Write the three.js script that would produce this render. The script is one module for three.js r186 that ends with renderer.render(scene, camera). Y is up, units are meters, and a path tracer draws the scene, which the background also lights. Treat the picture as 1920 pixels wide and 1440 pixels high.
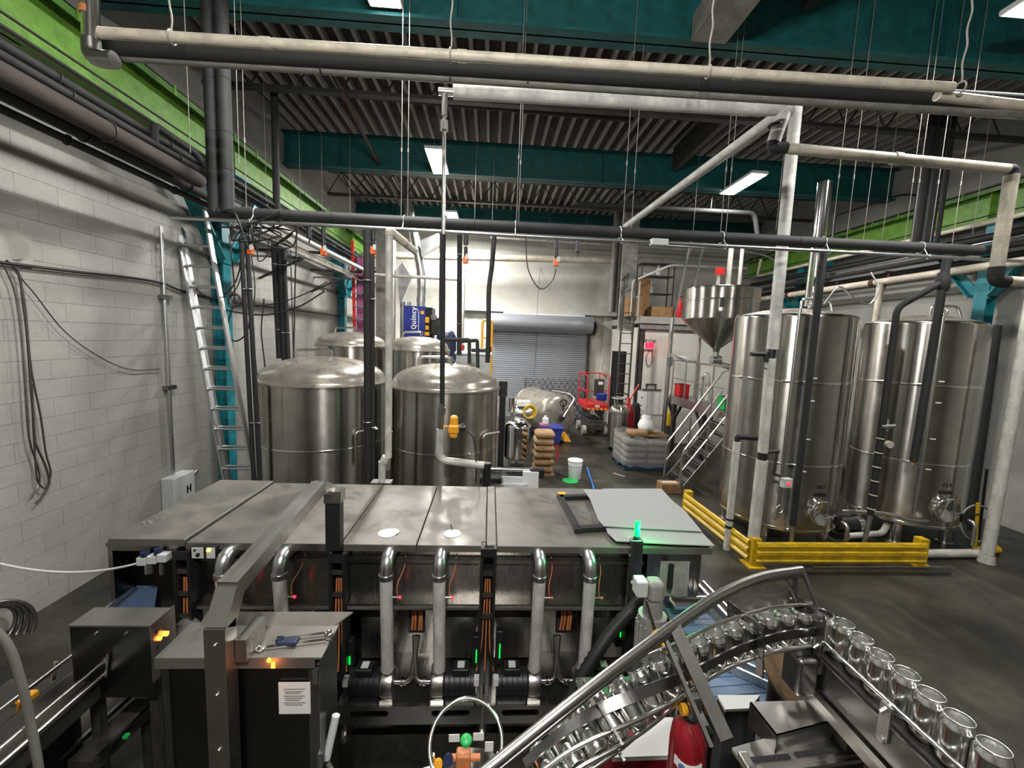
import * as THREE from 'three';
import { mergeGeometries } from 'three/addons/utils/BufferGeometryUtils.js';
import { RoundedBoxGeometry } from 'three/addons/geometries/RoundedBoxGeometry.js';
import { RectAreaLightUniformsLib } from 'three/addons/lights/RectAreaLightUniformsLib.js';
import { FontLoader } from 'three/addons/loaders/FontLoader.js';
import { TextGeometry } from 'three/addons/geometries/TextGeometry.js';

// ---------------------------------------------------------------- camera, light, exposure
const scene = new THREE.Scene();
scene.background = new THREE.Color(0, 0, 0);
const F = 780, CAM_H = 3.0, DEG = Math.PI / 180;
const camera = new THREE.PerspectiveCamera(2 * Math.atan(720 / F) / DEG, 4 / 3, 0.05, 60);
camera.position.set(0, CAM_H, 0);
camera.rotation.set(-6.15 * DEG, -3.15 * DEG, 2.2 * DEG, 'YXZ');
camera.updateMatrixWorld();
const renderer = new THREE.WebGLRenderer({ antialias: true });
renderer.toneMapping = THREE.LinearToneMapping;
renderer.toneMappingExposure = 2.3;
renderer.shadowMap.enabled = true;
RectAreaLightUniformsLib.init();
const LAMP = 85;                                   // luminance of the high bay panels
const BATTEN = 27;                                 // candela of the open batten lamp behind the camera
const LAMPS = [[-1.2, -9.0], [5.35, -9.2], [5.35, -3.85], [-1.25, -4.4], [-1.25, -13.0]];

// ---------------------------------------------------------------- helpers
const V = (x, y, z) => new THREE.Vector3(x, y, z);
let seed = 7;
const rnd = () => { seed = (seed * 1664525 + 1013904223) >>> 0; return seed / 4294967296; };
const rr = (a, b) => a + (b - a) * rnd();
// a photo pixel gives a direction; the plane it meets gives the distance
const ray = (px, py) => V((px - 960) / F, -(py - 720) / F, -1).applyQuaternion(camera.quaternion);
const atY = (px, py, y) => { const d = ray(px, py), t = (y - CAM_H) / d.y; return [d.x * t, y, d.z * t]; };
const atZ = (px, py, z) => { const d = ray(px, py), t = z / d.z; return [d.x * t, CAM_H + d.y * t, z]; };
const atX = (px, py, x) => { const d = ray(px, py), t = x / d.x; return [x, CAM_H + d.y * t, d.z * t]; };
const taken = {};
const numbered = n => { if (!(n in taken)) { taken[n] = 0; return n; } taken[n]++; return n + '_' + String(taken[n]).padStart(3, '0'); };

const flat = g => { const r = g.index ? g.toNonIndexed() : g; for (const k of Object.keys(r.attributes)) if (!['position', 'normal', 'uv'].includes(k)) r.deleteAttribute(k); if (!r.attributes.uv) r.setAttribute('uv', new THREE.BufferAttribute(new Float32Array(r.attributes.position.count * 2), 2)); return r; };
const merge = gs => { gs = (Array.isArray(gs) ? gs.flat(9) : [gs]).map(flat); return gs.length > 1 ? mergeGeometries(gs) : gs[0].clone(); };
function metreUV(g) {          // uv in metres, by the main direction of each face
  const p = g.attributes.position, n = g.attributes.normal, u = g.attributes.uv;
  for (let i = 0; i < p.count; i++) {
    const ax = Math.abs(n.getX(i)), ay = Math.abs(n.getY(i)), az = Math.abs(n.getZ(i));
    if (ay >= ax && ay >= az) u.setXY(i, p.getX(i), p.getZ(i));
    else if (ax >= az) u.setXY(i, p.getZ(i), p.getY(i));
    else u.setXY(i, p.getX(i), p.getY(i));
  }
}
const bx = (x, y, z, w, h, d) => new THREE.BoxGeometry(w, h, d).translate(x, y, z);
const bb = (x0, x1, y0, y1, z0, z1) => bx((x0 + x1) / 2, (y0 + y1) / 2, (z0 + z1) / 2, Math.abs(x1 - x0), Math.abs(y1 - y0), Math.abs(z1 - z0));
const rb = (x, y, z, w, h, d, r = 0.01, s = 2) => new RoundedBoxGeometry(w, h, d, s, Math.min(r, w / 2.01, h / 2.01, d / 2.01)).translate(x, y, z);
const UP = V(0, 1, 0);
function cy(a, b, r, r2 = r, seg = 16) {       // cylinder from a to b
  const A = V(...a), B = V(...b), d = B.clone().sub(A), L = d.length();
  const g = new THREE.CylinderGeometry(r2, r, L, seg);
  g.applyQuaternion(new THREE.Quaternion().setFromUnitVectors(UP, d.normalize()));
  return g.translate((A.x + B.x) / 2, (A.y + B.y) / 2, (A.z + B.z) / 2);
}
function bar(a, b, w, h, up = [0, 1, 0]) {       // square bar from a to b, w across, h along up
  const A = V(...a), B = V(...b), d = B.clone().sub(A), L = d.length(); d.normalize();
  let u = V(...up); if (Math.abs(u.dot(d)) > 0.99) u = V(1, 0, 0);
  const s = V().crossVectors(d, u).normalize(), u2 = V().crossVectors(s, d);
  return new THREE.BoxGeometry(w, h, L).applyMatrix4(new THREE.Matrix4().makeBasis(s, u2, d.clone().negate())).translate((A.x + B.x) / 2, (A.y + B.y) / 2, (A.z + B.z) / 2);
}
function rounded(pts, bend, n = 5) {           // polyline with rounded corners
  const P = pts.map(p => V(...p)), out = [P[0]];
  for (let i = 1; i < P.length - 1; i++) {
    const a = P[i - 1].clone().sub(P[i]), b = P[i + 1].clone().sub(P[i]);
    const r = Math.min(bend, a.length() * 0.48, b.length() * 0.48);
    const A = P[i].clone().add(a.normalize().multiplyScalar(r)), B = P[i].clone().add(b.normalize().multiplyScalar(r));
    for (let k = 0; k <= n; k++) { const t = k / n; out.push(A.clone().multiplyScalar((1 - t) * (1 - t)).addScaledVector(P[i], 2 * t * (1 - t)).addScaledVector(B, t * t)); }
  }
  out.push(P[P.length - 1]); return out;
}
function sweepV(P, r, seg = 10, closed = false) {
  const N = P.length, T = [];
  for (let i = 0; i < N; i++) {
    const a = closed ? P[(i - 1 + N) % N] : P[Math.max(0, i - 1)], b = closed ? P[(i + 1) % N] : P[Math.min(N - 1, i + 1)];
    T.push(b.clone().sub(a).normalize());
  }
  let n = V(0, 1, 0); if (Math.abs(n.dot(T[0])) > 0.9) n = V(1, 0, 0);
  n.addScaledVector(T[0], -n.dot(T[0])).normalize();
  const pos = [], nor = [], uv = [], idx = []; let len = 0;
  const M = closed ? N + 1 : N;
  for (let j = 0; j < M; j++) {
    const i = j % N;
    n.addScaledVector(T[i], -n.dot(T[i])).normalize();
    const b = V().crossVectors(T[i], n);
    if (j) len += P[i].distanceTo(P[(j - 1) % N]);
    const R = typeof r === 'function' ? r(j / (M - 1)) : r;
    for (let k = 0; k <= seg; k++) {
      const t = k / seg * Math.PI * 2, c = Math.cos(t), s = Math.sin(t);
      const q = n.clone().multiplyScalar(c).addScaledVector(b, s);
      nor.push(q.x, q.y, q.z); pos.push(P[i].x + q.x * R, P[i].y + q.y * R, P[i].z + q.z * R); uv.push(k / seg, len);
    }
  }
  for (let j = 0; j < M - 1; j++) for (let k = 0; k < seg; k++) { const a = j * (seg + 1) + k, b = a + seg + 1; idx.push(a, a + 1, b, b, a + 1, b + 1); }
  if (!closed) for (const [e, sgn] of [[0, -1], [M - 1, 1]]) {
    const c = pos.length / 3, t = T[e].clone().multiplyScalar(sgn);
    pos.push(P[e].x, P[e].y, P[e].z); nor.push(t.x, t.y, t.z); uv.push(0, 0);
    for (let k = 0; k <= seg; k++) { const o = (e * (seg + 1) + k) * 3; pos.push(pos[o], pos[o + 1], pos[o + 2]); nor.push(t.x, t.y, t.z); uv.push(0, 0); }
    for (let k = 0; k < seg; k++) sgn > 0 ? idx.push(c, c + 1 + k, c + 2 + k) : idx.push(c, c + 2 + k, c + 1 + k);
  }
  const g = new THREE.BufferGeometry();
  g.setAttribute('position', new THREE.Float32BufferAttribute(pos, 3)); g.setAttribute('normal', new THREE.Float32BufferAttribute(nor, 3)); g.setAttribute('uv', new THREE.Float32BufferAttribute(uv, 2)); g.setIndex(idx);
  return g;
}
const sw = (pts, r, bend = 0.08, seg = 12) => sweepV(rounded(pts, bend), r, seg);
const curve = (pts, r, n = 24, seg = 7) => sweepV(new THREE.CatmullRomCurve3(pts.map(p => V(...p))).getPoints(n), r, seg);
const ring = (c, R, r, axis = [0, 1, 0], n = 40, seg = 8) => {
  const q = new THREE.Quaternion().setFromUnitVectors(UP, V(...axis).normalize()), P = [];
  for (let i = 0; i < n; i++) { const t = i / n * Math.PI * 2; P.push(V(R * Math.cos(t), 0, R * Math.sin(t)).applyQuaternion(q).add(V(...c))); }
  return sweepV(P, r, seg, true);
};
const sag = (a, b, d, r, n = 14, seg = 6) => {    // hanging cable
  const P = []; for (let i = 0; i <= n; i++) { const t = i / n; P.push(V(a[0] + (b[0] - a[0]) * t, a[1] + (b[1] - a[1]) * t - d * 4 * t * (1 - t), a[2] + (b[2] - a[2]) * t)); }
  return sweepV(P, r, seg);
};
const la = (prof, c = [0, 0, 0], seg = 48) => new THREE.LatheGeometry(prof.map(([r, y]) => new THREE.Vector2(Math.max(r, 0.0001), y)), seg).translate(...c);
// lathe whose long axis points along dir
const lad = (prof, c, dir, seg = 32) => new THREE.LatheGeometry(prof.map(([r, y]) => new THREE.Vector2(Math.max(r, 0.0001), y)), seg).applyQuaternion(new THREE.Quaternion().setFromUnitVectors(UP, V(...dir).normalize())).translate(...c);
function prism(pts, off) {                    // planar 3-D polygon pushed along off
  const P = pts.map(p => V(...p)), o = V(...off), N = P.length;
  let n = V(); for (let i = 0; i < N; i++) n.add(V().crossVectors(P[i].clone().sub(P[0]), P[(i + 1) % N].clone().sub(P[0])));
  n.normalize();
  let Q = P; if (n.dot(o) > 0) { Q = P.slice().reverse(); n.negate(); }
  const e = Math.abs(n.y) < 0.9 ? V(0, 1, 0) : V(1, 0, 0), u = V().crossVectors(e, n).normalize(), v = V().crossVectors(n, u);
  const two = Q.map(p => new THREE.Vector2(p.dot(u), p.dot(v)));
  const tri = THREE.ShapeUtils.triangulateShape(two, []);
  const pos = [];
  const put = p => pos.push(p.x, p.y, p.z), far = Q.map(p => p.clone().add(o));
  for (const [a, b, c] of tri) { put(Q[a]); put(Q[b]); put(Q[c]); put(far[a]); put(far[c]); put(far[b]); }
  for (let i = 0; i < N; i++) { const j = (i + 1) % N; put(Q[i]); put(far[i]); put(Q[j]); put(Q[j]); put(far[i]); put(far[j]); }
  const g = new THREE.BufferGeometry(); g.setAttribute('position', new THREE.Float32BufferAttribute(pos, 3)); g.computeVertexNormals(); g.setAttribute('uv', new THREE.Float32BufferAttribute(new Float32Array(pos.length / 3 * 2), 2));
  return g;
}
const ext = (outline, holes, depth, bevel = 0) => {    // 2-D outline in xy, pushed along +z
  const s = new THREE.Shape(outline.map(p => new THREE.Vector2(...p)));
  for (const h of holes || []) s.holes.push(new THREE.Path(h.map(p => new THREE.Vector2(...p))));
  return new THREE.ExtrudeGeometry(s, { depth, bevelEnabled: bevel > 0, bevelSize: bevel, bevelThickness: bevel, bevelSegments: 1, curveSegments: 8 });
};
const circ = (x, y, r, n = 12) => Array.from({ length: n }, (_, i) => [x + r * Math.cos(i / n * 2 * Math.PI), y + r * Math.sin(i / n * 2 * Math.PI)]);

const baseOf = new Map();
function thing(name, label, category, pos = [0, 0, 0], group) {     // group at the thing's base; parts are given in world metres
  const o = new THREE.Group(); o.name = numbered(name); o.position.set(...pos); scene.add(o);
  o.userData = { label, category }; if (group) o.userData.group = group;
  baseOf.set(o, pos); return o;
}
function part(name, gs, mat, parent, label) {
  const g = merge(gs); if (!mat.userData.ownUV) metreUV(g);
  let b = null, p = parent; while (p && p !== scene) { if (baseOf.has(p)) b = baseOf.get(p); p = p.parent; }
  if (b) g.translate(-b[0], -b[1], -b[2]);
  const m = new THREE.Mesh(g, mat); m.name = name; if (label) m.userData.label = label;
  parent.add(m); return m;
}
function single(name, label, category, gs, mat, group) {            // a thing that is one mesh
  const g = merge(gs); if (!mat.userData.ownUV) metreUV(g);
  g.computeBoundingBox(); const c = g.boundingBox, p = [(c.min.x + c.max.x) / 2, c.min.y, (c.min.z + c.max.z) / 2];
  g.translate(-p[0], -p[1], -p[2]);
  const m = new THREE.Mesh(g, mat); m.name = numbered(name); m.position.set(...p); scene.add(m);
  m.userData = { label, category }; if (group) m.userData.group = group; baseOf.set(m, p);
  return m;
}
function struct(name, gs, mat, label, category) {
  const g = merge(gs); if (!mat.userData.ownUV) metreUV(g);
  const m = new THREE.Mesh(g, mat); m.name = name; m.userData = { kind: 'structure', label, category }; scene.add(m); baseOf.set(m, [0, 0, 0]);
  return m;
}

// ---------------------------------------------------------------- textures and materials
function lattice(n, s) { let q = s; const r = () => { q = (q * 1664525 + 1013904223) >>> 0; return q / 4294967296; }; return Float32Array.from({ length: n * n }, r); }
function vnoise(L, n, x, y) {      // tileable value noise on an n lattice
  const xi = Math.floor(x), yi = Math.floor(y), fx = x - xi, fy = y - yi, sx = fx * fx * (3 - 2 * fx), sy = fy * fy * (3 - 2 * fy);
  const m = k => ((k % n) + n) % n, a = L[m(yi) * n + m(xi)], b = L[m(yi) * n + m(xi + 1)], c = L[m(yi + 1) * n + m(xi)], d = L[m(yi + 1) * n + m(xi + 1)];
  return a + (b - a) * sx + (c - a) * sy + (a - b - c + d) * sx * sy;
}
function tex(size, metres, fn, srgb = false) {
  const data = new Uint8Array(size * size * 4);
  for (let y = 0; y < size; y++) for (let x = 0; x < size; x++) { const c = fn(x / size, y / size), o = (y * size + x) * 4; for (let k = 0; k < 3; k++) data[o + k] = Math.max(0, Math.min(255, c[k] * 255)); data[o + 3] = 255; }
  const t = new THREE.DataTexture(data, size, size, THREE.RGBAFormat); t.wrapS = t.wrapT = THREE.RepeatWrapping; t.magFilter = THREE.LinearFilter; t.minFilter = THREE.LinearMipmapLinearFilter; t.generateMipmaps = true;
  t.repeat.set(1 / metres[0], 1 / metres[1]); if (srgb) t.colorSpace = THREE.SRGBColorSpace; t.needsUpdate = true; return t;
}
const L64 = lattice(64, 11), L32 = lattice(32, 5), L16 = lattice(16, 3), L8 = lattice(8, 21), L128 = lattice(128, 9), L256 = lattice(256, 17);
const fbm = (u, v) => 0.45 * vnoise(L8, 8, u * 8, v * 8) + 0.28 * vnoise(L16, 16, u * 16, v * 16) + 0.17 * vnoise(L32, 32, u * 32, v * 32) + 0.1 * vnoise(L64, 64, u * 64, v * 64);
const wallTex = tex(512, [3.1, 3.1], (u, v) => { const n = 0.84 + 0.13 * fbm(u, v) + 0.05 * (vnoise(L256, 256, u * 256, v * 256) - 0.5); return [n, n * 0.995, n * 0.975]; }, true);
const wallBump = tex(512, [0.7, 0.7], (u, v) => { const n = 0.5 * vnoise(L128, 128, u * 128, v * 128) + 0.5 * vnoise(L32, 32, u * 32, v * 32); return [n, n, n]; });
const floorTex = tex(1024, [6.3, 6.3], (u, v) => { const w = fbm(u + 0.07 * vnoise(L16, 16, v * 16, u * 16), v), s = vnoise(L256, 256, u * 256, v * 256); let n = 0.5 + 0.75 * (w - 0.5) + 0.1 * (s - 0.5); const wear = Math.max(0, vnoise(L32, 32, u * 32, v * 6) - 0.72); n += wear * 0.5; return [n * 1.02, n * 0.99, n * 0.92]; }, true);
const floorRough = tex(512, [4.1, 4.1], (u, v) => { const n = 0.62 + 0.55 * (fbm(u, v) - 0.5); return [n, n, n]; });
const brush = tex(512, [1.3, 1.3], (u, v) => { const n = 0.82 + 0.1 * (vnoise(L256, 256, u * 256, v * 8) - 0.5) + 0.3 * (fbm(u, v) - 0.5); return [n, n, n]; });
const smear = tex(512, [1.7, 1.7], (u, v) => { const a = fbm(u + 0.1 * vnoise(L8, 8, v * 8, u * 8), v + 0.1 * vnoise(L8, 8, u * 8, v * 8)); const n = 0.62 + 0.75 * (a - 0.5) + 0.08 * (vnoise(L128, 128, u * 128, v * 128) - 0.5); return [n, n, n]; });
const smearCol = tex(512, [2.3, 2.3], (u, v) => { const a = fbm(u + 0.15 * vnoise(L8, 8, v * 8, u * 8), v); const n = 0.86 + 0.2 * (a - 0.5); return [n, n * 0.985, n * 0.965]; }, true);
const dirt = tex(512, [0.9, 0.9], (u, v) => { const n = 0.8 + 0.35 * (fbm(u, v) - 0.5) + 0.06 * (vnoise(L128, 128, u * 128, v * 128) - 0.5); return [n, n * 0.98, n * 0.95]; }, true);

const lin = (r, g, b) => new THREE.Color().setRGB(r, g, b);
const mat = (c, rough, metal = 0, o = {}) => new THREE.MeshStandardMaterial({ color: Array.isArray(c) ? lin(...c) : lin(c, c, c), roughness: rough, metalness: metal, ...o });
const phys = (c, rough, o) => new THREE.MeshPhysicalMaterial({ color: lin(...c), roughness: rough, metalness: 1, ...o });
const M = {
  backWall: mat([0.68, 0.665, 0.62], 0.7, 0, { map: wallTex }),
  wall: mat([0.37, 0.365, 0.348], 0.62, 0, { map: wallTex, bumpMap: wallBump, bumpScale: 0.0015 }),
  mortar: mat([0.345, 0.34, 0.325], 0.9, 0, { map: wallTex }),
  upper: mat([0.4, 0.39, 0.37], 0.75, 0, { map: wallTex }),
  floor: mat([0.132, 0.129, 0.108], 0.75, 0, { map: floorTex, roughnessMap: floorRough, bumpMap: wallBump, bumpScale: 0.001 }),
  deck: mat([0.075, 0.05, 0.042], 0.8, 0, { map: dirt }),
  rib: mat([0.34, 0.33, 0.31], 0.7),
  teal: mat([0.008, 0.15, 0.165], 0.5, 0, { map: dirt }), tealCol: mat([0.02, 0.3, 0.38], 0.45, 0, { map: dirt }),  // girder teal is the column paint darkened for the dim light under the roof
  green: mat([0.2, 0.46, 0.06], 0.5, 0, { map: dirt }), greenDark: mat([0.09, 0.26, 0.03], 0.5, 0, { map: dirt }),
  steel: mat([0.58, 0.56, 0.53], 0.36, 1, { roughnessMap: brush }),
  tank: phys([0.68, 0.665, 0.64], 0.3, { roughnessMap: brush, map: smearCol, anisotropy: 0.95, anisotropyRotation: Math.PI / 2 }),
  dome: mat([0.5, 0.475, 0.435], 0.5, 0.5, { roughnessMap: smear, map: dirt }),
  top: mat([0.26, 0.248, 0.228], 0.85, 0.65, { roughnessMap: smear, map: smearCol }),
  front: phys([0.42, 0.41, 0.395], 0.34, { roughnessMap: brush, map: smearCol, anisotropy: 0.85, anisotropyRotation: Math.PI / 2 }),
  cabinet: mat([0.1, 0.098, 0.094], 0.4, 1, { roughnessMap: brush }),  // steel colour darkened to stand in for the dark surroundings it mirrors
  chrome: mat([0.72, 0.71, 0.69], 0.12, 1),
  galv: mat([0.55, 0.56, 0.56], 0.42, 1, { roughnessMap: brush }),
  dull: mat([0.3, 0.29, 0.28], 0.45, 1, { roughnessMap: smear }),
  iron: mat([0.11, 0.105, 0.1], 0.55, 0.6, { map: dirt }),
  foam: mat(0.014, 0.78), foamGrey: mat([0.03, 0.03, 0.032], 0.75, 0, { map: dirt }), brownFoam: mat([0.06, 0.045, 0.04], 0.85, 0, { map: dirt }),
  black: mat(0.012, 0.45), blackMatte: mat(0.01, 0.9),
  pvc: mat([0.82, 0.82, 0.8], 0.4, 0, { map: dirt }), beige: mat([0.84, 0.78, 0.68], 0.5, 0, { map: dirt }), greyPipe: mat([0.34, 0.33, 0.32], 0.6, 0, { map: dirt }), insul: mat([0.84, 0.85, 0.86], 0.6, 0, { map: dirt }),
  white: mat([0.75, 0.75, 0.74], 0.5), paper: mat([0.66, 0.65, 0.63], 0.8),
  yellow: mat([0.9, 0.6, 0.015], 0.42, 0, { map: dirt }), orange: mat([0.78, 0.14, 0.02], 0.45), red: mat([0.5, 0.018, 0.02], 0.4), maroon: mat([0.2, 0.008, 0.014], 0.3), amber: mat([0.8, 0.36, 0.02], 0.4),
  blue: mat([0.012, 0.025, 0.2], 0.4), darkBlue: mat([0.012, 0.02, 0.06], 0.4), belt: mat([0.09, 0.14, 0.24], 0.5), skyBlue: mat([0.03, 0.2, 0.6], 0.4),
  card: mat([0.42, 0.25, 0.12], 0.85, 0, { map: dirt }), sack: mat([0.48, 0.31, 0.16], 0.9, 0, { map: dirt }), wood: mat([0.3, 0.2, 0.11], 0.8, 0, { map: dirt }),
  greenLid: mat([0.02, 0.4, 0.09], 0.4), foamSheet: mat([0.25, 0.256, 0.25], 0.75), sackGrey: mat([0.27, 0.255, 0.22], 0.85, 0, { map: dirt }), palletBlue: mat([0.02, 0.07, 0.14], 0.6, 0, { map: dirt }), pale: mat([0.5, 0.52, 0.5], 0.45), motor: mat([0.36, 0.37, 0.37], 0.45, 0, { map: dirt }), sheet: mat([0.42, 0.43, 0.42], 0.7, 0, { map: dirt }),
  hoseDark: mat([0.11, 0.1, 0.09], 0.55), copper: mat([0.5, 0.17, 0.06], 0.5), pink: mat([0.3, 0.09, 0.2], 0.5), hose: mat([0.3, 0.28, 0.25], 0.5), door: mat([0.27, 0.285, 0.31], 0.4, 0.3), rust: mat([0.1, 0.035, 0.028], 0.7, 0, { map: dirt }),
  clear: new THREE.MeshPhysicalMaterial({ color: lin(0.97, 0.98, 0.97), roughness: 0.06, transmission: 1, thickness: 0, ior: 1.5 }),
  wrap: new THREE.MeshPhysicalMaterial({ color: lin(0.95, 0.96, 0.96), roughness: 0.25, transmission: 0.85, thickness: 0, ior: 1.45 }),
  bin: new THREE.MeshPhysicalMaterial({ color: lin(0.9, 0.92, 0.92), roughness: 0.35, transmission: 0.6, thickness: 0 }),
  can: mat([0.8, 0.8, 0.78], 0.18, 1), canIn: mat([0.8, 0.8, 0.78], 0.4, 1),
};
const glow = (c, k) => new THREE.MeshStandardMaterial({ color: lin(...c), emissive: lin(...c), emissiveIntensity: k, roughness: 0.4 });
const G = { lamp: glow([1, 0.99, 0.96], 14), green: glow([0.0, 1, 0.09], 1.0), greenLed: glow([0.0, 1, 0.07], 0.7), red: glow([1, 0.03, 0.05], 0.7), orange: glow([1, 0.25, 0.03], 1.6), exit: glow([1, 0.02, 0.06], 0.9), amber: glow([1, 0.6, 0.1], 1.5) };
const fontB = await new FontLoader().loadAsync('fonts/droid/droid_sans_bold.typeface.json');
function text(s, size, depth = 0.003) { const g = new TextGeometry(s, { font: fontB, size, depth, curveSegments: 3, bevelEnabled: false }); g.computeBoundingBox(); const b = g.boundingBox; return g.translate(-(b.min.x + b.max.x) / 2, -(b.min.y + b.max.y) / 2, 0); }

// ================================================================ the setting
const XL = -4.6, XR = 9.3, ZB = -15.6, ZF = 7.0, ROOF = 7.5;
struct('floor', bb(XL - 0.3, XR + 0.3, -0.2, 0, ZB - 0.3, ZF + 0.3), M.floor, 'worn dark grey concrete floor', 'floor');
{ // left wall: painted concrete blocks
  const w = struct('wall_left', bb(XL - 0.25, XL - 0.006, 0, ROOF + 0.3, ZB, ZF), M.mortar, 'grey painted concrete block wall behind the ladder', 'wall');
  const cells = [], bw = 0.4, bh = 0.2, j = 0.003;
  for (let r = 0; r * bh < ROOF; r++) for (let k = 0; k < 60; k++) {
    const z1 = ZF - 0.0 - (k - (r % 2) * 0.5) * bw, z0 = z1 - bw; if (z0 < ZB || z1 > ZF + 0.01) continue;
    cells.push([r * bh, z0, z1]);
  }
  const seen = ([y, z0]) => z0 < -3.4 && z0 > -9.6 && y > 0.35 && y < 4.9;
  const near = cells.filter(seen).sort((a, b) => Math.hypot(a[1] + a[2], (a[0] - 3) * 2) - Math.hypot(b[1] + b[2], (b[0] - 3) * 2)).slice(0, 300), keep = new Set(near);
  const proto = [0, 1, 2].map(i => flat(bx(0, 0, 0, 0.008 + 0.001 * i, bh - j, bw - j)));
  for (const [y, z0, z1] of near) { const i = Math.floor(rnd() * 3), m = part('block', proto[i].clone().translate(XL, y + bh / 2, (z0 + z1) / 2), M.wall, w); void m; }
  part('block_courses', cells.filter(c => !keep.has(c)).map(([y, z0, z1]) => bb(XL - 0.006, XL + 0.006 + 0.0015 * rnd(), y + j / 2, Math.min(y + bh - j / 2, ROOF), z0 + j / 2, z1 - j / 2)), M.wall, w).userData.kind = 'stuff';
}
struct('wall_right', bb(XR, XR + 0.25, 0, ROOF + 0.3, ZB, ZF), M.wall, 'grey painted wall behind the upright tanks', 'wall');
struct('wall_front', bb(XL - 0.25, XR + 0.25, 0, ROOF + 0.3, ZF, ZF + 0.25), M.upper, 'plain grey wall closing the hall', 'wall');
// back wall around the dock door
const DX0 = -0.12, DX1 = 3.72, DH = 3.95;
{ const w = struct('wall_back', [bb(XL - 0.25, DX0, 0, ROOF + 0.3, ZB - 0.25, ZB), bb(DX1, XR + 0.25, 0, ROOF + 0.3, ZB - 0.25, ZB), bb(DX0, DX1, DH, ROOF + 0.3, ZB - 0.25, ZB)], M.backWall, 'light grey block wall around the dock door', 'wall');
  const a = atZ(872, 487, ZB), b = atZ(1147, 588, ZB);
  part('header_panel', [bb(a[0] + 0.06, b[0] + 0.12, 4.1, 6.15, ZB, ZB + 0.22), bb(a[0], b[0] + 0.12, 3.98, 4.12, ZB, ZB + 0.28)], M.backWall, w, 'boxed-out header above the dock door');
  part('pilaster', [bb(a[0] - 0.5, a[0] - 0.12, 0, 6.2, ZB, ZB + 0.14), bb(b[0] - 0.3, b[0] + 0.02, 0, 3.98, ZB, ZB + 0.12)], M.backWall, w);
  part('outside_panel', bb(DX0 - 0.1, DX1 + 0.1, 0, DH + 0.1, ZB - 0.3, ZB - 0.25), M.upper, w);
}
{ // roof: dark sheet with lighter ribs running to the back
  const c = struct('ceiling', bb(XL - 0.3, XR + 0.3, ROOF + 0.06, ROOF + 0.3, ZB - 0.3, ZF + 0.3), M.deck, 'dark brown roof deck with pale ribs', 'ceiling');
  const g = flat(bb(-0.03, 0.03, -0.04, 0.08, ZB, ZF));
  for (let x = XL + 0.15; x < XR; x += 0.25) part('deck_rib', g.clone().translate(x, ROOF, 0), M.rib, c);
}
{ // roller shutter
  const d = thing('door_1', 'grey steel roller shutter closing the dock doorway', 'door', [(DX0 + DX1) / 2, 0, ZB + 0.05]); d.userData.kind = 'structure';
  const prof = []; const n = 46, h = 3.55 / n;
  for (let i = 0; i < n; i++) { const y = i * h; prof.push([0.012, y], [0.03, y + h * 0.25], [0.03, y + h * 0.75], [0.012, y + h]); }
  const pos = [], x0 = DX0 + 0.08, x1 = DX1 - 0.08;
  for (let i = 0; i < prof.length - 1; i++) { const [a, b] = prof[i], [c, e] = prof[i + 1], za = ZB + 0.04 + a, zc = ZB + 0.04 + c; pos.push(x0, b, za, x1, b, za, x1, e, zc, x0, b, za, x1, e, zc, x0, e, zc); }
  const g = new THREE.BufferGeometry(); g.setAttribute('position', new THREE.Float32BufferAttribute(pos, 3)); g.computeVertexNormals();
  part('curtain', g, M.door, d);
  part('backing', bb(x0, x1, 0, 3.55, ZB - 0.02, ZB + 0.045), M.door, d);
  part('hood', [cy([DX0 + 0.02, 3.62, ZB + 0.34], [DX1 - 0.02, 3.62, ZB + 0.34], 0.3, 0.3, 28), bb(DX0 + 0.02, DX1 - 0.02, 3.62, 3.93, ZB + 0.03, ZB + 0.3), bb(DX0 + 0.02, DX1 - 0.02, 3.3, 3.62, ZB + 0.06, ZB + 0.34)], M.door, d);
  part('guide', [bb(DX0, DX0 + 0.1, 0, 3.5, ZB, ZB + 0.14)], M.iron, d); part('guide', [bb(DX1 - 0.1, DX1, 0, 3.5, ZB, ZB + 0.14)], M.iron, d);
  part('bottom_bar', bb(x0, x1, 0, 0.12, ZB + 0.03, ZB + 0.1), M.galv, d);
  part('drive_chain_wheel', [cy([DX1 + 0.04, 3.5, ZB + 0.34], [DX1 + 0.14, 3.5, ZB + 0.34], 0.16, 0.16, 20), bb(DX1, DX1 + 0.16, 3.25, 3.75, ZB + 0.1, ZB + 0.24)], M.iron, d);
  part('light_strip', bb(DX0 + 0.55, DX1 - 0.3, 3.92, 3.97, ZB + 0.29, ZB + 0.33), M.white, d);
  part('pull_cord', curve([[1.7, 5.6, ZB + 0.25], [1.62, 4.3, ZB + 0.7], [1.7, 3, ZB + 0.12], [1.66, 1.7, ZB + 0.12]], 0.006, 20, 5), M.iron, d);
}
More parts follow.
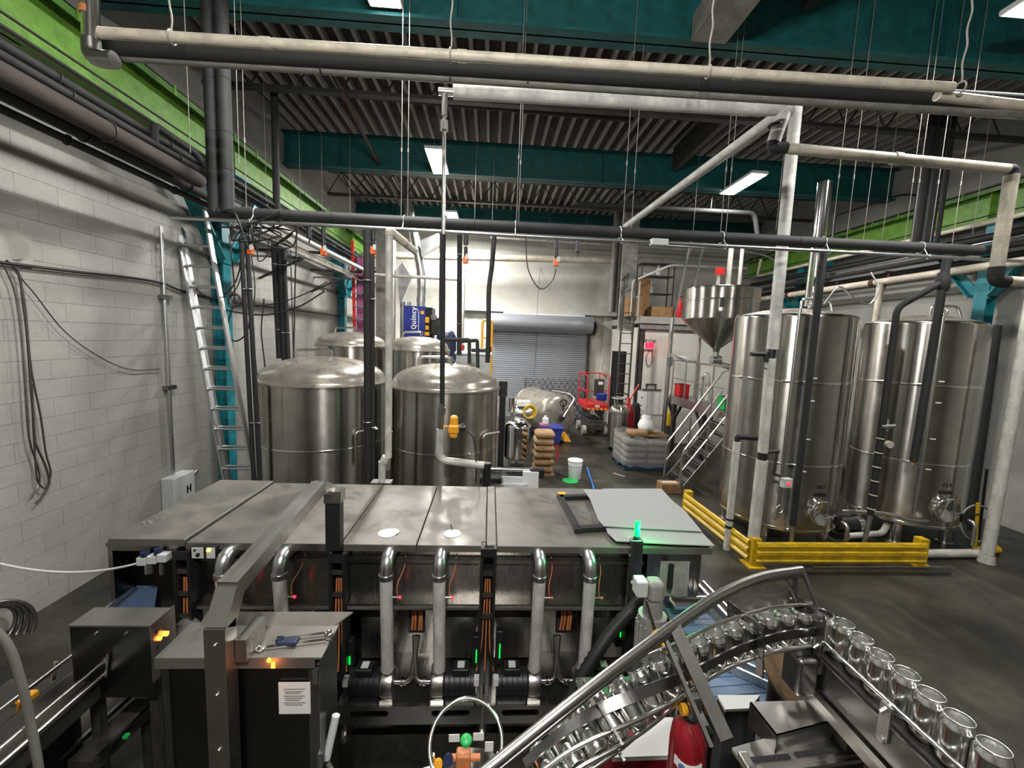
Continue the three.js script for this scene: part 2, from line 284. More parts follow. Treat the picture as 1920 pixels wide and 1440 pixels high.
// girders, joists, purlins
function iBeamX(y0, y1, z, x0, x1, fw) { return [bb(x0, x1, y0, y0 + 0.035, z - fw / 2, z + fw / 2), bb(x0, x1, y1 - 0.035, y1, z - fw / 2, z + fw / 2), bb(x0, x1, y0, y1, z - 0.012, z + 0.012)]; }
const girderLabels = ['deep teal roof girder just above the black duct and long beige pipe', 'teal roof girder spanning behind the two bright linear lamps', 'teal roof girder along the top of the back wall'];
[[-5.2, 6.5, 7.4], [-9.75, 6.55, 7.25], [-14.6, 6.75, 7.3]].forEach(([z, y0, y1], i) => {
  const g = thing('roof_girder', girderLabels[i], 'girder', [2.3, y0, z], 'teal roof girders');
  part('beam', iBeamX(y0, y1, z, XL, XR, 0.26), M.teal, g);
  for (let x = -3.4; x < 9; x += 2.9) part('stiffener', bb(x - 0.008, x + 0.008, y0 + 0.03, y1 - 0.03, z - 0.12, z + 0.12), M.teal, g);
});
[[-3.05, 'dark open-web roof joist above the long beige pipe'], [-7.2, 'dark open-web roof joist in front of the middle teal girder'], [-12.2, 'dark open-web roof joist in front of the rear teal girder']].forEach(([z, l]) => {
  const y0 = 6.75, y1 = 7.42, t = thing('roof_joist', l, 'joist', [2.3, y0, z]);
  part('bottom_chord', bb(XL, XR, y0, y0 + 0.06, z - 0.06, z + 0.06), M.iron, t); part('top_chord', bb(XL, XR, y1 - 0.06, y1, z - 0.06, z + 0.06), M.iron, t);
  const w = []; for (let x = XL; x < XR - 0.6; x += 0.7) w.push(cy([x, y0 + 0.05, z], [x + 0.35, y1 - 0.05, z], 0.014, 0.014, 6), cy([x + 0.35, y1 - 0.05, z], [x + 0.7, y0 + 0.05, z], 0.014, 0.014, 6));
  part('web', w, M.iron, t);
});
{ const a = atY(1328, 80, 6.42);
  single('roof_purlin', 'broad pale grey duct running under the roof beside the front girder', 'duct', bb(a[0] - 0.2, a[0] + 0.2, 6.42, 6.7, a[2], 1.5), M.greyPipe);
  const b = atY(1262, 322, 6.9);
  single('roof_purlin', 'dark narrow beam running up to the middle teal girder', 'beam', bb(b[0] - 0.06, b[0] + 0.06, 6.9, 7.38, -9.6, -7.3), M.iron);
  const c = atY(1480, 50, 6.9);
  single('roof_purlin', 'dark narrow beam running up to the front teal girder', 'beam', bb(c[0] - 0.06, c[0] + 0.06, 6.9, 7.38, -5.05, -3.2), M.iron);
  for (const [px, py] of [[1245, 193], [1300, 70]].slice(0, 1)) { const q = atY(px, py, 6.9); single('roof_panel_patch', 'pale flat patch plate under the roof deck', 'plate', bb(q[0] - 0.35, q[0] + 0.35, 6.9, 6.93, q[2] - 0.2, q[2] + 0.2), M.rib); }
}
{ // brown-red diagonal brace and pipe under the roof
  single('sprinkler_pipe', 'rusty red sprinkler pipe running back under the roof', 'pipe', cy(atY(640, 170, 6.7), atY(750, 385, 6.7), 0.03), M.rust);
}
// high bay lamps
const lampLabel = ['linear high bay lamp below the middle girder nearer the ladder wall', 'linear high bay lamp below the middle girder above the upright tanks', 'linear high bay lamp above the upright tanks in front of the first girder', 'linear high bay lamp above the flat steel deck', 'linear high bay lamp close to the back wall beside the silver duct'];
LAMPS.forEach(([x, z], i) => {
  const y = 6.5, t = thing('high_bay_lamp', lampLabel[i], 'lamp', [x, y, z], 'linear high bay lamps');
  part('housing', [rb(x, y + 0.06, z, 0.36, 0.06, 1.24, 0.015), bx(x, y + 0.12, z, 0.12, 0.07, 0.5)], M.white, t);
  for (const s of [-1, 1]) part('hanger_cable', cy([x, y + 0.1, z + s * 0.5], [x, ROOF, z + s * 0.5], 0.006, 0.006, 5), M.galv, t);
  for (const s of [-1, 1]) part('lens', bx(x + s * 0.08, y + 0.024, z, 0.14, 0.02, 1.16), G.lamp, t);
  const L = new THREE.RectAreaLight(lin(1, 0.985, 0.95), LAMP * (z < -12 ? 3 : 1), 0.32, 1.16); L.position.set(0, 0.005, 0); L.rotation.x = -Math.PI / 2; L.name = 'lamp_light'; t.add(L);
});

{ // open batten lamp over the spot where the photographer stands
  const x = -0.1, y = 5.3, z = 0.8, t = thing('batten_lamp', 'open tube batten lamp hung above the can line', 'lamp', [x, y, z]);
  part('housing', [rb(x, y + 0.05, z, 1.2, 0.05, 0.1, 0.01)], M.white, t); part('tube', cy([x - 0.57, y, z], [x + 0.57, y, z], 0.014, 0.014, 12), G.lamp, t);
  for (const s of [-0.5, 0.5]) part('hanger_cable', cy([x + s, y + 0.07, z], [x + s, ROOF + 0.06, z], 0.005, 0.005, 5), M.galv, t);
  for (const s of [-0.4, 0, 0.4]) { const L = new THREE.PointLight(lin(1, 0.985, 0.95), BATTEN / 3, 0, 2); L.position.set(s, -0.06, 0); L.shadow.radius = 3; L.name = 'tube_light'; t.add(L); }
}

// ================================================================ crane runways, columns
function runway(x, sgn, label, zs) {
  const t = thing('crane_runway_beam', label, 'crane beam', [x, 5.44, -6.5], 'green crane runway beams');
  const z0 = -14.5, z1 = 6, y0 = 5.44, y1 = 6.0;
  part('web', bb(x - 0.012, x + 0.012, y0, y1, z0, z1), M.green, t);
  part('bottom_flange', bb(x - 0.13, x + 0.13, y0, y0 + 0.025, z0, z1), M.green, t);
  part('top_channel', [bb(x - 0.19, x + 0.19, y1 - 0.015, y1, z0, z1), bb(x - 0.19, x - 0.175, y1 - 0.09, y1, z0, z1), bb(x + 0.175, x + 0.19, y1 - 0.09, y1, z0, z1)], M.greenDark, t);
  part('rail', [bb(x - 0.04, x + 0.04, y1, y1 + 0.02, z0, z1), bb(x - 0.012, x + 0.012, y1, y1 + 0.07, z0, z1), bb(x - 0.025, x + 0.025, y1 + 0.06, y1 + 0.09, z0, z1)], M.iron, t);
  for (const z of zs) part('stiffener', [bb(x - 0.12, x + 0.12, y0 + 0.02, y1 - 0.02, z - 0.006, z + 0.006)], M.green, t);
  for (let z = -13.9; z < 1; z += 0.62) part('rail_clip', bb(x + sgn * 0.19, x + sgn * 0.205, y1 - 0.1, y1 + 0.02, z - 0.012, z + 0.012), M.green, t);
  part('edge_conduit', [cy([x + sgn * 0.15, y0 - 0.02, z0], [x + sgn * 0.15, y0 - 0.02, z1], 0.018, 0.018, 8), cy([x + sgn * 0.2, y0 + 0.06, z0], [x + sgn * 0.2, y0 + 0.06, z1], 0.012, 0.012, 8)], M.foamGrey, t);
}
runway(-4.28, 1, 'lime green crane runway beam along the block wall', [-12.9, -7.2, -1.5]);
runway(8.95, -1, 'lime green crane runway beam behind the upright tanks', [-12.4, -7.3, -1.8]);
function column(x, z, sgn, label) {
  const t = thing('steel_column', label, 'column', [x, 0, z], 'teal crane columns'), w = 0.12, d = 0.2;
  part('flange', bb(x + sgn * w - 0.008, x + sgn * w + 0.008, 0, 5.0, z - d / 2, z + d / 2), M.tealCol, t); part('flange', bb(x - sgn * 0.05 - 0.008, x - sgn * 0.05 + 0.008, 0, 5.0, z - d / 2, z + d / 2), M.tealCol, t);
  part('web', bb(Math.min(x - sgn * 0.05, x + sgn * w), Math.max(x - sgn * 0.05, x + sgn * w), 0, 5.0, z - 0.006, z + 0.006), M.tealCol, t);
  part('cap_plate', bb(x - 0.25, x + 0.42 * (sgn > 0 ? 1 : 0.6), 5.4, 5.43, z - 0.2, z + 0.2), M.tealCol, t);
  for (const s of [-1, 1]) part('knee_brace', [bar([x + sgn * 0.1, 4.1, z + s * 0.15], [x + sgn * 0.12, 5.38, z + s * 1.15], 0.22, 0.02, [0, 0, 1]), bar([x + sgn * 0.1, 4.16, z + s * 0.13], [x + sgn * 0.12, 5.42, z + s * 1.1], 0.02, 0.16, [0, 0, 1])], M.tealCol, t);
  part('collar', bb(x - 0.07, x + sgn * (w + 0.02) + 0.01, 4.05, 4.4, z - d / 2 - 0.02, z + d / 2 + 0.02), M.tealCol, t);
  part('stub', bb(x - 0.1, x + 0.12, 4.9, 5.42, z - 0.1, z + 0.1), M.tealCol, t);
}
column(-4.5, -7.25, 1, 'teal steel column beside the leaning extension ladder');
column(-4.5, -12.9, 1, 'teal steel column behind the far fermenters');
column(9.05, -7.3, -1, 'teal steel column beside the second upright tank');
column(9.05, -12.0, -1, 'teal steel column glimpsed behind the tall white riser');

// ================================================================ overhead pipes
// long beige pipe, black duct and grey pipe under the front girder
{ const z = -3.0, a = atZ(183, 61, z), b = atZ(1785, 164, z);
  const t = thing('overhead_pipe', 'long beige plastic pipe slung on ropes across the whole hall', 'pipe', [0, a[1], z]);
  part('pipe', cy([a[0], a[1], z], [b[0], b[1], z], 0.033, 0.033, 16), M.beige, t);
  for (const f of [0.18, 0.4, 0.73]) { const x = a[0] + (b[0] - a[0]) * f, y = a[1] + (b[1] - a[1]) * f; part('coupling', cy([x - 0.03, y, z], [x + 0.03, y, z], 0.037), M.beige, t); }
  const c = atZ(1760, 178, z - 0.05), d = atZ(1990, 205, z - 0.05);
  single('overhead_pipe', 'short beige pipe length lapped against the end of the long beige pipe', 'pipe', cy([c[0], c[1], z - 0.06], [d[0], d[1], z - 0.06], 0.036), M.beige);
  const e = atZ(172, 100, z + 0.02), f = atZ(168, -60, z + 0.02);
  const r = thing('vertical_riser', 'shiny riser pipe with a steel elbow at the end of the black duct', 'pipe', [e[0], e[1], e[2]]);
  part('riser', cy([e[0], e[1] + 0.05, e[2]], [f[0], f[1], e[2]], 0.045), M.chrome, r); part('tape', cy([e[0], e[1] + 0.22, e[2]], [e[0], e[1] + 0.26, e[2]], 0.048), M.copper, r);
  part('elbow', sw([[e[0], e[1] + 0.08, e[2]], [e[0], e[1] - 0.03, e[2]], [e[0] + 0.14, e[1] - 0.03, e[2]]], 0.05, 0.06), M.dull, r);
  const g = atZ(205, 86, -3.3), h = atZ(1920, 190, -3.3);
  single('insulated_duct', 'thick black insulated duct just under the long beige pipe', 'duct', cy([g[0], g[1], -3.3], [h[0] + 0.4, h[1] - 0.005, -3.3], 0.057, 0.057, 20), M.foam);
  const k = atZ(232, 105, -3.6), l = atZ(1920, 212, -3.6);
  const gp = thing('overhead_pipe', 'grey pipe running behind and below the thick black duct', 'pipe', [0, k[1], -3.6]);
  part('pipe', cy([k[0], k[1], -3.6], [l[0] + 0.4, l[1] - 0.01, -3.6], 0.04, 0.04, 16), M.greyPipe, gp);
  for (const px of [603, 845, 990, 1312]) { const q = atZ(px, 130, -3.6); part('band', cy([q[0] - 0.008, k[1] + (l[1] - k[1]) * (q[0] - k[0]) / (l[0] + 0.4 - k[0]) , -3.6], [q[0] + 0.008, k[1] + (l[1] - k[1]) * (q[0] - k[0]) / (l[0] + 0.4 - k[0]), -3.6], 0.043), M.iron, gp); }
  // ropes holding the beige pipe
  for (const px of [322, 845, 1328, 1800]) {
    const q = atZ(px, 61 + (px - 183) * 0.0643, z);
    const P = []; for (let i = 0; i <= 40; i++) { const s = i / 40; P.push([q[0] + 0.006 * Math.sin(s * 60), q[1] + 0.03 + s * (7.0 - q[1]), z + 0.006 * Math.cos(s * 60)]); }
    const rp = thing('suspension_rope', 'twisted cord tied around the long beige pipe', 'rope', q, 'cords holding the beige pipe');
    part('cord', curve(P, 0.006, 60, 5), M.hose, rp); part('knot', ring(q, 0.039, 0.006, [1, 0, 0], 20, 6), M.hose, rp);
  }
}
// white insulated pipe with the junction at the right, its run to the back and its drop
{ const z = -4.0, A = atZ(850, 172, z), J = atZ(1478, 203, z), y = J[1];
  const t = thing('insulated_pipe', 'bright white insulated pipe with a taped corner running back under the roof', 'pipe', [A[0], y, z]);
  part('cross_run', sw([[A[0], A[1], z], [J[0] - 0.3, y - 0.03, z], [J[0], y, z]], 0.058, 0.1, 16), M.insul, t);
  const B = atZ(1172, 425, -8.9);
  part('back_run', cy([J[0], y, z], [B[0], B[1], -8.9], 0.058), M.insul, t);
  part('elbow', new THREE.SphereGeometry(0.075, 16, 12).translate(J[0], y, z), M.insul, t);
  const D = atZ(1450, 268, z);
  part('drop', cy([J[0] - 0.03, y, z], [D[0], D[1], z], 0.062, 0.058), M.insul, t); part('strap', cy([D[0], D[1] + 0.15, z], [D[0], D[1] + 0.16, z], 0.064), M.black, t);
  const K = atZ(1466, 277, z), L = atZ(1893, 318, z), Mx = atZ(1864, 512, z);
  const p = thing('overhead_pipe', 'beige pipe stepping down from the white insulated corner towards the right wall', 'pipe', [K[0], K[1], z]);
  part('black_elbow', sw([[D[0], D[1] + 0.02, z], [D[0], K[1] - 0.01, z], [K[0] + 0.04, K[1], z]], 0.052, 0.05), M.foam, p);
  part('cross_run', cy([K[0], K[1], z], [L[0], L[1], z], 0.048), M.beige, p);
  part('coupling', cy([(K[0] * 0.52 + L[0] * 0.48), (K[1] * 0.52 + L[1] * 0.48), z], [(K[0] * 0.49 + L[0] * 0.51), (K[1] * 0.49 + L[1] * 0.51), z], 0.056), M.beige, p);
  part('black_elbow', sw([[L[0] - 0.03, L[1], z], [L[0] + 0.04, L[1], z], [L[0] + 0.03, L[1] - 0.08, z]], 0.05, 0.05), M.foam, p);
  part('drop', cy([L[0] + 0.03, L[1] - 0.05, z], [Mx[0] + 0.02, Mx[1] - 0.05, z], 0.056), M.beige, p);
  part('black_elbow', sw([[Mx[0] + 0.02, Mx[1] + 0.06, z], [Mx[0] + 0.02, Mx[1] - 0.07, z], [Mx[0] + 0.14, Mx[1] - 0.08, z]], 0.062, 0.06), M.foam, p);
  part('branch', cy([Mx[0] + 0.1, Mx[1] - 0.07, z], [Mx[0] + 1.2, Mx[1] - 0.09, z], 0.05), M.beige, p);
}
// steel and black drop pipe with the orange valve
{ const z = -4.35, a = atZ(834, 172, z), b = atZ(829, 760, z), c = atZ(826, 808, z), d = atZ(823, 862, z), e = atZ(908, 872, z);
  const t = thing('drop_pipe', 'black drop pipe with steel joints and an orange valve before the second fermenter', 'pipe', [b[0], d[1], z]);
  part('tee', [cy([a[0] - 0.06, a[1], z], [a[0] + 0.16, a[1], z], 0.035), cy([a[0], a[1], z], [a[0], a[1] - 0.22, z], 0.03)], M.steel, t);
  const m = atZ(833, 235, z), n = atZ(831, 440, z);
  part('union', [cy([m[0], m[1] + 0.04, z], [m[0], m[1] - 0.05, z], 0.042, 0.042, 8)], M.steel, t); part('steel_run', cy([a[0], a[1] - 0.2, z], [n[0], n[1], z], 0.02), M.steel, t);
  part('black_run', cy([n[0], n[1], z], [b[0], b[1], z], 0.026), M.foam, t);
  part('steel_nipple', [cy([b[0], b[1] + 0.02, z], [c[0], c[1], z], 0.03), cy([b[0], b[1] - 0.02, z], [b[0], b[1] - 0.1, z], 0.037, 0.037, 8)], M.dull, t);
  part('white_run', sw([[c[0], c[1] + 0.02, z], [d[0], d[1], z], [e[0], e[1], z + 0.02]], 0.042, 0.09), M.pvc, t);
  part('lower_leg', cy([e[0] + 0.03, e[1] + 0.03, z + 0.02], [e[0] + 0.03, 0, z + 0.02], 0.045), M.black, t);
  const v = atZ(851, 800, z + 0.02);
  const val = part('valve_body', [rb(v[0], v[1], z + 0.02, 0.085, 0.24, 0.09, 0.03), rb(v[0], v[1] - 0.02, z + 0.04, 0.11, 0.09, 0.09, 0.02), cy([v[0] - 0.07, v[1] - 0.01, z], [c[0], v[1] - 0.01, z], 0.016)], M.amber, t, 'orange valve body');
  part('solenoid', [cy([v[0] + 0.05, v[1] - 0.01, z + 0.02], [v[0] + 0.12, v[1] - 0.01, z + 0.02], 0.028), cy([v[0] + 0.09, v[1] - 0.05, z + 0.02], [v[0] + 0.09, v[1] + 0.03, z + 0.02], 0.016)], M.black, val);
  part('cable', curve([[v[0] + 0.1, v[1] - 0.02, z + 0.02], [v[0] + 0.2, v[1] - 0.1, z + 0.02], [v[0] + 0.24, v[1] - 0.3, z + 0.03], [v[0] + 0.25, v[1] - 0.6, z + 0.05]], 0.007), M.black, val);
}
// white riser behind the deck
{ const z = -4.2, a = atZ(730, 438, z), b = atZ(728, 858, z), c = atZ(716, 903, z);
  const t = thing('white_riser', 'white plastic riser pipe with a crooked joint standing behind the steel deck', 'pipe', [c[0], 0, z]);
  part('riser', cy([a[0], a[1], z], [b[0], b[1], z], 0.036), M.pvc, t);
  for (const py of [562, 690, 810]) { const q = atZ(729, py, z); part('coupling', cy([q[0], q[1] - 0.004, z], [q[0], q[1] + 0.008, z], 0.0375), M.beige, t); }
  part('crooked_joint', cy([b[0] - 0.02, b[1] + 0.01, z], [c[0] + 0.015, b[1] - 0.05, z], 0.042), M.pvc, t); part('foot', cy([c[0], b[1] - 0.04, z], [c[0], 0, z], 0.036), M.pvc, t);
  part('elbow', sw([[a[0], a[1] - 0.02, z], [a[0], a[1] + 0.03, z], [a[0] + 0.12, a[1] - 0.05, z - 0.15]], 0.04, 0.03), M.beige, t);
  part('branch', cy([a[0] + 0.03, a[1] + 0.0, z - 0.05], [a[0] + 0.2, a[1] - 0.1, z - 0.3], 0.036), M.pvc, t);
  part('flange', bx(c[0], c[1] - 0.01, z, 0.2, 0.03, 0.12), M.steel, t);
}
// main black header and steel conduit with the hanging outlets
{ const z = -5.0, a = atZ(395, 397, z), b = atZ(1838, 470, z), yAt = x => a[1] + (b[1] - a[1]) * (x - a[0]) / (b[0] - a[0]);
  const t = thing('header_pipe', 'black insulated header pipe crossing the hall at mid height', 'pipe', [0, a[1], z]);
  part('pipe', sw([[a[0], a[1] + 0.0, z], [b[0], b[1], z]], 0.062, 0.1, 18), M.foamGrey, t);
  for (const px of [548, 625, 890, 1500]) { const q = atZ(px, 420, z); part('seam', cy([q[0] - 0.006, yAt(q[0]), z], [q[0] + 0.006, yAt(q[0]), z], 0.0635), M.blackMatte, t); }
  const c = atZ(322, 408, z + 0.12), d = atZ(1990, 494, z + 0.12), yc = x => c[1] + (d[1] - c[1]) * (x - c[0]) / (d[0] - c[0]), zc = z + 0.12;
  const k = thing('steel_conduit', 'bright steel conduit running just under the black header pipe', 'conduit', [0, c[1], zc]);
  part('tube', cy([c[0], c[1], zc], [d[0], d[1], zc], 0.021, 0.021, 12), M.galv, k);
  const bxp = atZ(1235, 453, zc); part('junction_box', rb(bxp[0], yc(bxp[0]), zc + 0.01, 0.2, 0.075, 0.08, 0.01), M.pale, k);
  for (const px of [470, 754, 967, 1168, 1364, 1560, 1748]) { const q = atZ(px, 430, zc); part('clamp', [ring([q[0], yc(q[0]), zc], 0.026, 0.006, [1, 0, 0], 14, 5), cy([q[0], yc(q[0]), zc], [q[0], yAt(q[0]) + 0.07, z], 0.006, 0.006, 5), ring([q[0], yAt(q[0]), z], 0.066, 0.006, [1, 0, 0], 18, 5)], M.galv, k); }
  // threaded rods up to the roof
  const rodPx = [[463, z], [752, z], [764, z], [968, z], [972, z - 0.15], [1168, z], [1184, z - 0.2], [1352, z], [1362, z], [1590, z], [1562, z], [1700, z], [1712, z], [1748, z], [1790, z]];
  for (const [px, zz] of rodPx) { const q = atZ(px, 425, zz); single('hanger_rod', 'thin threaded rod hanging the black header pipe from the roof', 'hanger rod', [cy([q[0], yAt(q[0]) + 0.06, zz], [q[0], 7.56, zz], 0.0038, 0.0038, 6), cy([q[0], yAt(q[0]) + 0.75, zz], [q[0], yAt(q[0]) + 0.8, zz], 0.009, 0.009, 6)], M.greyPipe, 'threaded hanger rods of the header pipe'); }
  for (const [px, py, zz, yb] of [[360, 360, -4.6, 4.75], [448, 300, -4.7, 4.7], [500, 395, -7, 5.0], [563, 400, -8, 5.1], [604, 400, -8.5, 5.1], [656, 400, -9, 5.1], [890, 410, -9.0, 5.2], [923, 410, -9.2, 5.2], [1300, 430, -9, 5.0], [1455, 430, -7, 5.0], [1620, 440, -6.2, 4.7], [1655, 440, -6.6, 4.7], [1840, 330, -6.3, 4.9], [1100, 420, -12, 5.2], [1030, 420, -12.5, 5.2]]) {
    const q = atZ(px, py, zz); single('hanger_rod', 'thin hanger wire dropping from the roof to the pipe racks', 'hanger rod', cy([q[0], yb, zz], [q[0], 7.56, zz], 0.0038, 0.0038, 5), M.greyPipe, 'hanger wires of the pipe racks');
  }
  // orange pendant outlets
  const out = [[470, 470, 'by the ladder'], [607, 472, 'above the first fermenter'], [700, 470, 'beside the white riser'], [873, 487, 'beside the far lamp'], [1043, 492, 'in front of the dock door header']];
  for (const [px, py, w] of out) {
    const q = atZ(px, py, zc), x = q[0], yt = yc(x), o = thing('pendant_outlet', 'orange outlet box on a black cord grip ' + w, 'outlet', [x, q[1], zc], 'orange pendant outlets');
    part('cord_grip', [cy([x, yt - 0.02, zc], [x, yt - 0.13, zc], 0.022, 0.028, 12), cy([x, q[1] + 0.14, zc], [x, q[1] + 0.04, zc], 0.02, 0.024, 12)], M.black, o);
    part('cord', cy([x, yt - 0.1, zc], [x, q[1] + 0.02, zc], 0.009, 0.009, 8), M.hose, o);
    part('box', rb(x, q[1], zc, 0.06, 0.085, 0.05, 0.008), M.orange, o, 'orange box'); part('cover', rb(x + 0.02, q[1] + 0.03, zc + 0.028, 0.035, 0.06, 0.012, 0.004), M.pale, o);
  }
  for (const px of [580, 1085]) { const q = atZ(px, 445, zc), x = q[0], yt = yc(x); single('cord_grip', 'empty black cord grip hanging from the steel conduit', 'cord grip', [cy([x, yt - 0.02, zc], [x, yt - 0.15, zc], 0.02, 0.028, 12), cy([x, yt - 0.15, zc], [x, yt - 0.2, zc], 0.009)], M.black, 'empty cord grips'); }
  { const p = atZ(985, 440, zc), q = atZ(1043, 505, zc); single('hanging_cord', 'grey cord looping down to the orange outlet at the dock door header', 'cord', curve([p, atZ(992, 510, zc), atZ(1015, 542, zc), atZ(1036, 525, zc), [q[0], q[1] + 0.01, zc]], 0.007, 30), M.iron); }
}
// pipe rack on the left wall
{ const runs = [ // photo pixels of two points on each run, x plane, radius, end, material, label
  [[0, 82], [277, 247], -3.95, 0.042, -6.0, M.foamGrey, 'upper slim insulated pipe of the left wall rack'],
  [[0, 100], [267, 259], -3.85, 0.04, -14.8, M.foamGrey, 'second slim insulated pipe of the left wall rack'],
  [[0, 138], [398, 352], -3.55, 0.085, -5.35, M.brownFoam, 'fat brown wrapped pipe ending in a rounded cap on the left wall rack'],
  [[0, 172], [290, 318], -3.75, 0.06, -6.4, M.foam, 'black wrapped pipe under the fat brown pipe'],
  [[0, 200], [270, 332], -3.9, 0.035, -14.8, M.foamGrey, 'lowest grey pipe of the left wall rack']];
  for (const [p, q, x, r, ze, m, l] of runs) {
    const a = atX(...p, x), b = atX(...q, x), y = (a[1] + b[1]) / 2;
    const t = thing('rack_pipe', l, 'pipe', [x, y, ze], 'left wall rack pipes');
    part('pipe', [cy([x, y, 1.5], [x, y, ze], r, r, 16), ...(r > 0.08 ? [new THREE.SphereGeometry(r, 16, 10).scale(1, 1, 1.6).translate(x, y, ze)] : [])], m, t);
    for (let z = -1.6; z > ze; z -= 1.3) part('clamp', ring([x, y, z], r + 0.008, 0.007, [0, 0, 1], 18, 5), M.iron, t);
  }
  // step-up of the upper pipe and the runs beyond it
  const s = atX(282, 240, -3.9);
  single('rack_pipe', 'black pipe stepping over the rack with two square elbows', 'pipe', [sw([[-3.9, s[1] - 0.28, s[2] - 0.05], [-3.9, s[1] + 0.06, s[2] - 0.05], [-3.9, s[1] + 0.04, s[2] - 0.7], [-3.9, s[1] - 0.12, s[2] - 1.0], [-3.9, s[1] - 0.2, -14.5]], 0.042, 0.06)], M.foam);
  single('rack_pipe', 'thin dark pipe along the rack above the fermenters', 'pipe', [cy([-3.7, s[1] - 0.12, s[2] - 0.6], [-3.7, s[1] - 0.15, -14.5], 0.03)], M.foamGrey);
  single('rack_pipe', 'thin steel pipe along the rack above the fermenters', 'pipe', [cy([-4.05, s[1] - 0.32, s[2] - 0.3], [-4.05, s[1] - 0.32, -14.5], 0.022)], M.galv);
  const w = atX(520, 425, -3.3), e = atX(700, 515, -3.3);
  single('rack_pipe', 'bright white pipe running back above the fermenters', 'pipe', sw([[-3.3, w[1], w[2] + 0.3], [-3.3, e[1], e[2]], [-0.9, e[1] - 0.02, e[2] - 0.05]], 0.045, 0.12), M.pvc);
  const u = atX(520, 445, -3.5); single('rack_pipe', 'dark steel channel rail beneath the bright white pipe', 'rail', [bb(-3.53, -3.47, u[1] - 0.06, u[1], -14.5, -6.2), bb(-3.6, -3.47, u[1] - 0.12, u[1] - 0.05, -14.5, -6.2), ...[-8.4, -11.2].map(z => bb(XL + 0.01, -3.5, u[1] - 0.12, u[1] - 0.08, z - 0.02, z + 0.02))], M.dull);
  // two fat risers
  for (const [px, l] of [[398, 'left of the pair of fat grey insulated risers beside the green beam'], [421, 'right of the pair of fat grey insulated risers beside the green beam']]) {
    const z = -5.0, a = atZ(px - 8, 110, z), b = atZ(px + 6, 395, z), t = thing('insulated_riser', l.replace('left of', 'bent-foot one of').replace('right of', 'plain one of'), 'pipe', [b[0], b[1], z], 'fat insulated risers');
    part('pipe', cy([b[0], b[1] - 0.02, z], [b[0], 7.44, z], 0.07, 0.07, 18), M.foamGrey, t);
    for (const py of [150, 250, 320]) { const q = atZ(px, py, z); part('seam', cy([b[0], q[1], z], [b[0], q[1] + 0.01, z], 0.0715), M.blackMatte, t); }
  }
  { const z = -7.5, a = atZ(514, 165, z); single('insulated_riser', 'black riser with a square top bend along the left wall', 'pipe', sw([[a[0], 4.9, z], [a[0], a[1], z], [a[0] + 6, a[1] - 0.1, z]], 0.055, 0.1), M.foam); }
  // supports
  for (const z of [-8.6, -11]) single('rack_bracket', 'dark steel bracket carrying the left wall pipes', 'bracket', [bb(XL + 0.01, -3.3, 4.52, 4.57, z - 0.025, z + 0.025), bar([XL + 0.02, 4.0, z], [-3.7, 4.44, z], 0.04, 0.04)], M.iron, 'left rack brackets');
}
// vertical drops between the wall and the fermenters
{ const drops = [[452, 447, 479, 900, -5.75, 0.028, 'slimmer black drop pipe of the pair next to the ladder'], [463, 447, 491, 900, -5.75, 0.03, 'black drop pipe of the pair next to the ladder carrying an orange outlet in front'],
  [513, 450, 524, 672, -8.0, 0.05, 'black drop pipe with steel clamp in a close set of three'], [524, 450, 533, 680, -8.0, 0.045, 'middle black drop pipe in a close set of three'], [531, 450, 541, 680, -8.0, 0.04, 'thinner black drop pipe in a close set of three'],
  [689, 425, 690, 905, -5.4, 0.05, 'black drop pipe in front of the first fermenter'], [698, 470, 700, 905, -5.4, 0.028, 'thin black drop pipe in front of the first fermenter'],
  [830, 429, 828, 600, -7.6, 0.05, 'short black drop pipe behind the orange valve line'], [862, 429, 861, 665, -7.6, 0.045, 'black drop pipe in front of the dock door pilaster']];
  for (const [x0, y0, x1, y1, z, r, l] of drops) { const a = atZ(x0, y0, z), b = atZ(x1, y1, z), t = thing('drop_pipe', l, 'pipe', [b[0], b[1], z]); part('pipe', cy(a, y1 > 890 ? [b[0], 0, z] : b, r, r, 12), M.foam, t); for (const f of [0.2, 0.75]) { const q = a.map((v, i) => v + (b[i] - v) * f); part('clamp', ring(q, r + 0.006, 0.008, [0, 1, 0], 14, 5), M.galv, t); } }
  { const q = atZ(845, 432, -7.6); single('header_pipe', 'black pipe tucked behind the header pipe above the second fermenter', 'pipe', cy([XL + 0.01, q[1], -7.6], [q[0] + 0.35, q[1], -7.6], 0.05), M.foam); }
  single('flexible_hose', 'black hose kinking down in front of the dock door', 'hose', curve([atZ(927, 440, -6), atZ(922, 500, -6), atZ(917, 540, -6), atZ(916, 620, -6), atZ(914, 680, -6)], 0.034, 30, 10), M.foam);
  { const z = -6.9; single('drop_pipe', 'black pipe bending to a double-hooked manifold above the second fermenter', 'pipe', [sw([atZ(830, 637, z), atZ(880, 637, z), atZ(880, 682, z)], 0.03, 0.03), sw([atZ(862, 640, z), atZ(895, 638, z), atZ(896, 690, z)], 0.03, 0.03)], M.foam); }
}
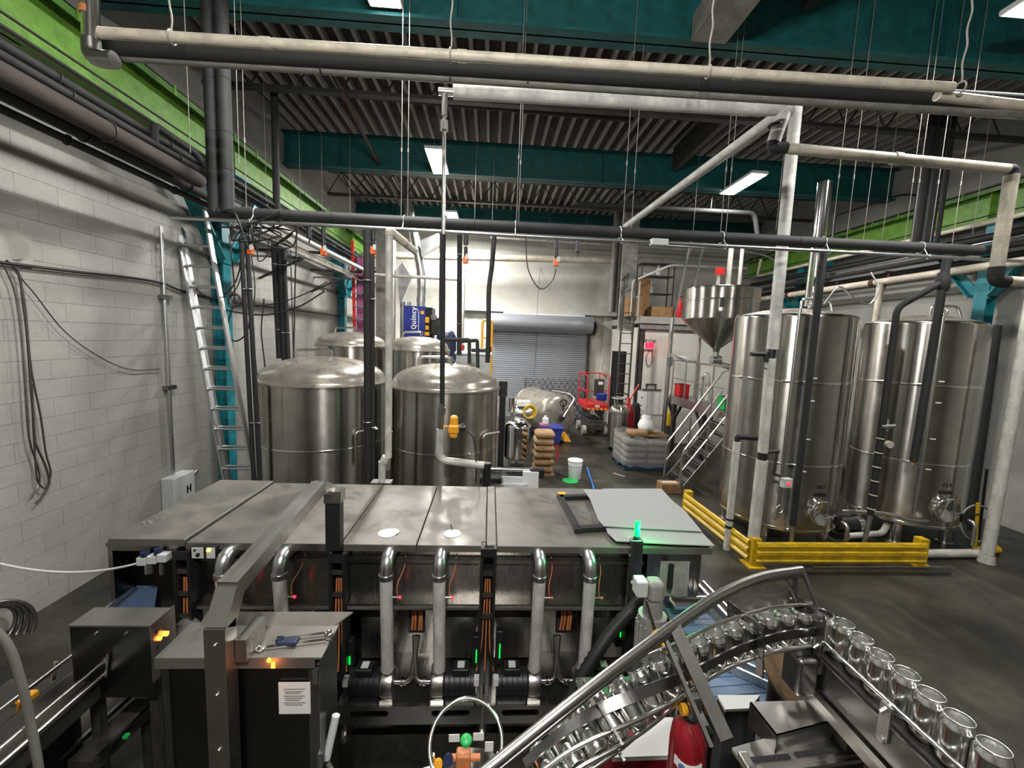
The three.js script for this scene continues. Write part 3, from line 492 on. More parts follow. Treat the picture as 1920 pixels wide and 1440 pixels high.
// conduit, box, cables on the left wall
{ const x = XL + 0.05, a = atX(303, 425, x), b = atX(325, 890, x);
  const t = thing('wall_conduit', 'galvanised conduit running down the block wall to a grey box', 'conduit', [x, b[1], b[2]]);
  part('tube', cy([x, a[1], b[2]], [x, b[1], b[2]], 0.024), M.galv, t);
  for (const py of [557, 728]) { const q = atX(308, py, x); part('strap', [bb(XL + 0.008, x + 0.03, q[1] - 0.03, q[1] + 0.03, b[2] - 0.11, b[2] + 0.06)], M.dull, t); }
  const c = atX(313, 893, x + 0.15), d = atX(345, 950, x + 0.15);
  const e = thing('electrical_box', 'grey wall box marked with a black H below the conduit', 'electrical box', [XL + 0.1, b[1] - 0.6, b[2]]);
  part('enclosure', rb(XL + 0.1, b[1] - 0.32, b[2] - 0.02, 0.18, 0.64, 0.42, 0.012), M.pale, e);
  part('marking', text('H', 0.12).rotateY(Math.PI / 2).translate(XL + 0.191, b[1] - 0.24, b[2] - 0.1), M.black, e);
  part('connector', [cy([XL + 0.1, b[1] - 0.14, b[2] - 0.22], [XL + 0.16, b[1] - 0.04, b[2] - 0.32], 0.03)], M.galv, e); void c; void d;
  const cab = (l, pts, r = 0.012, m = M.black) => single('wall_cable', l, 'cable', curve(pts.map(([px, py, o = 0.05]) => atX(px, py, XL + o)), r, 30, 6), m);
  cab('thick black cable strung along the block wall behind the ladder', [[-40, 487], [120, 507], [300, 530], [340, 545], [430, 566], [530, 578], [620, 590], [700, 603]], 0.016);
  cab('thin cable drooping from the black cable to the conduit', [[20, 500], [60, 545], [120, 620], [180, 665], [240, 692], [300, 692]], 0.006, M.iron);
  cab('grey cable hanging down the block wall in a long loop', [[12, 488], [34, 510], [42, 560], [50, 620], [56, 700], [62, 780], [66, 830], [84, 870], [92, 905], [80, 930], [66, 944]], 0.01, M.iron);
  cab('second grey cable hanging in the long loop on the block wall', [[30, 500], [45, 560], [58, 690], [76, 780], [86, 850], [95, 890], [84, 915], [72, 905], [66, 860], [60, 720]], 0.008, M.iron);
  cab('pale cable behind the hanging grey loop', [[8, 500], [25, 540], [38, 620], [46, 720], [54, 820], [74, 905], [55, 935]], 0.007, M.dull);
  single('wall_plate', 'round blank plate high on the block wall', 'wall plate', [cy(atX(20, 462, XL + 0.005), atX(20, 462, XL + 0.03), 0.12, 0.12, 20), bb(XL + 0.003, XL + 0.02, atX(20, 462, XL)[1] - 0.17, atX(20, 462, XL)[1] + 0.17, atX(20, 462, XL)[2] - 0.17, atX(20, 462, XL)[2] + 0.17)], M.upper);
  // cable tangle between ladder and fermenters
  const tang = [[[330, 412], [345, 480], [355, 520], [372, 545], [400, 560], [440, 545], [455, 500], [462, 440]], [[430, 440], [436, 500], [440, 560], [432, 590], [426, 620], [440, 640], [462, 625], [468, 590], [462, 540]], [[478, 430], [482, 470], [486, 490], [500, 480], [503, 440]], [[400, 575], [440, 585], [500, 590], [560, 575], [610, 545]], [[430, 575], [500, 572], [560, 556], [615, 528]], [[455, 470], [445, 520], [430, 545], [415, 556]], [[472, 480], [478, 540], [474, 600], [478, 660], [484, 720]], [[495, 560], [490, 620], [496, 680], [500, 740]], [[545, 470], [547, 560], [550, 660]], [[556, 450], [553, 540], [552, 600], [550, 690]]];
  tang.forEach((p, i) => { const o = i % 3; single('loose_cable', 'loose black cable strung between the ladder and the fermenters', 'cable', curve(p.map(([px, py]) => atZ(px, py, -6.6 - 0.25 * o)), 0.009 + 0.003 * (i % 2), 30, 6), M.black, 'loose cables left of the fermenters'); });
  const cc = atZ(440, 562, -6.55); single('cable_coil', 'coil of dark cable hung where the wires cross', 'cable', [ring(cc, 0.09, 0.012, [0.3, 0.2, 1], 24, 6), ring([cc[0], cc[1] - 0.02, cc[2] + 0.02], 0.1, 0.012, [-0.2, 0.3, 1], 24, 6), ring([cc[0] + 0.02, cc[1], cc[2] + 0.03], 0.085, 0.012, [0.1, -0.3, 1], 24, 6)], M.iron);
  const cn = atZ(490, 425, -5.0); single('cable_bundle', 'tangled bundle of cable ends tied to the header pipe', 'cable', Array.from({ length: 9 }, (_, i) => curve([[cn[0] + rr(-0.5, 0.4), cn[1] + rr(-0.05, 0.12), cn[2] + rr(-0.2, 0.2)], [cn[0] + rr(-0.3, 0.3), cn[1] + rr(-0.25, 0.1), cn[2] + rr(-0.2, 0.2)], [cn[0] + rr(-0.3, 0.3), cn[1] + rr(-0.3, 0.05), cn[2] + rr(-0.2, 0.2)], [cn[0] + rr(-0.5, 0.4), cn[1] + rr(-0.1, 0.15), cn[2] + rr(-0.2, 0.2)]], 0.01, 16, 5)), M.black);
}
// extension ladder
{ const A = V(...atZ(450, 905, -6.3)), top = V(...atZ(356, 405, -6.55)), L = A.distanceTo(top), dir = top.clone().sub(A).normalize();
  // the foot stands on the floor on the same line
  const foot = A.clone().addScaledVector(dir, -A.y / dir.y), len = foot.distanceTo(top);
  const t = thing('extension_ladder', 'aluminium extension ladder leaning against the block wall', 'ladder', foot.toArray()); void L;
  const side = V(1, 0, -0.05).normalize(), nrm = V().crossVectors(dir, side).normalize();
  const pt = (s, u, n) => foot.clone().addScaledVector(dir, s).addScaledVector(side, u).addScaledVector(nrm, n).toArray();
  for (const [n, s0, s1, w, nm] of [[0, 0, len - 0.25, 0.21, 'base_rail'], [0.07, 0.25, len + 0.15, 0.185, 'fly_rail']]) {
    for (const u of [-w, w]) part(nm, [bar(pt(s0, u, n), pt(s1, u, n), 0.028, 0.075, nrm.toArray())], M.galv, t);
  }
  for (let s = 0.3; s < len - 0.2; s += 0.305) { part('rung', cy(pt(s, -0.21, 0), pt(s, 0.21, 0), 0.017, 0.017, 8), M.galv, t); part('rung', cy(pt(s + 0.03, -0.185, 0.07), pt(s + 0.03, 0.185, 0.07), 0.017, 0.017, 8), M.galv, t); part('rung_cap', [cy(pt(s, -0.228, 0), pt(s, -0.222, 0), 0.02, 0.02, 8), cy(pt(s + 0.03, -0.203, 0.07), pt(s + 0.03, -0.198, 0.07), 0.02, 0.02, 8)], M.black, t); }
  part('label_sticker', bar(pt(0.95, -0.226, 0), pt(1.2, -0.226, 0), 0.003, 0.06, nrm.toArray()), M.white, t); part('shoe', [bar(pt(0, -0.21, 0), pt(0.1, -0.21, 0), 0.05, 0.1, nrm.toArray()), bar(pt(0, 0.21, 0), pt(0.1, 0.21, 0), 0.05, 0.1, nrm.toArray())], M.black, t);
}
// right hand pipes
{ const x = 8.0, a = atX(1405, 564, x), b = atX(1915, 490, x), y = (a[1] + b[1]) / 2;
  const t = thing('beige_main', 'long beige pipe sloping past above the upright tanks', 'pipe', [x, y, -9]);
  part('pipe', cy([x, y, 0], [x, y, -13.2], 0.068), M.beige, t); for (const px of [1480, 1640]) { const q = atX(px, 552 - (px - 1405) * 0.145 + 12, x); part('coupling', cy([x, y, q[2] - 0.08], [x, y, q[2] + 0.02], 0.08), M.rust, t); }
  part('saddle_valve', [cy([x, y + 0.06, -8.2], [x, y + 0.16, -8.2], 0.03), cy([x - 0.1, y + 0.17, -8.2], [x + 0.1, y + 0.17, -8.2], 0.02)], M.rust, t);
  part('stub', cy([x - 0.02, y - 0.06, -8.35], [x - 0.02, 3.6, -8.35], 0.06), M.beige, t);
  const blk = [[8.5, 5.05, 0.07, M.foam, 'upper thick black pipe on the rack behind the tanks'], [8.35, 4.82, 0.05, M.foamGrey, 'middle grey pipe on the rack behind the tanks'], [8.6, 4.7, 0.06, M.foam, 'lower black pipe on the rack behind the tanks'], [8.3, 5.25, 0.035, M.greyPipe, 'slim grey pipe on the rack behind the tanks'], [8.4, 4.95, 0.02, M.galv, 'thin steel conduit on the rack behind the tanks']];
  for (const [xx, yy, r, m, l] of blk) single('rack_pipe', l, 'pipe', cy([xx, yy, 0], [xx, yy, -13.5], r, r, 12), m);
  const be = atX(1420, 518, 8.2); single('rack_pipe', 'beige pipe with a drooping bend along the green beam', 'pipe', sw([[8.2, be[1] + 0.5, be[2] + 0.1], [8.2, be[1], be[2]], [8.2, be[1] + 0.0, -3]], 0.04, 0.1), M.beige);
  for (const z of [-5.6, -9.6, -12.6]) single('rack_bracket', 'dark steel bracket carrying the pipes behind the tanks', 'bracket', [bb(8.1, XR - 0.01, 4.58, 4.63, z - 0.025, z + 0.025)], M.iron, 'right rack brackets');
  for (const [px, l] of [[1720, 'thicker'], [1742, 'middle'], [1760, 'slimmest']]) { const z = -7.2, q = atZ(px, 430, z); single('insulated_riser', l + ' grey riser of the three rising above the second upright tank', 'pipe', cy([q[0], 4.75, z], [q[0], 7.44, z], l === 'slimmest' ? 0.035 : 0.075), M.foamGrey); }
  { const z = -8, p = [atZ(1562, 445, z), atZ(1565, 405, z), atZ(1690, 365, z), atZ(1760, 368, z)]; single('steel_conduit', 'thin black pipe cranked over the green beam behind the tanks', 'pipe', sw(p, 0.02, 0.08, 8), M.black); }
  { const z = -10, p = [atZ(1080, 382, z), atZ(1415, 400, z), atZ(1420, 440, z)]; const ot = thing('overhead_pipe', 'black pipe turning down beside the lamp above the tanks', 'pipe', p[1]); part('pipe', sw(p, 0.055, 0.15), M.foam, ot); for (const f of [0.2, 0.75]) { const q = p[0].map((v, i) => v + (p[1][i] - v) * f); part('hanger', cy(q, [q[0], 7.56, z], 0.006, 0.006, 5), M.dull, ot); } }
  // tall white riser with valves
  const z = -5.38, A = atZ(1494, 188, z), B = atZ(1448, 655, z), C = atZ(1411, 1025, z);
  const w = thing('white_riser', 'tall white riser pipe with black valves in front of the first upright tank', 'pipe', [C[0], 0, z]);
  part('upper_run', cy([A[0], A[1], z], B, 0.072), M.insul, w);
  const D = atZ(1445, 672, z), E1 = atZ(1430, 848, z), E2 = atZ(1429, 862, z);
  part('valve', [cy(B, D, 0.05), cy([D[0] - 0.28, D[1] + 0.05, z], [D[0], D[1] + 0.05, z], 0.03), cy([D[0] - 0.06, D[1] + 0.05, z], [D[0] - 0.06, D[1] - 0.05, z], 0.04)], M.black, w);
  part('band', cy([D[0], D[1] - 0.03, z], [D[0], D[1] - 0.07, z], 0.062), M.white, w); part('joint', cy([D[0], D[1] - 0.08, z], [D[0] - 0.005, D[1] - 0.15, z], 0.06), M.black, w);
  part('lower_run', cy(D, E1, 0.066), M.pvc, w); part('joint', cy(E1, E2, 0.058), M.black, w); part('foot_run', cy(E2, [C[0], 0, z], 0.075), M.pvc, w);
  const q0 = atZ(1447, 862, z + 0.02); part('gauge_bracket', [cy([E1[0], E1[1], z], [q0[0] + 0.1, E1[1] + 0.02, z], 0.025), cy([q0[0] + 0.08, E1[1], z], [q0[0] + 0.06, E1[1] - 0.32, z], 0.02), cy([q0[0] + 0.05, E1[1] - 0.3, z], [q0[0] + 0.28, E1[1] - 0.36, z], 0.02)], M.iron, w);
  const S = atZ(1474, 905, z + 0.05); const bxs = part('sensor_box', rb(S[0], S[1], z + 0.05, 0.13, 0.13, 0.08, 0.01), M.pale, w, 'grey sensor box with a red readout'); part('readout', bx(S[0] + 0.01, S[1] - 0.005, z + 0.092, 0.05, 0.035, 0.006), G.red, bxs);
  const R = atZ(1462, 955, z + 0.03); part('dial', [ring(R, 0.055, 0.01, [0.1, 0, 1], 24, 6), cy([R[0], R[1] + 0.05, R[2]], [R[0] + 0.02, S[1] - 0.05, z + 0.05], 0.006, 0.006, 5)], M.galv, w);
  const v2 = -5.75, a2 = atZ(1382, 828, v2), b2 = atZ(1368, 975, v2); const s2 = thing('white_riser', 'short white riser with black end fittings at the edge of the first upright tank', 'pipe', [b2[0], 0, v2]);
  part('pipe', cy(a2, b2, 0.05), M.pvc, s2); part('foot', cy(b2, [b2[0], 0, v2], 0.05), M.pvc, s2); part('cap', [cy(a2, [a2[0], a2[1] + 0.08, v2], 0.035), cy([a2[0], a2[1] + 0.07, v2], [a2[0] + 0.35, a2[1] + 0.06, v2], 0.04)], M.black, s2); part('band', [cy(b2, [b2[0], b2[1] + 0.03, v2], 0.054)], M.black, s2); part('band', cy([b2[0], b2[1] - 0.08, v2], [b2[0], b2[1] - 0.12, v2], 0.054), M.black, s2);
  // far right riser
  const zr = -5.45, g = atZ(1918, 660, zr), h = atZ(1850, 1046, zr); single('white_riser', 'leaning white pipe standing on the floor past the second upright tank', 'pipe', [cy(h, g, 0.075), cy(g, g.map((v, i) => v + (g[i] - h[i]) * 0.9), 0.075), cy([h[0], 0, zr], [h[0], 0.1, zr], 0.1, 0.085)], M.pvc);
  // black lines in front of the tanks
  const zb = -5.4; const k1 = atZ(1541, 500, zb), k2 = atZ(1486, 985, zb); const kb = thing('black_drop_line', 'black insulated line dropping down the face of the first upright tank', 'pipe', [k2[0], k2[1], zb]); part('pipe', sw([atZ(1546, 470, zb), k1, k2], 0.045, 0.05), M.foam, kb); part('tail', sw([k2, [k2[0] + 0.02, 0.12, zb], [k2[0] + 0.15, 0.08, zb - 0.3]], 0.03, 0.06), M.galv, kb);
  const m1 = atZ(1777, 478, zb), m2 = atZ(1713, 866, zb); const mb = thing('black_drop_line', 'thicker black line with a taped bulge before the second upright tank', 'pipe', [m2[0], m2[1], zb]); part('pipe', cy(m1, m2, 0.048), M.foam, mb); const mm = atZ(1768, 530, zb); part('bulge', lad([[0.05, -0.12], [0.075, -0.05], [0.08, 0.05], [0.05, 0.14]], mm, [-0.17, 1, 0], 16), M.foam, mb); part('tip', cy(m2, [m2[0] - 0.01, m2[1] - 0.04, zb], 0.015), M.amber, mb);
  const n0 = atZ(1764, 530, zb), n1 = atZ(1682, 577, zb), n2 = atZ(1650, 800, zb), n3 = atZ(1632, 965, zb); const n4 = [n3[0] - 0.06, 0, zb]; const nb = thing('black_drop_line', 'black line angling off and running down between the upright tanks with white bands', 'pipe', [n3[0], n3[1], zb]);
  part('pipe', sw([n0, n1, n3], 0.04, 0.1), M.foam, nb); part('tail', cy(n3, n4, 0.03), M.galv, nb); for (let i = 0; i < 6; i++) { const f = 0.62 + i * 0.07, q = n1.map((v, j) => v + (n3[j] - v) * f); part('band', ring(q, 0.043, 0.008, [0.13, 1, 0], 14, 5), M.beige, nb); } part('fitting', [cy([n2[0], n2[1], zb + 0.02], [n2[0] + 0.16, n2[1] + 0.02, zb + 0.05], 0.03), cy([n2[0] + 0.1, n2[1] + 0.1, zb], [n2[0] + 0.1, n2[1] - 0.06, zb], 0.02)], M.galv, nb); part('dial', cy([n2[0] + 0.14, n2[1] - 0.24, zb], [n2[0] + 0.14, n2[1] - 0.24, zb + 0.05], 0.05), M.beige, nb);
  const zf = -6.5, o1 = atZ(1872, 610, zf), o2 = atZ(1822, 985, zf); single('black_drop_line', 'black line running down past the far edge of the second upright tank', 'pipe', cy(o1, [o2[0] - 0.02, 0, zf], 0.05), M.foam);
}
// pipes on the back wall, silver ducts
{ const z = -14.2, a = atZ(700, 478, z), b = atZ(1165, 492, z);
  single('back_wall_pipe', 'beige pipe crossing in front of the back wall header', 'pipe', cy([a[0], a[1], z], [b[0], b[1] + 0.05, z], 0.11), M.beige);
  const c = atZ(920, 445, z), d = atZ(1500, 480, z); single('back_wall_pipe', 'slim pale pipe crossing above the beige back wall pipe', 'pipe', cy(c, d, 0.035), M.pvc);
  const e = atZ(1290, 505, -11.5), f = atZ(1375, 480, -11.5); single('back_wall_pipe', 'slim steel pipe cranked above the hopper', 'pipe', sw([atZ(1180, 455, -11.5), atZ(1400, 470, -11.5), atZ(1440, 480, -11.5), atZ(1470, 500, -11.5)], 0.03, 0.15), M.galv); void e; void f;
  // silver ducts near the compressor
  const zd = -12.5; const p = [atZ(757, 290, zd), atZ(765, 380, zd), atZ(782, 470, zd), atZ(790, 520, zd), atZ(789, 580, zd)];
  single('silver_duct', 'crinkled silver duct running down to the blue compressor', 'duct', sweepV(new THREE.CatmullRomCurve3(p.map(q => V(...q))).getPoints(40), t => 0.13 + 0.012 * Math.sin(t * 90), 16), M.galv);
  single('silver_duct', 'wide grey sheet metal duct standing behind the white riser', 'duct', [bb(atZ(705, 500, zd)[0], atZ(735, 500, zd)[0], 0, 6.3, zd - 0.5, zd)], M.greyPipe);
  const s = atZ(745, 470, zd + 0.2), e2 = atZ(762, 590, zd + 0.2);
  single('silver_duct', 'silver round duct standing beside the white riser', 'duct', [cy([e2[0] - 0.15, 4.0, zd - 0.5], [e2[0] - 0.15, 0, zd - 0.5], 0.18)], M.galv); single('duct_flap', 'bent silver sheet flap by the white riser', 'duct', [prism([atZ(742, 505, zd - 0.35), atZ(755, 492, zd - 0.35), atZ(772, 520, zd - 0.35), atZ(750, 575, zd - 0.35)], [0, 0, -0.15])], M.galv); single('duct_flap', 'bent silver sheet flap under the header pipe', 'duct', [prism([atZ(787, 452, zd + 0.3), atZ(822, 436, zd + 0.3), atZ(823, 458, zd + 0.3), atZ(790, 480, zd + 0.3)], [0, 0, -0.3])], M.galv); void s;
  // slim beige drops at the right of the door and white sheet column
  const zc = -13.0; const wa = atZ(1168, 482, zc), wb = atZ(1187, 600, zc);
  const sc = thing('white_panel_column', 'pale column with a small black sketch beside the mezzanine', 'column', [(wa[0] + wb[0]) / 2, 0, zc]); part('post', bb(wa[0], wb[0], 3.4, 7.4, zc - 0.12, zc), M.sheet, sc);
  const lm = atZ(1175, 520, zc + 0.005); part('sketch', [sweepV([[-0.06, -0.1], [0.05, 0.14], [0.07, -0.02], [-0.02, -0.08], [0.06, -0.1], [0.0, 0.03]].map(([x, y]) => V(lm[0] + x, lm[1] + y, zc + 0.006)), 0.01, 5), ring([lm[0] - 0.02, lm[1] - 0.18, zc + 0.006], 0.05, 0.009, [0, 0, 1], 14, 5)], M.black, sc);
  for (const [px, r] of [[1150, 0.1], [1160, 0.07]]) { const q = atZ(px, 520, -13.6); single('back_wall_riser', r > 0.08 ? 'broad pale riser between the header and the mezzanine' : 'narrow pale riser between the header and the mezzanine', 'pipe', cy([q[0], 4.0, -13.6], [q[0], 7.4, -13.6], r), M.greyPipe); }
}

// ================================================================ vessels
function fermenter(cx, cz, r, rim, domeH, label, opt = {}) {
  const t = thing('fermenter', label, 'tank', [cx, 0, cz], 'domed fermenters');
  const y0 = 0.55;
  part('shell', la([[r, y0], [r, rim - 0.02], [r + 0.012, rim - 0.015], [r + 0.012, rim + 0.015], [r - 0.01, rim + 0.02]], [cx, 0, cz], 72), M.tank, t);
  part('weld_band', la([[r + 0.001, rim - 0.9], [r + 0.006, rim - 0.895], [r + 0.006, rim - 0.875], [r + 0.001, rim - 0.87]], [cx, 0, cz], 64), M.chrome, t);
  const prof = [[r + 0.015, rim], [r + 0.02, rim + 0.02], [r - 0.005, rim + 0.05], [r - 0.012, rim + 0.06], [r - 0.03, rim + 0.1]];
  for (let i = 1; i <= 14; i++) { const a = i / 14; prof.push([(r - 0.03) * (1 - Math.pow(a, 1.7)), rim + 0.1 + (domeH - 0.1) * Math.sin(a * Math.PI / 2)]); }
  part('dome', la(prof, [cx, 0, cz], 64), M.dome, t);
  part('cone', la([[r, y0], [r * 0.55, 0.36], [0.1, 0.22], [0.0, 0.22]], [cx, 0, cz], 48), M.tank, t);
  for (let i = 0; i < 4; i++) { const a = Math.PI / 4 + i * Math.PI / 2, x = cx + (r - 0.08) * Math.cos(a), z = cz + (r - 0.08) * Math.sin(a); part('leg', [cy([x, 0, z], [x, 0.62, z], 0.05), cy([x, 0, z], [x, 0.02, z], 0.09)], M.steel, t); }
  part('spray_arm', sw([[cx - r * 0.55, rim + domeH * 0.6, cz - r * 0.2], [cx - r * 0.55, rim + domeH + 0.08, cz - r * 0.2], [cx + r * 0.05, rim + domeH + 0.1, cz - r * 0.2], [cx + r * 0.05, rim + domeH * 0.9, cz - r * 0.2]], 0.022, 0.06), M.steel, t);
  part('lifting_lug', [ring([cx + r * 0.62, rim + domeH * 0.72, cz + r * 0.1], 0.035, 0.012, [1, 0, 0.4], 16, 6)], M.steel, t);
  part('pressure_valve', [cy([cx + r * 0.1, rim + domeH - 0.03, cz], [cx + r * 0.1, rim + domeH + 0.12, cz], 0.024), cy([cx + r * 0.1, rim + domeH + 0.05, cz], [cx + r * 0.1, rim + domeH + 0.07, cz], 0.04)], M.chrome, t);
  part('side_line', sw([[cx + r * 0.75, 1.15, cz + r * 0.72], [cx + r * 0.75, 1.6, cz + r * 0.72], [cx + r * 1.02, 1.6, cz + r * 0.5]], 0.022, 0.06), M.steel, t);
  if (opt.nozzles) part('nozzle', [cy([cx - r * 0.6, rim + 0.12, cz + r * 0.6], [cx - r * 0.6, rim + 0.2, cz + r * 0.6], 0.02), cy([cx - r * 0.48, rim + 0.12, cz + r * 0.7], [cx - r * 0.48, rim + 0.2, cz + r * 0.7], 0.02)], M.steel, t);
  return t;
}
fermenter(-2.57, -6.6, 0.92, 2.24, 0.38, 'broad domed steel fermenter in front beside the ladder', {});
fermenter(-0.68, -6.55, 0.83, 2.22, 0.36, 'domed steel fermenter in front behind the orange valve', { nozzles: 1 });
fermenter(-3.0, -9.2, 0.72, 2.72, 0.3, 'domed steel fermenter in the rear row below the red ladder', {});
fermenter(-1.55, -9.1, 0.66, 2.68, 0.3, 'domed steel fermenter in the rear row below the blue compressor', {});

function liquorTank(cx, cz, r, l1, l2, label) {
  const t = thing('liquor_tank', label, 'tank', [cx, 0, cz], 'upright liquor tanks'), y0 = 0.36, y1 = 3.52;
  part('shell', la([[r - 0.04, y0 - 0.02], [r, y0], [r, y1 - 0.06], [r - 0.02, y1 - 0.015], [r - 0.06, y1]], [cx, 0, cz], 80), M.tank, t);
  part('top', la([[r - 0.06, y1], [r * 0.6, y1 + 0.07], [0.2, y1 + 0.11], [0, y1 + 0.11]], [cx, 0, cz], 64), M.dome, t);
  part('bottom', la([[r - 0.04, y0 - 0.02], [r * 0.6, y0 - 0.08], [0, y0 - 0.1]], [cx, 0, cz], 48), M.tank, t);
  for (const y of [y0 + 0.025, 1.35, 2.55]) part('weld_band', la([[r, y - 0.02], [r + 0.007, y - 0.014], [r + 0.007, y + 0.014], [r, y + 0.02]], [cx, 0, cz], 64), M.chrome, t);
  for (let i = 0; i < 4; i++) { const a = Math.PI / 4 + i * Math.PI / 2, x = cx + (r - 0.14) * Math.cos(a), z = cz + (r - 0.14) * Math.sin(a); part('leg', [cy([x, 0, z], [x, y0 + 0.02, z], 0.075), cy([x, 0, z], [x, 0.02, z], 0.11)], M.steel, t); }
  // manway facing the camera
  const A = cx < 6 ? 0.1 : -0.06, dx = Math.sin(A), dz = Math.cos(A), my = 0.69, mx = cx + dx * (r - 0.02), mz = cz + dz * (r - 0.02), d = [dx, 0, dz];
  part('manway_collar', lad([[0.165, 0], [0.18, 0.06], [0.19, 0.075], [0.18, 0.09], [0.155, 0.09]], [mx, my, mz], d, 40), M.chrome, t);
  const door = part('manway_door', lad([[0.175, 0.085], [0.168, 0.1], [0.1, 0.06], [0, 0.045]].map(([q, y]) => [q, y]), [mx, my, mz], d, 40), M.chrome, t);
  const s = [dz, 0, -dx], at = (u, v, w) => [mx + s[0] * u + dx * w, my + v, mz + s[2] * u + dz * w];
  part('cross_bar', [bar(at(0, -0.24, 0.15), at(0.02, 0.24, 0.15), 0.018, 0.03, d), cy(at(0.01, 0, 0.13), at(0.01, 0, 0.2), 0.018), cy(at(-0.07, -0.02, 0.2), at(0.09, 0.02, 0.2), 0.01), cy(at(-0.2, 0.1, 0.09), at(-0.24, 0.14, 0.11), 0.02)], M.steel, door);
  // stencilled letters bent round the shell
  const bend = (g, y) => { const p = g.attributes.position; for (let i = 0; i < p.count; i++) { const u = p.getX(i), a = A + u / r, R = r + 0.002 + Math.max(0, p.getZ(i)); p.setXYZ(i, cx + Math.sin(a) * R, y + p.getY(i), cz + Math.cos(a) * R); } g.computeVertexNormals(); return g; };
  part('lettering', [bend(text(l1, 0.055, 0.002), my + 0.37), bend(text(l2, 0.055, 0.002), my + 0.255)], M.black, t, 'black stencilled letters');
  // white level dashes
  for (const y of [1.28, 1.75, 2.3, 2.62]) part('level_mark', bend(flat(new THREE.BoxGeometry(0.07, 0.018, 0.004, 4).translate(-0.28, 0, 0)), y), M.white, t);
  // sight tube and top fittings
  const sx = cx - r * 0.55, sz = cz + r * 0.87; part('sight_tube', [cy([sx, 0.55, sz], [sx, y1 + 0.05, sz], 0.022), ...[0.6, 1.3, 2.4, 3.4].map(y => cy([sx, y, sz], [sx + 0.02, y, sz - 0.12], 0.012))], M.steel, t);
  part('vent_pipe', sw([[cx + 0.1, y1 + 0.08, cz], [cx + 0.1, y1 + 0.28, cz], [cx + 0.55, y1 + 0.28, cz], [cx + 0.6, y1 + 0.02, cz + 0.05]], 0.02, 0.07), M.steel, t);
  part('lifting_lug', ring([cx - r * 0.1, y1 + 0.14, cz + r * 0.5], 0.05, 0.014, [1, 0, 0.4], 16, 6), M.steel, t);
  part('drain', [sw([[cx + dx * r + s[0] * 0.3, 0.55, cz + dz * (r - 0.1) + s[2] * 0.3], [cx + dx * (r + 0.25) + s[0] * 0.34, 0.55, cz + dz * (r + 0.15) + s[2] * 0.34], [cx + dx * (r + 0.25) + s[0] * 0.34, 0.2, cz + dz * (r + 0.15) + s[2] * 0.34]], 0.028, 0.08)], M.steel, t);
  part('drain_valve', [cy([cx + dx * (r + 0.1) + s[0] * 0.31, 0.5, cz + dz * (r + 0.02) + s[2] * 0.31], [cx + dx * (r + 0.1) + s[0] * 0.31, 0.62, cz + dz * (r + 0.02) + s[2] * 0.31], 0.05), bx(cx + dx * (r + 0.2) + s[0] * 0.4, 0.64, cz + dz * (r + 0.05) + s[2] * 0.4, 0.2, 0.015, 0.03)], M.black, t);
  return t;
}
liquorTank(4.72, -6.35, 0.82, 'HLT', '60BBL', 'tall upright steel tank stencilled in black behind the yellow guard corner');
liquorTank(7.0, -6.47, 0.74, 'CLT', '60BBL', 'tall upright steel tank stencilled in black beside the teal column');
single('tank_stack', 'polished steel stack pipe rising from the first upright tank', 'stack', [cy(atZ(1521, 575, -6.5), [atZ(1521, 575, -6.5)[0], 5.6, -6.5], 0.1, 0.1, 20)], M.chrome);
{ const z = -6.0, a = atZ(1610, 460, z); single('tank_hose', 'grey wire looping over the tops of the two upright tanks', 'cable', curve([[4.9, 3.7, -6.0], [5.1, 3.95, -6.0], [5.35, 3.8, -6.0], [5.6, 3.72, -6.0], [5.72, 3.95, -6.0], [5.65, 4.2, -6.1]], 0.012, 30), M.galv); void a; }
single('floor_pipe', 'white plastic pipe lying on the floor beyond the yellow guard', 'pipe', sw([atY(1500, 1028, 0.08), atY(1730, 1038, 0.08), atY(1838, 1037, 0.08)], 0.06, 0.05), M.pvc);
single('floor_pipe', 'white bent drain pipe between the feet of the upright tanks', 'pipe', sw([atY(1590, 1005, 0.12), atY(1655, 1000, 0.12), [atY(1655, 1000, 0.12)[0] + 0.06, 0.3, atY(1655, 1000, 0.12)[2]]], 0.045, 0.1), M.pvc);
single('floor_pipe', 'steel transfer pipe between the two upright tanks', 'pipe', sw([[5.35, 0.62, -5.75], [5.9, 0.66, -5.6], [6.3, 0.55, -5.62], [6.7, 0.5, -5.72]], 0.028, 0.15), M.steel);
{ const q = atY(1600, 1000, 0.1); const t = thing('transfer_pump', 'small dark pump on the floor between the upright tanks', 'pump', [q[0], 0, q[2]]); part('motor', [cy([q[0] - 0.25, 0.2, q[2] - 0.1], [q[0] + 0.1, 0.2, q[2] - 0.1], 0.11), bx(q[0] - 0.1, 0.05, q[2] - 0.1, 0.4, 0.1, 0.2)], M.black, t); part('volute', [cy([q[0] + 0.1, 0.2, q[2] - 0.1], [q[0] + 0.2, 0.2, q[2] - 0.1], 0.13), cy([q[0] + 0.15, 0.3, q[2] - 0.1], [q[0] + 0.15, 0.5, q[2] - 0.1], 0.03)], M.steel, t); }
for (const [a, b, l] of [[[1525, 1066], [1782, 1066], 'bright'], [[1500, 1074], [1782, 1075], 'dull']]) { const p = atY(...a, 0.025), q = atY(...b, 0.025); single('floor_rail', l + ' thin steel bar lying on the floor in front of the yellow guard', 'steel bar', bar(p, q, 0.03, 0.05), l === 'bright' ? M.galv : M.dull); }
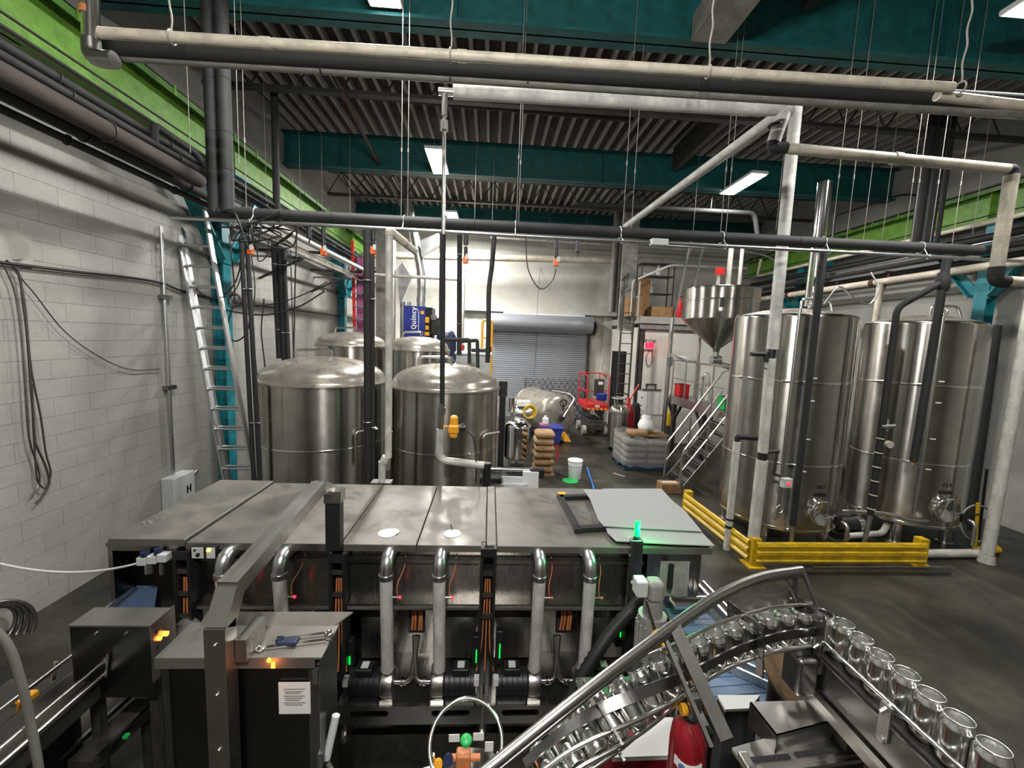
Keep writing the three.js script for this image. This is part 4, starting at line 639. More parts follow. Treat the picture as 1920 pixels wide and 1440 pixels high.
{ const p = atY(1827, 1035, 0), q = atZ(1832, 955, p[2]); single('yellow_pole', 'yellow pole standing behind the far end of the yellow guard', 'pole', [cy(p, [q[0], q[1] + 0.1, p[2]], 0.025), cy([p[0], 0.02, p[2]], [p[0] + 0.35, 0.06, p[2] + 0.02], 0.06)], M.yellow);
  single('hose_loop', 'grey hose hanging in a loop beside the yellow pole', 'hose', ring([p[0] + 0.1, 0.42, p[2] - 0.1], 0.28, 0.014, [0, 0.15, 1], 36, 7), M.hose);
  const r0 = atZ(1850, 885, -6.2); single('broom_handle', 'dark broom handle leaning on the wall past the second upright tank', 'broom', [cy([r0[0] + 0.05, 0, -6.2], r0, 0.018), cy(r0, [r0[0], r0[1] + 0.05, -6.2], 0.019)], M.black); }
// yellow guard rail
{ const A = atY(1415, 1062, 0), Bz = atY(1728, 1062, 0), Cc = atY(1283, 960, 0);
  const post = (x, z, h, n, p) => part(n, [bb(x - 0.06, x + 0.06, 0, h, z - 0.06, z + 0.06), bb(x - 0.12, x + 0.12, 0, 0.012, z - 0.12, z + 0.12)], M.yellow, p);
  function rail(a, b, label, posts) {
    const t = thing('guard_rail', label, 'guard rail', [(a[0] + b[0]) / 2, 0, (a[2] + b[2]) / 2], 'yellow guard rails');
    const d = V(b[0] - a[0], 0, b[2] - a[2]), L = d.length(); d.normalize(); const n = V(-d.z, 0, d.x); if (n.z < 0) n.negate();
    // ribbed W section swept along the run
    const pr = [[0.05, 0], [0.065, 0.015], [0.1, 0.03], [0.125, 0.0], [0.155, 0.0], [0.18, 0.03], [0.225, 0.03], [0.25, 0.0], [0.28, 0.0], [0.305, 0.03], [0.345, 0.015], [0.36, 0]];
    const pts = pr.map(([y, o]) => [a[0] + n.x * (o + 0.02), y, a[2] + n.z * (o + 0.02)]), back = pr.slice().reverse().map(([y, o]) => [a[0] + n.x * (o + 0.01), y, a[2] + n.z * (o + 0.01)]);
    part('ribbed_beam', prism([...pts, ...back], d.clone().multiplyScalar(L).toArray()), M.yellow, t);
    for (const p of posts) post(p[0] - n.x * 0.05, p[2] - n.z * 0.05, 0.4, 'post', t);
  }
  rail([A[0] - 0.02, 0, A[2]], Bz, 'yellow ribbed guard rail in front of the upright tanks', [A, Bz]);
  rail(Cc, [A[0] - 0.06, 0, A[2] - 0.05], 'yellow ribbed guard rail running back towards the steel stairs', [Cc]);
}
// ================================================================ brewhouse platform
{ const y = 1.6, x0 = 5.12, x1 = 6.1, z0 = -11.4, z1 = -7.9;
  const t = thing('work_platform', 'steel work platform carrying the hopper', 'platform', [x0, 0, z0]);
  part('deck', bb(x0, x1, y - 0.05, y, z0, z1), M.dull, t); part('edge_channel', [bb(x0 - 0.03, x0, y - 0.2, y + 0.02, z0, z1), bb(x0, x1, y - 0.2, y + 0.02, z1, z1 + 0.03)], M.steel, t);
  for (const [x, z] of [[x0 + 0.05, -11.2], [x0 + 0.05, -9.6], [x0 + 0.05, -8.0], [x1 - 0.1, -8.0], [x1 - 0.1, -11.2]]) part('post', bb(x - 0.05, x + 0.05, 0, y - 0.05, z - 0.05, z + 0.05), M.iron, t);
  for (const z of [-11.2, -9.6]) for (const s of [-1, 1]) part('brace', bar([x0 + 0.05, y - 0.65, z], [x0 + 0.05, y - 0.1, z + s * 0.5], 0.06, 0.06), M.iron, t);
  const hp = [-11.35, -10.6, -9.9, -9.25]; part('hand_rail', [cy([x0, y + 1.0, -11.35], [x0, y + 0.98, -8.8], 0.022), cy([x0, y + 0.5, -11.35], [x0, y + 0.5, -8.8], 0.012)], M.steel, t);
  for (const z of hp) part('baluster', cy([x0, y, z], [x0, y + 1.0, z], 0.018), M.steel, t);
  const ps = thing('corner_mast', 'grey steel mast with a junction box at the platform corner', 'mast', [x0 - 0.08, 0, -11.5]); part('mast', cy([x0 - 0.08, 0, -11.5], [x0 - 0.08, 3.75, -11.5], 0.06), M.steel, ps); part('junction_box', rb(x0 - 0.08, 2.55, -11.44, 0.14, 0.26, 0.1, 0.01), M.galv, ps);
  const st = thing('steel_stairs', 'steel stairs with pipe handrails climbing to the work platform', 'stairs', [4.1, 0, -8.3]);
  const sx0 = 4.05, sx1 = x0, N = 8, za = -8.75, zb = -8.0;
  for (const z of [za, zb]) part('stringer', bar([sx0, 0.06, z], [sx1 + 0.02, y - 0.06, z], 0.02, 0.2, [-1, 1, 0]), M.steel, st);
  for (let i = 1; i < N; i++) { const f = i / N, x = sx0 + (sx1 - sx0) * f, yy = y * f; part('tread', [bb(x - 0.09, x + 0.09, yy - 0.02, yy, za, zb), bb(x - 0.09, x - 0.075, yy - 0.05, yy, za, zb)], M.galv, st); }
  for (const z of [za, zb]) { part('handrail', sw([[sx0 - 0.12, 0.1, z], [sx0 - 0.12, 0.85, z], [sx1 - 0.05, y + 0.9, z], [sx1 + 0.2, y + 0.95, z]], 0.022, 0.12), M.steel, st); part('mid_rail', sw([[sx0 - 0.12, 0.45, z], [sx1 - 0.05, y + 0.45, z]], 0.018, 0.1), M.steel, st); for (const f of [0.35, 0.75]) { const x = sx0 + (sx1 - sx0) * f; part('rail_post', cy([x, y * f, z], [x, y * f + 0.9 - 0.05 * f, z], 0.018), M.steel, st); } }
  // hopper
  const hx = 5.27, hz = -9.5, r = 0.8;
  const h = thing('malt_hopper', 'steel hopper with a cone bottom above the work platform', 'hopper', [hx, y, hz]);
  part('drum', la([[r, 3.62], [r, 4.28], [r + 0.02, 4.29], [r + 0.02, 4.32], [r - 0.02, 4.32], [r - 0.02, 3.7]], [hx, 0, hz], 64), M.tank, h);
  part('rib_band', la([[r, 4.02], [r + 0.012, 4.03], [r + 0.012, 4.05], [r, 4.06]], [hx, 0, hz], 64), M.chrome, h);
  part('cone', la([[r + 0.01, 3.64], [r + 0.01, 3.6], [0.075, 2.95], [0.07, 2.88]], [hx, 0, hz], 64), M.tank, h);
  part('outlet', [cy([hx, 2.9, hz], [hx, 2.55, hz], 0.07), cy([hx - 0.1, 2.7, hz], [hx + 0.12, 2.7, hz], 0.1), cy([hx + 0.1, 2.6, hz + 0.05], [hx + 0.45, 2.52, hz + 0.1], 0.06)], M.galv, h);
  part('name_plate', rb(hx - 0.35, 3.95, hz + 0.73, 0.14, 0.2, 0.02, 0.005), M.dull, h);
  for (const [lx, lz] of [[5.25, -8.72], [5.25, -10.28], [5.96, -9.12], [5.96, -9.88]]) part('leg', cy([lx, y, lz], [lx, 3.7, lz], 0.04), M.steel, h);
  for (const [px, l] of [[1347, 'white feed pipe with a red tag standing in the hopper'], [1366, 'thicker white feed pipe dropping into the hopper'], [1387, 'white feed pipe nearest the upright tank dropping into the hopper']]) { const q = atZ(px, 520, hz), f = thing('feed_pipe', l, 'pipe', [q[0], 4.0, hz]); part('pipe', cy([q[0], 4.0, hz], [q[0], px < 1350 ? 4.75 : 5.3, hz], px === 1366 ? 0.055 : 0.04), M.pvc, f); if (px < 1350) part('tag', bx(q[0], 4.72, hz + 0.05, 0.22, 0.16, 0.01), M.red, f); }
  const mash = thing('mash_tun', 'low wide steel vessel standing on the floor under the hopper', 'tank', [7.2, 0, -9.4]); part('shell', la([[0.95, 0.0], [0.95, 2.75], [0.8, 2.85], [0, 2.95]], [7.2, 0, -9.4], 56), M.tank, mash); part('band', la([[0.95, 2.2], [0.96, 2.21], [0.96, 2.24], [0.95, 2.25]], [7.2, 0, -9.4], 56), M.chrome, mash);
  const tub = (px, py, w, hgt, m, n, l) => { const q = atX(px, py, x0 + 0.25); single(n, l, 'bucket', [rb(q[0], y + hgt / 2, q[2], w * 0.9, hgt, w, 0.02), bb(q[0] - w / 2, q[0] + w / 2, y + hgt - 0.03, y + hgt, q[2] - w / 2 - 0.01, q[2] + w / 2 + 0.01)], m); };
  tub(1278, 735, 0.32, 0.34, M.red, 'red_tub', 'red square tub on the edge of the work platform'); tub(1363, 745, 0.3, 0.3, M.greenLid, 'green_tub', 'green tub on the work platform beside the first upright tank');
  { const q = atX(1312, 742, x0 + 0.35); single('white_drain_pipe', 'white hooked drain pipe standing on the work platform', 'pipe', sw([[q[0], y, q[2]], [q[0], y + 0.62, q[2]], [q[0] + 0.05, y + 0.72, q[2] + 0.2], [q[0] + 0.05, y + 0.05, q[2] + 0.28]], 0.07, 0.12), M.pvc); }
  { const q = atX(1288, 672, x0 + 0.1); const c = thing('document_tray', 'white sheet on a sloping steel tray at the platform handrail', 'tray', [q[0], y + 1.0, q[2]]); part('tray', prism([[q[0] - 0.25, q[1] - 0.06, q[2] + 0.25], [q[0] + 0.25, q[1] - 0.1, q[2] + 0.3], [q[0] + 0.1, q[1] + 0.06, q[2] - 0.25], [q[0] - 0.35, q[1] + 0.1, q[2] - 0.25]], [0, -0.02, 0]), M.sheet, c); part('paper', prism([[q[0] - 0.1, q[1] - 0.045, q[2] + 0.2], [q[0] + 0.18, q[1] - 0.06, q[2] + 0.22], [q[0] + 0.06, q[1] + 0.05, q[2] - 0.18], [q[0] - 0.2, q[1] + 0.07, q[2] - 0.18]], [0, 0.004, 0]), M.white, c); part('stem', cy([q[0], y + 1.0, q[2]], [q[0], q[1] - 0.02, q[2]], 0.02), M.steel, c); }
}
// ================================================================ block-built cold room with mezzanine top
{ const z = -12.3, x0 = 4.45, x1 = 9.2, h = 3.5;
  const t = thing('cold_room', 'pale block-built room with dark steel edge angles below the mezzanine', 'room', [x0, 0, z]);
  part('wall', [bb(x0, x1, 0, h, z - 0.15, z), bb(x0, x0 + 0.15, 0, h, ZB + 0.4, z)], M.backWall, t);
  part('roof_slab', bb(x0 - 0.06, x1, h + 0.12, h + 0.32, ZB + 0.4, z + 0.1), M.wall, t); part('edge_angle', [bb(x0 - 0.03, x1, h - 0.05, h + 0.12, z - 0.02, z + 0.05)], M.greyPipe, t); part('corner_angle', [bb(x0 - 0.02, x0 + 0.12, 0, h + 0.12, z, z + 0.02), bb(x0 - 0.03, x0, 0, h + 0.12, z - 0.12, z + 0.02)], M.iron, t); part('dark_trim', [bb(x0, x1, h + 0.1, h + 0.13, z + 0.05, z + 0.07), bb(x0, x1, h - 0.08, h - 0.04, z + 0.02, z + 0.06)], M.iron, t);
  const e = atZ(1217, 648, z + 0.03), s = thing('exit_sign', 'glowing red exit sign with two lamp heads on the cold room wall', 'exit sign', [e[0], e[1], z]);
  part('case', rb(e[0], e[1], z + 0.04, 0.3, 0.22, 0.07, 0.01), M.white, s); part('face', bx(e[0], e[1], z + 0.077, 0.27, 0.18, 0.006), G.exit, s, 'red glowing face'); part('lettering', text('EXIT', 0.085).translate(e[0], e[1], z + 0.08), M.maroon, s);
  for (const d of [-0.13, 0.02, 0.13]) part('lamp_head', cy([e[0] + d, e[1] + 0.13, z + 0.03], [e[0] + d, e[1] + 0.15, z + 0.1], 0.05), M.dull, s); part('cord', curve([[e[0] + 0.1, e[1] - 0.1, z + 0.03], [e[0] + 0.12, e[1] - 0.5, z + 0.03], [e[0] + 0.02, e[1] - 0.62, z + 0.03], [e[0] - 0.06, e[1] - 0.4, z + 0.03], [e[0] + 0.02, e[1] - 0.12, z + 0.03]], 0.01, 30), M.iron, s);
  { const L = new THREE.PointLight(lin(1, 0.05, 0.08), 0.1, 0, 2); L.position.set(0, 0, 0.2); L.name = 'exit_light'; s.add(L); }
  const a = atZ(1196, 732, z + 0.03), b = atZ(1256, 778, z + 0.03); const wb = thing('whiteboard', 'large white notice board with taped papers on the cold room wall', 'board', [(a[0] + b[0]) / 2, b[1], z]);
  part('panel', bb(a[0], b[0], b[1], a[1], z + 0.002, z + 0.03), M.paper, wb); for (const f of [0.3, 0.66]) part('joint_strip', bx(a[0] + (b[0] - a[0]) * f, (a[1] + b[1]) / 2, z + 0.031, 0.012, a[1] - b[1] - 0.02, 0.004), M.greyPipe, wb); part('note', [bx(a[0] + 0.14, (a[1] + b[1]) / 2 + 0.05, z + 0.032, 0.2, 0.55, 0.003)], M.white, wb); part('note_print', [bx(a[0] + 0.14, (a[1] + b[1]) / 2 + 0.15, z + 0.034, 0.05, 0.03, 0.002), bx(a[0] + 0.12, (a[1] + b[1]) / 2 - 0.1, z + 0.034, 0.05, 0.04, 0.002)], M.dull, wb); part('tray', bx((a[0] + b[0]) / 2 - 0.1, a[1] + 0.04, z + 0.04, 0.6, 0.02, 0.06), M.iron, wb); part('clip_frame', [bx(a[0] + 0.4, a[1] + 0.2, z + 0.03, 0.34, 0.025, 0.03), bx(a[0] + 0.26, a[1] + 0.13, z + 0.03, 0.03, 0.15, 0.03), bx(a[0] + 0.54, a[1] + 0.13, z + 0.03, 0.03, 0.15, 0.03)], M.iron, wb);
  // caged ladder and mezzanine rail
  const lz = z + 0.12, l0 = atZ(1178, 800, lz)[0], lw = 0.36, ld = thing('fixed_ladder', 'black fixed ladder with a hooped top rail up to the mezzanine', 'ladder', [l0 - 0.25, 0, lz]);
  for (const x of [l0 - 0.42, l0 - 0.42 + lw]) part('stile', sw([[x, 0, lz], [x, 4.75, lz], [x + 0.05, 4.95, lz - 0.1], [x + 0.1, 4.9, lz - 0.5]], 0.028, 0.1, 8), M.iron, ld); for (let yy = 0.3; yy < 3.9; yy += 0.3) part('rung', cy([l0 - 0.42, yy, lz], [l0 - 0.42 + lw, yy, lz], 0.014), M.iron, ld);
  const my = h + 0.32, mr = thing('mezzanine_rail', 'white pipe guard rail sloping up over the mezzanine', 'railing', [x0, my, z]); const r0 = atZ(1187, 527, z), r1 = atZ(1258, 497, z), r2 = atZ(1400, 503, z); part('top_rail', sw([r0, r1, [r2[0], r2[1], z]], 0.035, 0.15), M.pvc, mr); part('post', [cy([r0[0], my, z], [r0[0], r0[1], z], 0.03), cy([r0[0] + 0.2, my, z], [r0[0] + 0.2, r0[1], z], 0.03), cy([r0[0], my + 0.55, z], [r0[0] + 0.2, my + 0.55, z], 0.025)], M.pvc, mr);
  // shelf, boxes, bottles on top
  const q = atZ(1235, 520, z - 1.3), sy = my, sh = thing('wire_shelf', 'black wire shelving unit on the mezzanine', 'shelf', [q[0], sy, z - 1.3]); const sw0 = q[0] - 0.65, sw1 = q[0] + 0.4;
  for (const x of [sw0, sw1]) for (const zz of [z - 1.05, z - 1.5]) part('post', cy([x, sy, zz], [x, sy + 1.75, zz], 0.018), M.black, sh); for (const yy of [0.12, 0.8, 1.35, 1.75]) part('shelf_deck', bb(sw0, sw1, sy + yy, sy + yy + 0.025, z - 1.5, z - 1.05), M.black, sh);
  const bottle = (x, yy, l) => { const b2 = thing('jug', l, 'jug', [x, yy, z - 1.25]); part('body', la([[0.0, 0], [0.085, 0], [0.085, 0.2], [0.05, 0.27], [0.025, 0.29], [0.025, 0.33], [0, 0.33]], [x, yy, z - 1.25], 16), M.white, b2); part('cap', cy([x, yy + 0.32, z - 1.25], [x, yy + 0.36, z - 1.25], 0.03), M.white, b2); };
  bottle(sw0 + 0.16, sy + 0.825, 'white jug by the post on the middle wire shelf'); bottle(sw0 + 0.38, sy + 0.825, 'white jug in the middle of the middle wire shelf'); bottle(sw0 + 0.6, sy + 1.375, 'white jug alone on the upper wire shelf');
  single('folded_cloth', 'pale folded cloth on the upper wire shelf', 'cloth', rb(sw0 + 0.25, sy + 1.42, z - 1.25, 0.36, 0.09, 0.3, 0.03), M.pale);
  const box = (x, w, hh, d, zz, l) => { const b3 = thing('cardboard_box', l, 'box', [x, sy, zz], 'mezzanine boxes'); part('carton', rb(x, sy + hh / 2, zz, w, hh, d, 0.008), M.card, b3); part('flap', [bx(x, sy + hh + 0.005, zz, w, 0.008, d * 0.48)], M.card, b3); };
  const bz = z - 0.45; const c1 = atZ(1187, 560, bz)[0], c2 = atZ(1205, 560, bz)[0], c3 = atZ(1240, 575, bz)[0]; box(c1 + 0.02, 0.42, 0.62, 0.4, bz, 'cardboard box at the hooped ladder top'); box(c2 + 0.12, 0.42, 1.25, 0.4, bz - 0.5, 'tall cardboard box beside the wire shelf'); box(c3, 0.75, 0.33, 0.4, bz, 'low flat cardboard box in front of the wire shelf');
  { const g = atZ(1274, 565, z - 0.1); single('red_extinguisher', 'red fire extinguisher at the edge of the mezzanine', 'extinguisher', [la([[0, 0], [0.09, 0], [0.09, 0.45], [0.03, 0.55], [0.03, 0.6], [0, 0.6]], [g[0], my, z - 0.1], 16), cy([g[0] - 0.1, my + 0.6, z - 0.1], [g[0] + 0.08, my + 0.64, z - 0.1], 0.02)], M.red); }
  { const p = atZ(1278, 580, -12.4); p[1] = h + 0.33; const q2 = atZ(1305, 480, -12.2); const L2 = thing('leaning_ladder', 'aluminium ladder leaning from the mezzanine up to the green beam', 'ladder', p); for (const o of [-0.2, 0.2]) part('rail', bar([p[0] + o, p[1], p[2]], [q2[0] + o, q2[1] + 0.4, q2[2]], 0.03, 0.07), M.galv, L2); for (let i = 0; i < 8; i++) { const f = i / 8 + 0.05, x = p[0] + (q2[0] - p[0]) * f, yy = p[1] + (q2[1] + 0.4 - p[1]) * f; part('rung', cy([x - 0.2, yy, p[2] + (q2[2] - p[2]) * f], [x + 0.2, yy, p[2] + (q2[2] - p[2]) * f], 0.015), M.galv, L2); } }
  // black door left of the room
  const d0 = atY(1138, 782, 0); void d0; const bd = thing('black_door', 'tall black steel door leaf with a steel handle beside the fixed ladder', 'door', [4.3, 0, -13.2]); const bx0 = atZ(1145, 720, -13)[0], bx1 = atZ(1171, 720, -13)[0]; part('leaf', bb(bx0, bx1, 0, 2.75, -13.05, -13), M.blackMatte, bd); part('handle', [bx((bx0 + bx1) / 2 + 0.02, 1.25, -12.97, 0.16, 0.04, 0.04), bx((bx0 + bx1) / 2 + 0.02, 1.2, -12.98, 0.05, 0.16, 0.03)], M.galv, bd);
  { const p = atZ(1133, 735, -13.8); single('wood_plank', 'pale plank standing upright beside the scissor lift', 'plank', bb(p[0] - 0.05, p[0] + 0.05, 0, 2.3, -13.85, -13.8), M.beige); }
}

// ================================================================ things on the back floor
{ // horizontal tank on its cradle
  const c = [1.72, 0.8, -12.9], d = V(0.4, -0.0, 1).normalize(), r = 0.64, L = 1.6, p = (s) => [c[0] + d.x * s, c[1] + d.y * s, c[2] + d.z * s];
  const t = thing('horizontal_tank', 'steel tank lying on its side in front of the dock door', 'tank', [c[0], 0, c[2]]);
  part('shell', lad([[r, -L / 2], [r, L / 2]], c, d.toArray(), 56), M.dome, t);
  const cap = [[r, 0], [r + 0.015, 0.01], [r + 0.015, 0.03], [r - 0.01, 0.05]]; for (let i = 1; i <= 10; i++) cap.push([(r - 0.01) * Math.cos(i / 10 * Math.PI / 2), 0.05 + 0.22 * Math.sin(i / 10 * Math.PI / 2)]);
  part('front_head', lad(cap, p(L / 2), d.toArray(), 56), M.dome, t); part('rear_head', lad(cap, p(-L / 2), d.clone().negate().toArray(), 48), M.dome, t);
  part('outlet', [lad([[0.06, 0.25], [0.06, 0.34], [0.1, 0.34], [0.1, 0.37], [0, 0.37]], p(L / 2), d.toArray(), 20)], M.iron, t);
  const s = [d.z, 0, -d.x]; part('top_rail', [sw([[p(0.1)[0] + s[0] * 0.25, c[1] + 0.64, p(0.1)[2] + s[2] * 0.25], [p(0.85)[0] + s[0] * 0.4, c[1] + 0.64, p(0.85)[2] + s[2] * 0.4], [p(1.0)[0] + s[0] * 0.5, c[1] + 0.52, p(1.0)[2] + s[2] * 0.5], [p(1.22)[0], c[1] + 0.02, p(1.22)[2]]], 0.025, 0.08)], M.steel, t);
  part('nozzle', [cy([p(-0.2)[0], c[1] + 0.7, p(-0.2)[2]], [p(-0.2)[0], c[1] + 0.98, p(-0.2)[2]], 0.02), cy([p(-0.4)[0], c[1] + 0.68, p(-0.4)[2]], [p(-0.4)[0], c[1] + 0.78, p(-0.4)[2]], 0.06)], M.galv, t);
  for (const k of [-0.6, 0.6]) part('cradle', [bx(p(k)[0], 0.09, p(k)[2], 1.1, 0.18, 0.12)], M.steel, t);
  const j = atY(1050, 830, 0); const pj = thing('pallet_jack', 'yellow pallet jack with a black tiller in front of the lying tank', 'pallet jack', [j[0], 0, j[2]]);
  part('tiller', cy([j[0], 0.25, j[2]], [j[0] + 0.03, 1.15, j[2] + 0.05], 0.025), M.black, pj); part('grip', ring([j[0] + 0.03, 1.2, j[2] + 0.05], 0.1, 0.02, [0, 0, 1], 18, 6), M.black, pj); part('body', [rb(j[0], 0.18, j[2] - 0.12, 0.3, 0.25, 0.2, 0.03), bar([j[0] - 0.25, 0.08, j[2] - 0.2], [j[0] - 0.3, 0.08, j[2] - 0.6], 0.16, 0.05), bar([j[0] + 0.2, 0.08, j[2] - 0.2], [j[0] + 0.15, 0.08, j[2] - 0.6], 0.16, 0.05), prism([[j[0] + 0.1, 0.05, j[2]], [j[0] + 0.32, 0.05, j[2] + 0.05], [j[0] + 0.12, 0.35, j[2]]], [0, 0, 0.04])], M.amber, pj); part('wheel', cy([j[0] - 0.06, 0.09, j[2] + 0.02], [j[0] + 0.06, 0.09, j[2] + 0.02], 0.09), M.black, pj);
}
{ // scissor lift
  const q = atY(1114, 816, 0), x = q[0], z = q[2] - 0.45, t = thing('scissor_lift', 'red and black scissor lift parked in front of the dock door edge', 'scissor lift', [x, 0, z]);
  part('chassis', [rb(x, 0.3, z, 0.55, 0.2, 1.2, 0.02), rb(x, 0.45, z, 0.5, 0.12, 1.1, 0.02)], M.iron, t);
  for (const sx of [-1, 1]) for (const sz of [-1, 1]) part('wheel', [cy([x + sx * 0.29, 0.16, z + sz * 0.42], [x + sx * 0.4, 0.16, z + sz * 0.42], 0.16, 0.16, 20)], M.hose, t);
  for (const y of [0.55, 0.64, 0.73]) part('scissor_arm', [bar([x - 0.22, y, z - 0.5], [x - 0.22, y + 0.08, z + 0.5], 0.04, 0.05), bar([x + 0.22, y, z + 0.5], [x + 0.22, y + 0.08, z - 0.5], 0.04, 0.05)], M.iron, t);
  part('platform', [rb(x, 0.95, z, 0.74, 0.2, 1.25, 0.02)], M.red, t, 'red platform skirt');
  for (const sx of [-1, 1]) { part('guard_rail', [sw([[x + sx * 0.35, 1.0, z + 0.6], [x + sx * 0.35, 1.95, z + 0.6], [x + sx * 0.35, 1.95, z - 0.6], [x + sx * 0.35, 1.0, z - 0.6]], 0.02, 0.08), cy([x + sx * 0.35, 1.45, z + 0.6], [x + sx * 0.35, 1.45, z - 0.6], 0.016)], M.red, t); }
  part('end_rail', [cy([x - 0.35, 1.95, z - 0.6], [x + 0.35, 1.95, z - 0.6], 0.02), cy([x - 0.35, 1.3, z - 0.6], [x + 0.35, 1.3, z - 0.6], 0.016)], M.red, t);
  part('control_box', rb(x + 0.1, 1.55, z + 0.3, 0.3, 0.55, 0.16, 0.03), M.iron, t); part('blue_bag', rb(x + 0.14, 1.28, z + 0.55, 0.34, 0.26, 0.14, 0.06), M.blue, t); part('placard', [bx(x, 0.98, z + 0.629, 0.14, 0.07, 0.005), bx(x + 0.13, 1.7, z + 0.385, 0.15, 0.1, 0.005)], M.white, t);
  for (let i = 0; i < 5; i++) part('hazard_stripe', prism([[x - 0.3 + i * 0.14, 0.86, z + 0.627], [x - 0.22 + i * 0.14, 0.86, z + 0.627], [x - 0.26 + i * 0.14, 0.92, z + 0.627], [x - 0.34 + i * 0.14, 0.92, z + 0.627]], [0, 0, 0.004]), M.amber, t);
}
{ // cylinders by the room
  const q = atY(1160, 848, 0), t = thing('gas_dewar', 'tall steel liquid gas cylinder with a ring guard', 'gas cylinder', [q[0], 0, q[2]]), x = q[0], z = q[2] - 0.25;
  part('body', la([[0, 0.1], [0.25, 0.12], [0.26, 1.15], [0.24, 1.22], [0.1, 1.28], [0, 1.28]], [x, 0, z], 40), M.tank, t); part('band', la([[0.262, 1.05], [0.268, 1.06], [0.268, 1.14], [0.262, 1.15]], [x, 0, z], 40), M.galv, t); part('ring_guard', [ring([x, 1.48, z], 0.2, 0.018), ...[0, 2.1, 4.2].map(a => cy([x + 0.15 * Math.cos(a), 1.24, z + 0.15 * Math.sin(a)], [x + 0.2 * Math.cos(a), 1.48, z + 0.2 * Math.sin(a)], 0.012))], M.steel, t); for (let i = 0; i < 4; i++) part('caster', cy([x + 0.18 * Math.cos(i * 1.57), 0.05, z + 0.18 * Math.sin(i * 1.57) - 0.02], [x + 0.18 * Math.cos(i * 1.57), 0.05, z + 0.18 * Math.sin(i * 1.57) + 0.02], 0.05), M.black, t);
  const r = atY(1176, 842, 0); const g = thing('red_cylinder', 'red gas cylinder beside the steel liquid gas cylinder', 'gas cylinder', [r[0], 0, r[2]]); part('body', la([[0, 0], [0.2, 0], [0.2, 1.05], [0.12, 1.22], [0.04, 1.28], [0, 1.28]], [r[0] + 0.02, 0, r[2] - 0.2], 28), M.maroon, g); part('valve', [cy([r[0] + 0.02, 1.26, r[2] - 0.2], [r[0] + 0.02, 1.45, r[2] - 0.2], 0.05), cy([r[0] + 0.05, 1.4, r[2] - 0.2], [r[0] + 0.3, 1.85, r[2] - 0.25], 0.02)], M.red, g);
  const b = atY(1190, 838, 0); single('black_cylinder', 'black cylinder behind the red gas cylinder', 'gas cylinder', la([[0, 0], [0.14, 0], [0.14, 1.1], [0.1, 1.25], [0, 1.3]], [b[0] + 0.02, 0, b[2] - 0.2], 20), M.blackMatte);
  const o = atZ(1255, 800, -12.0); const oy = thing('yellow_cylinder', 'gas cylinder with a yellow shoulder under the platform', 'gas cylinder', [o[0], 0, -12.0]); part('lower_body', cy([o[0], 0, -12], [o[0], 0.62, -12], 0.13, 0.13, 20), M.iron, oy); part('shoulder', la([[0.13, 0.62], [0.13, 0.95], [0.06, 1.08], [0.03, 1.1], [0, 1.1]], [o[0], 0, -12], 20), M.yellow, oy); part('valve', cy([o[0], 1.1, -12], [o[0], 1.25, -12], 0.03), M.galv, oy);
}
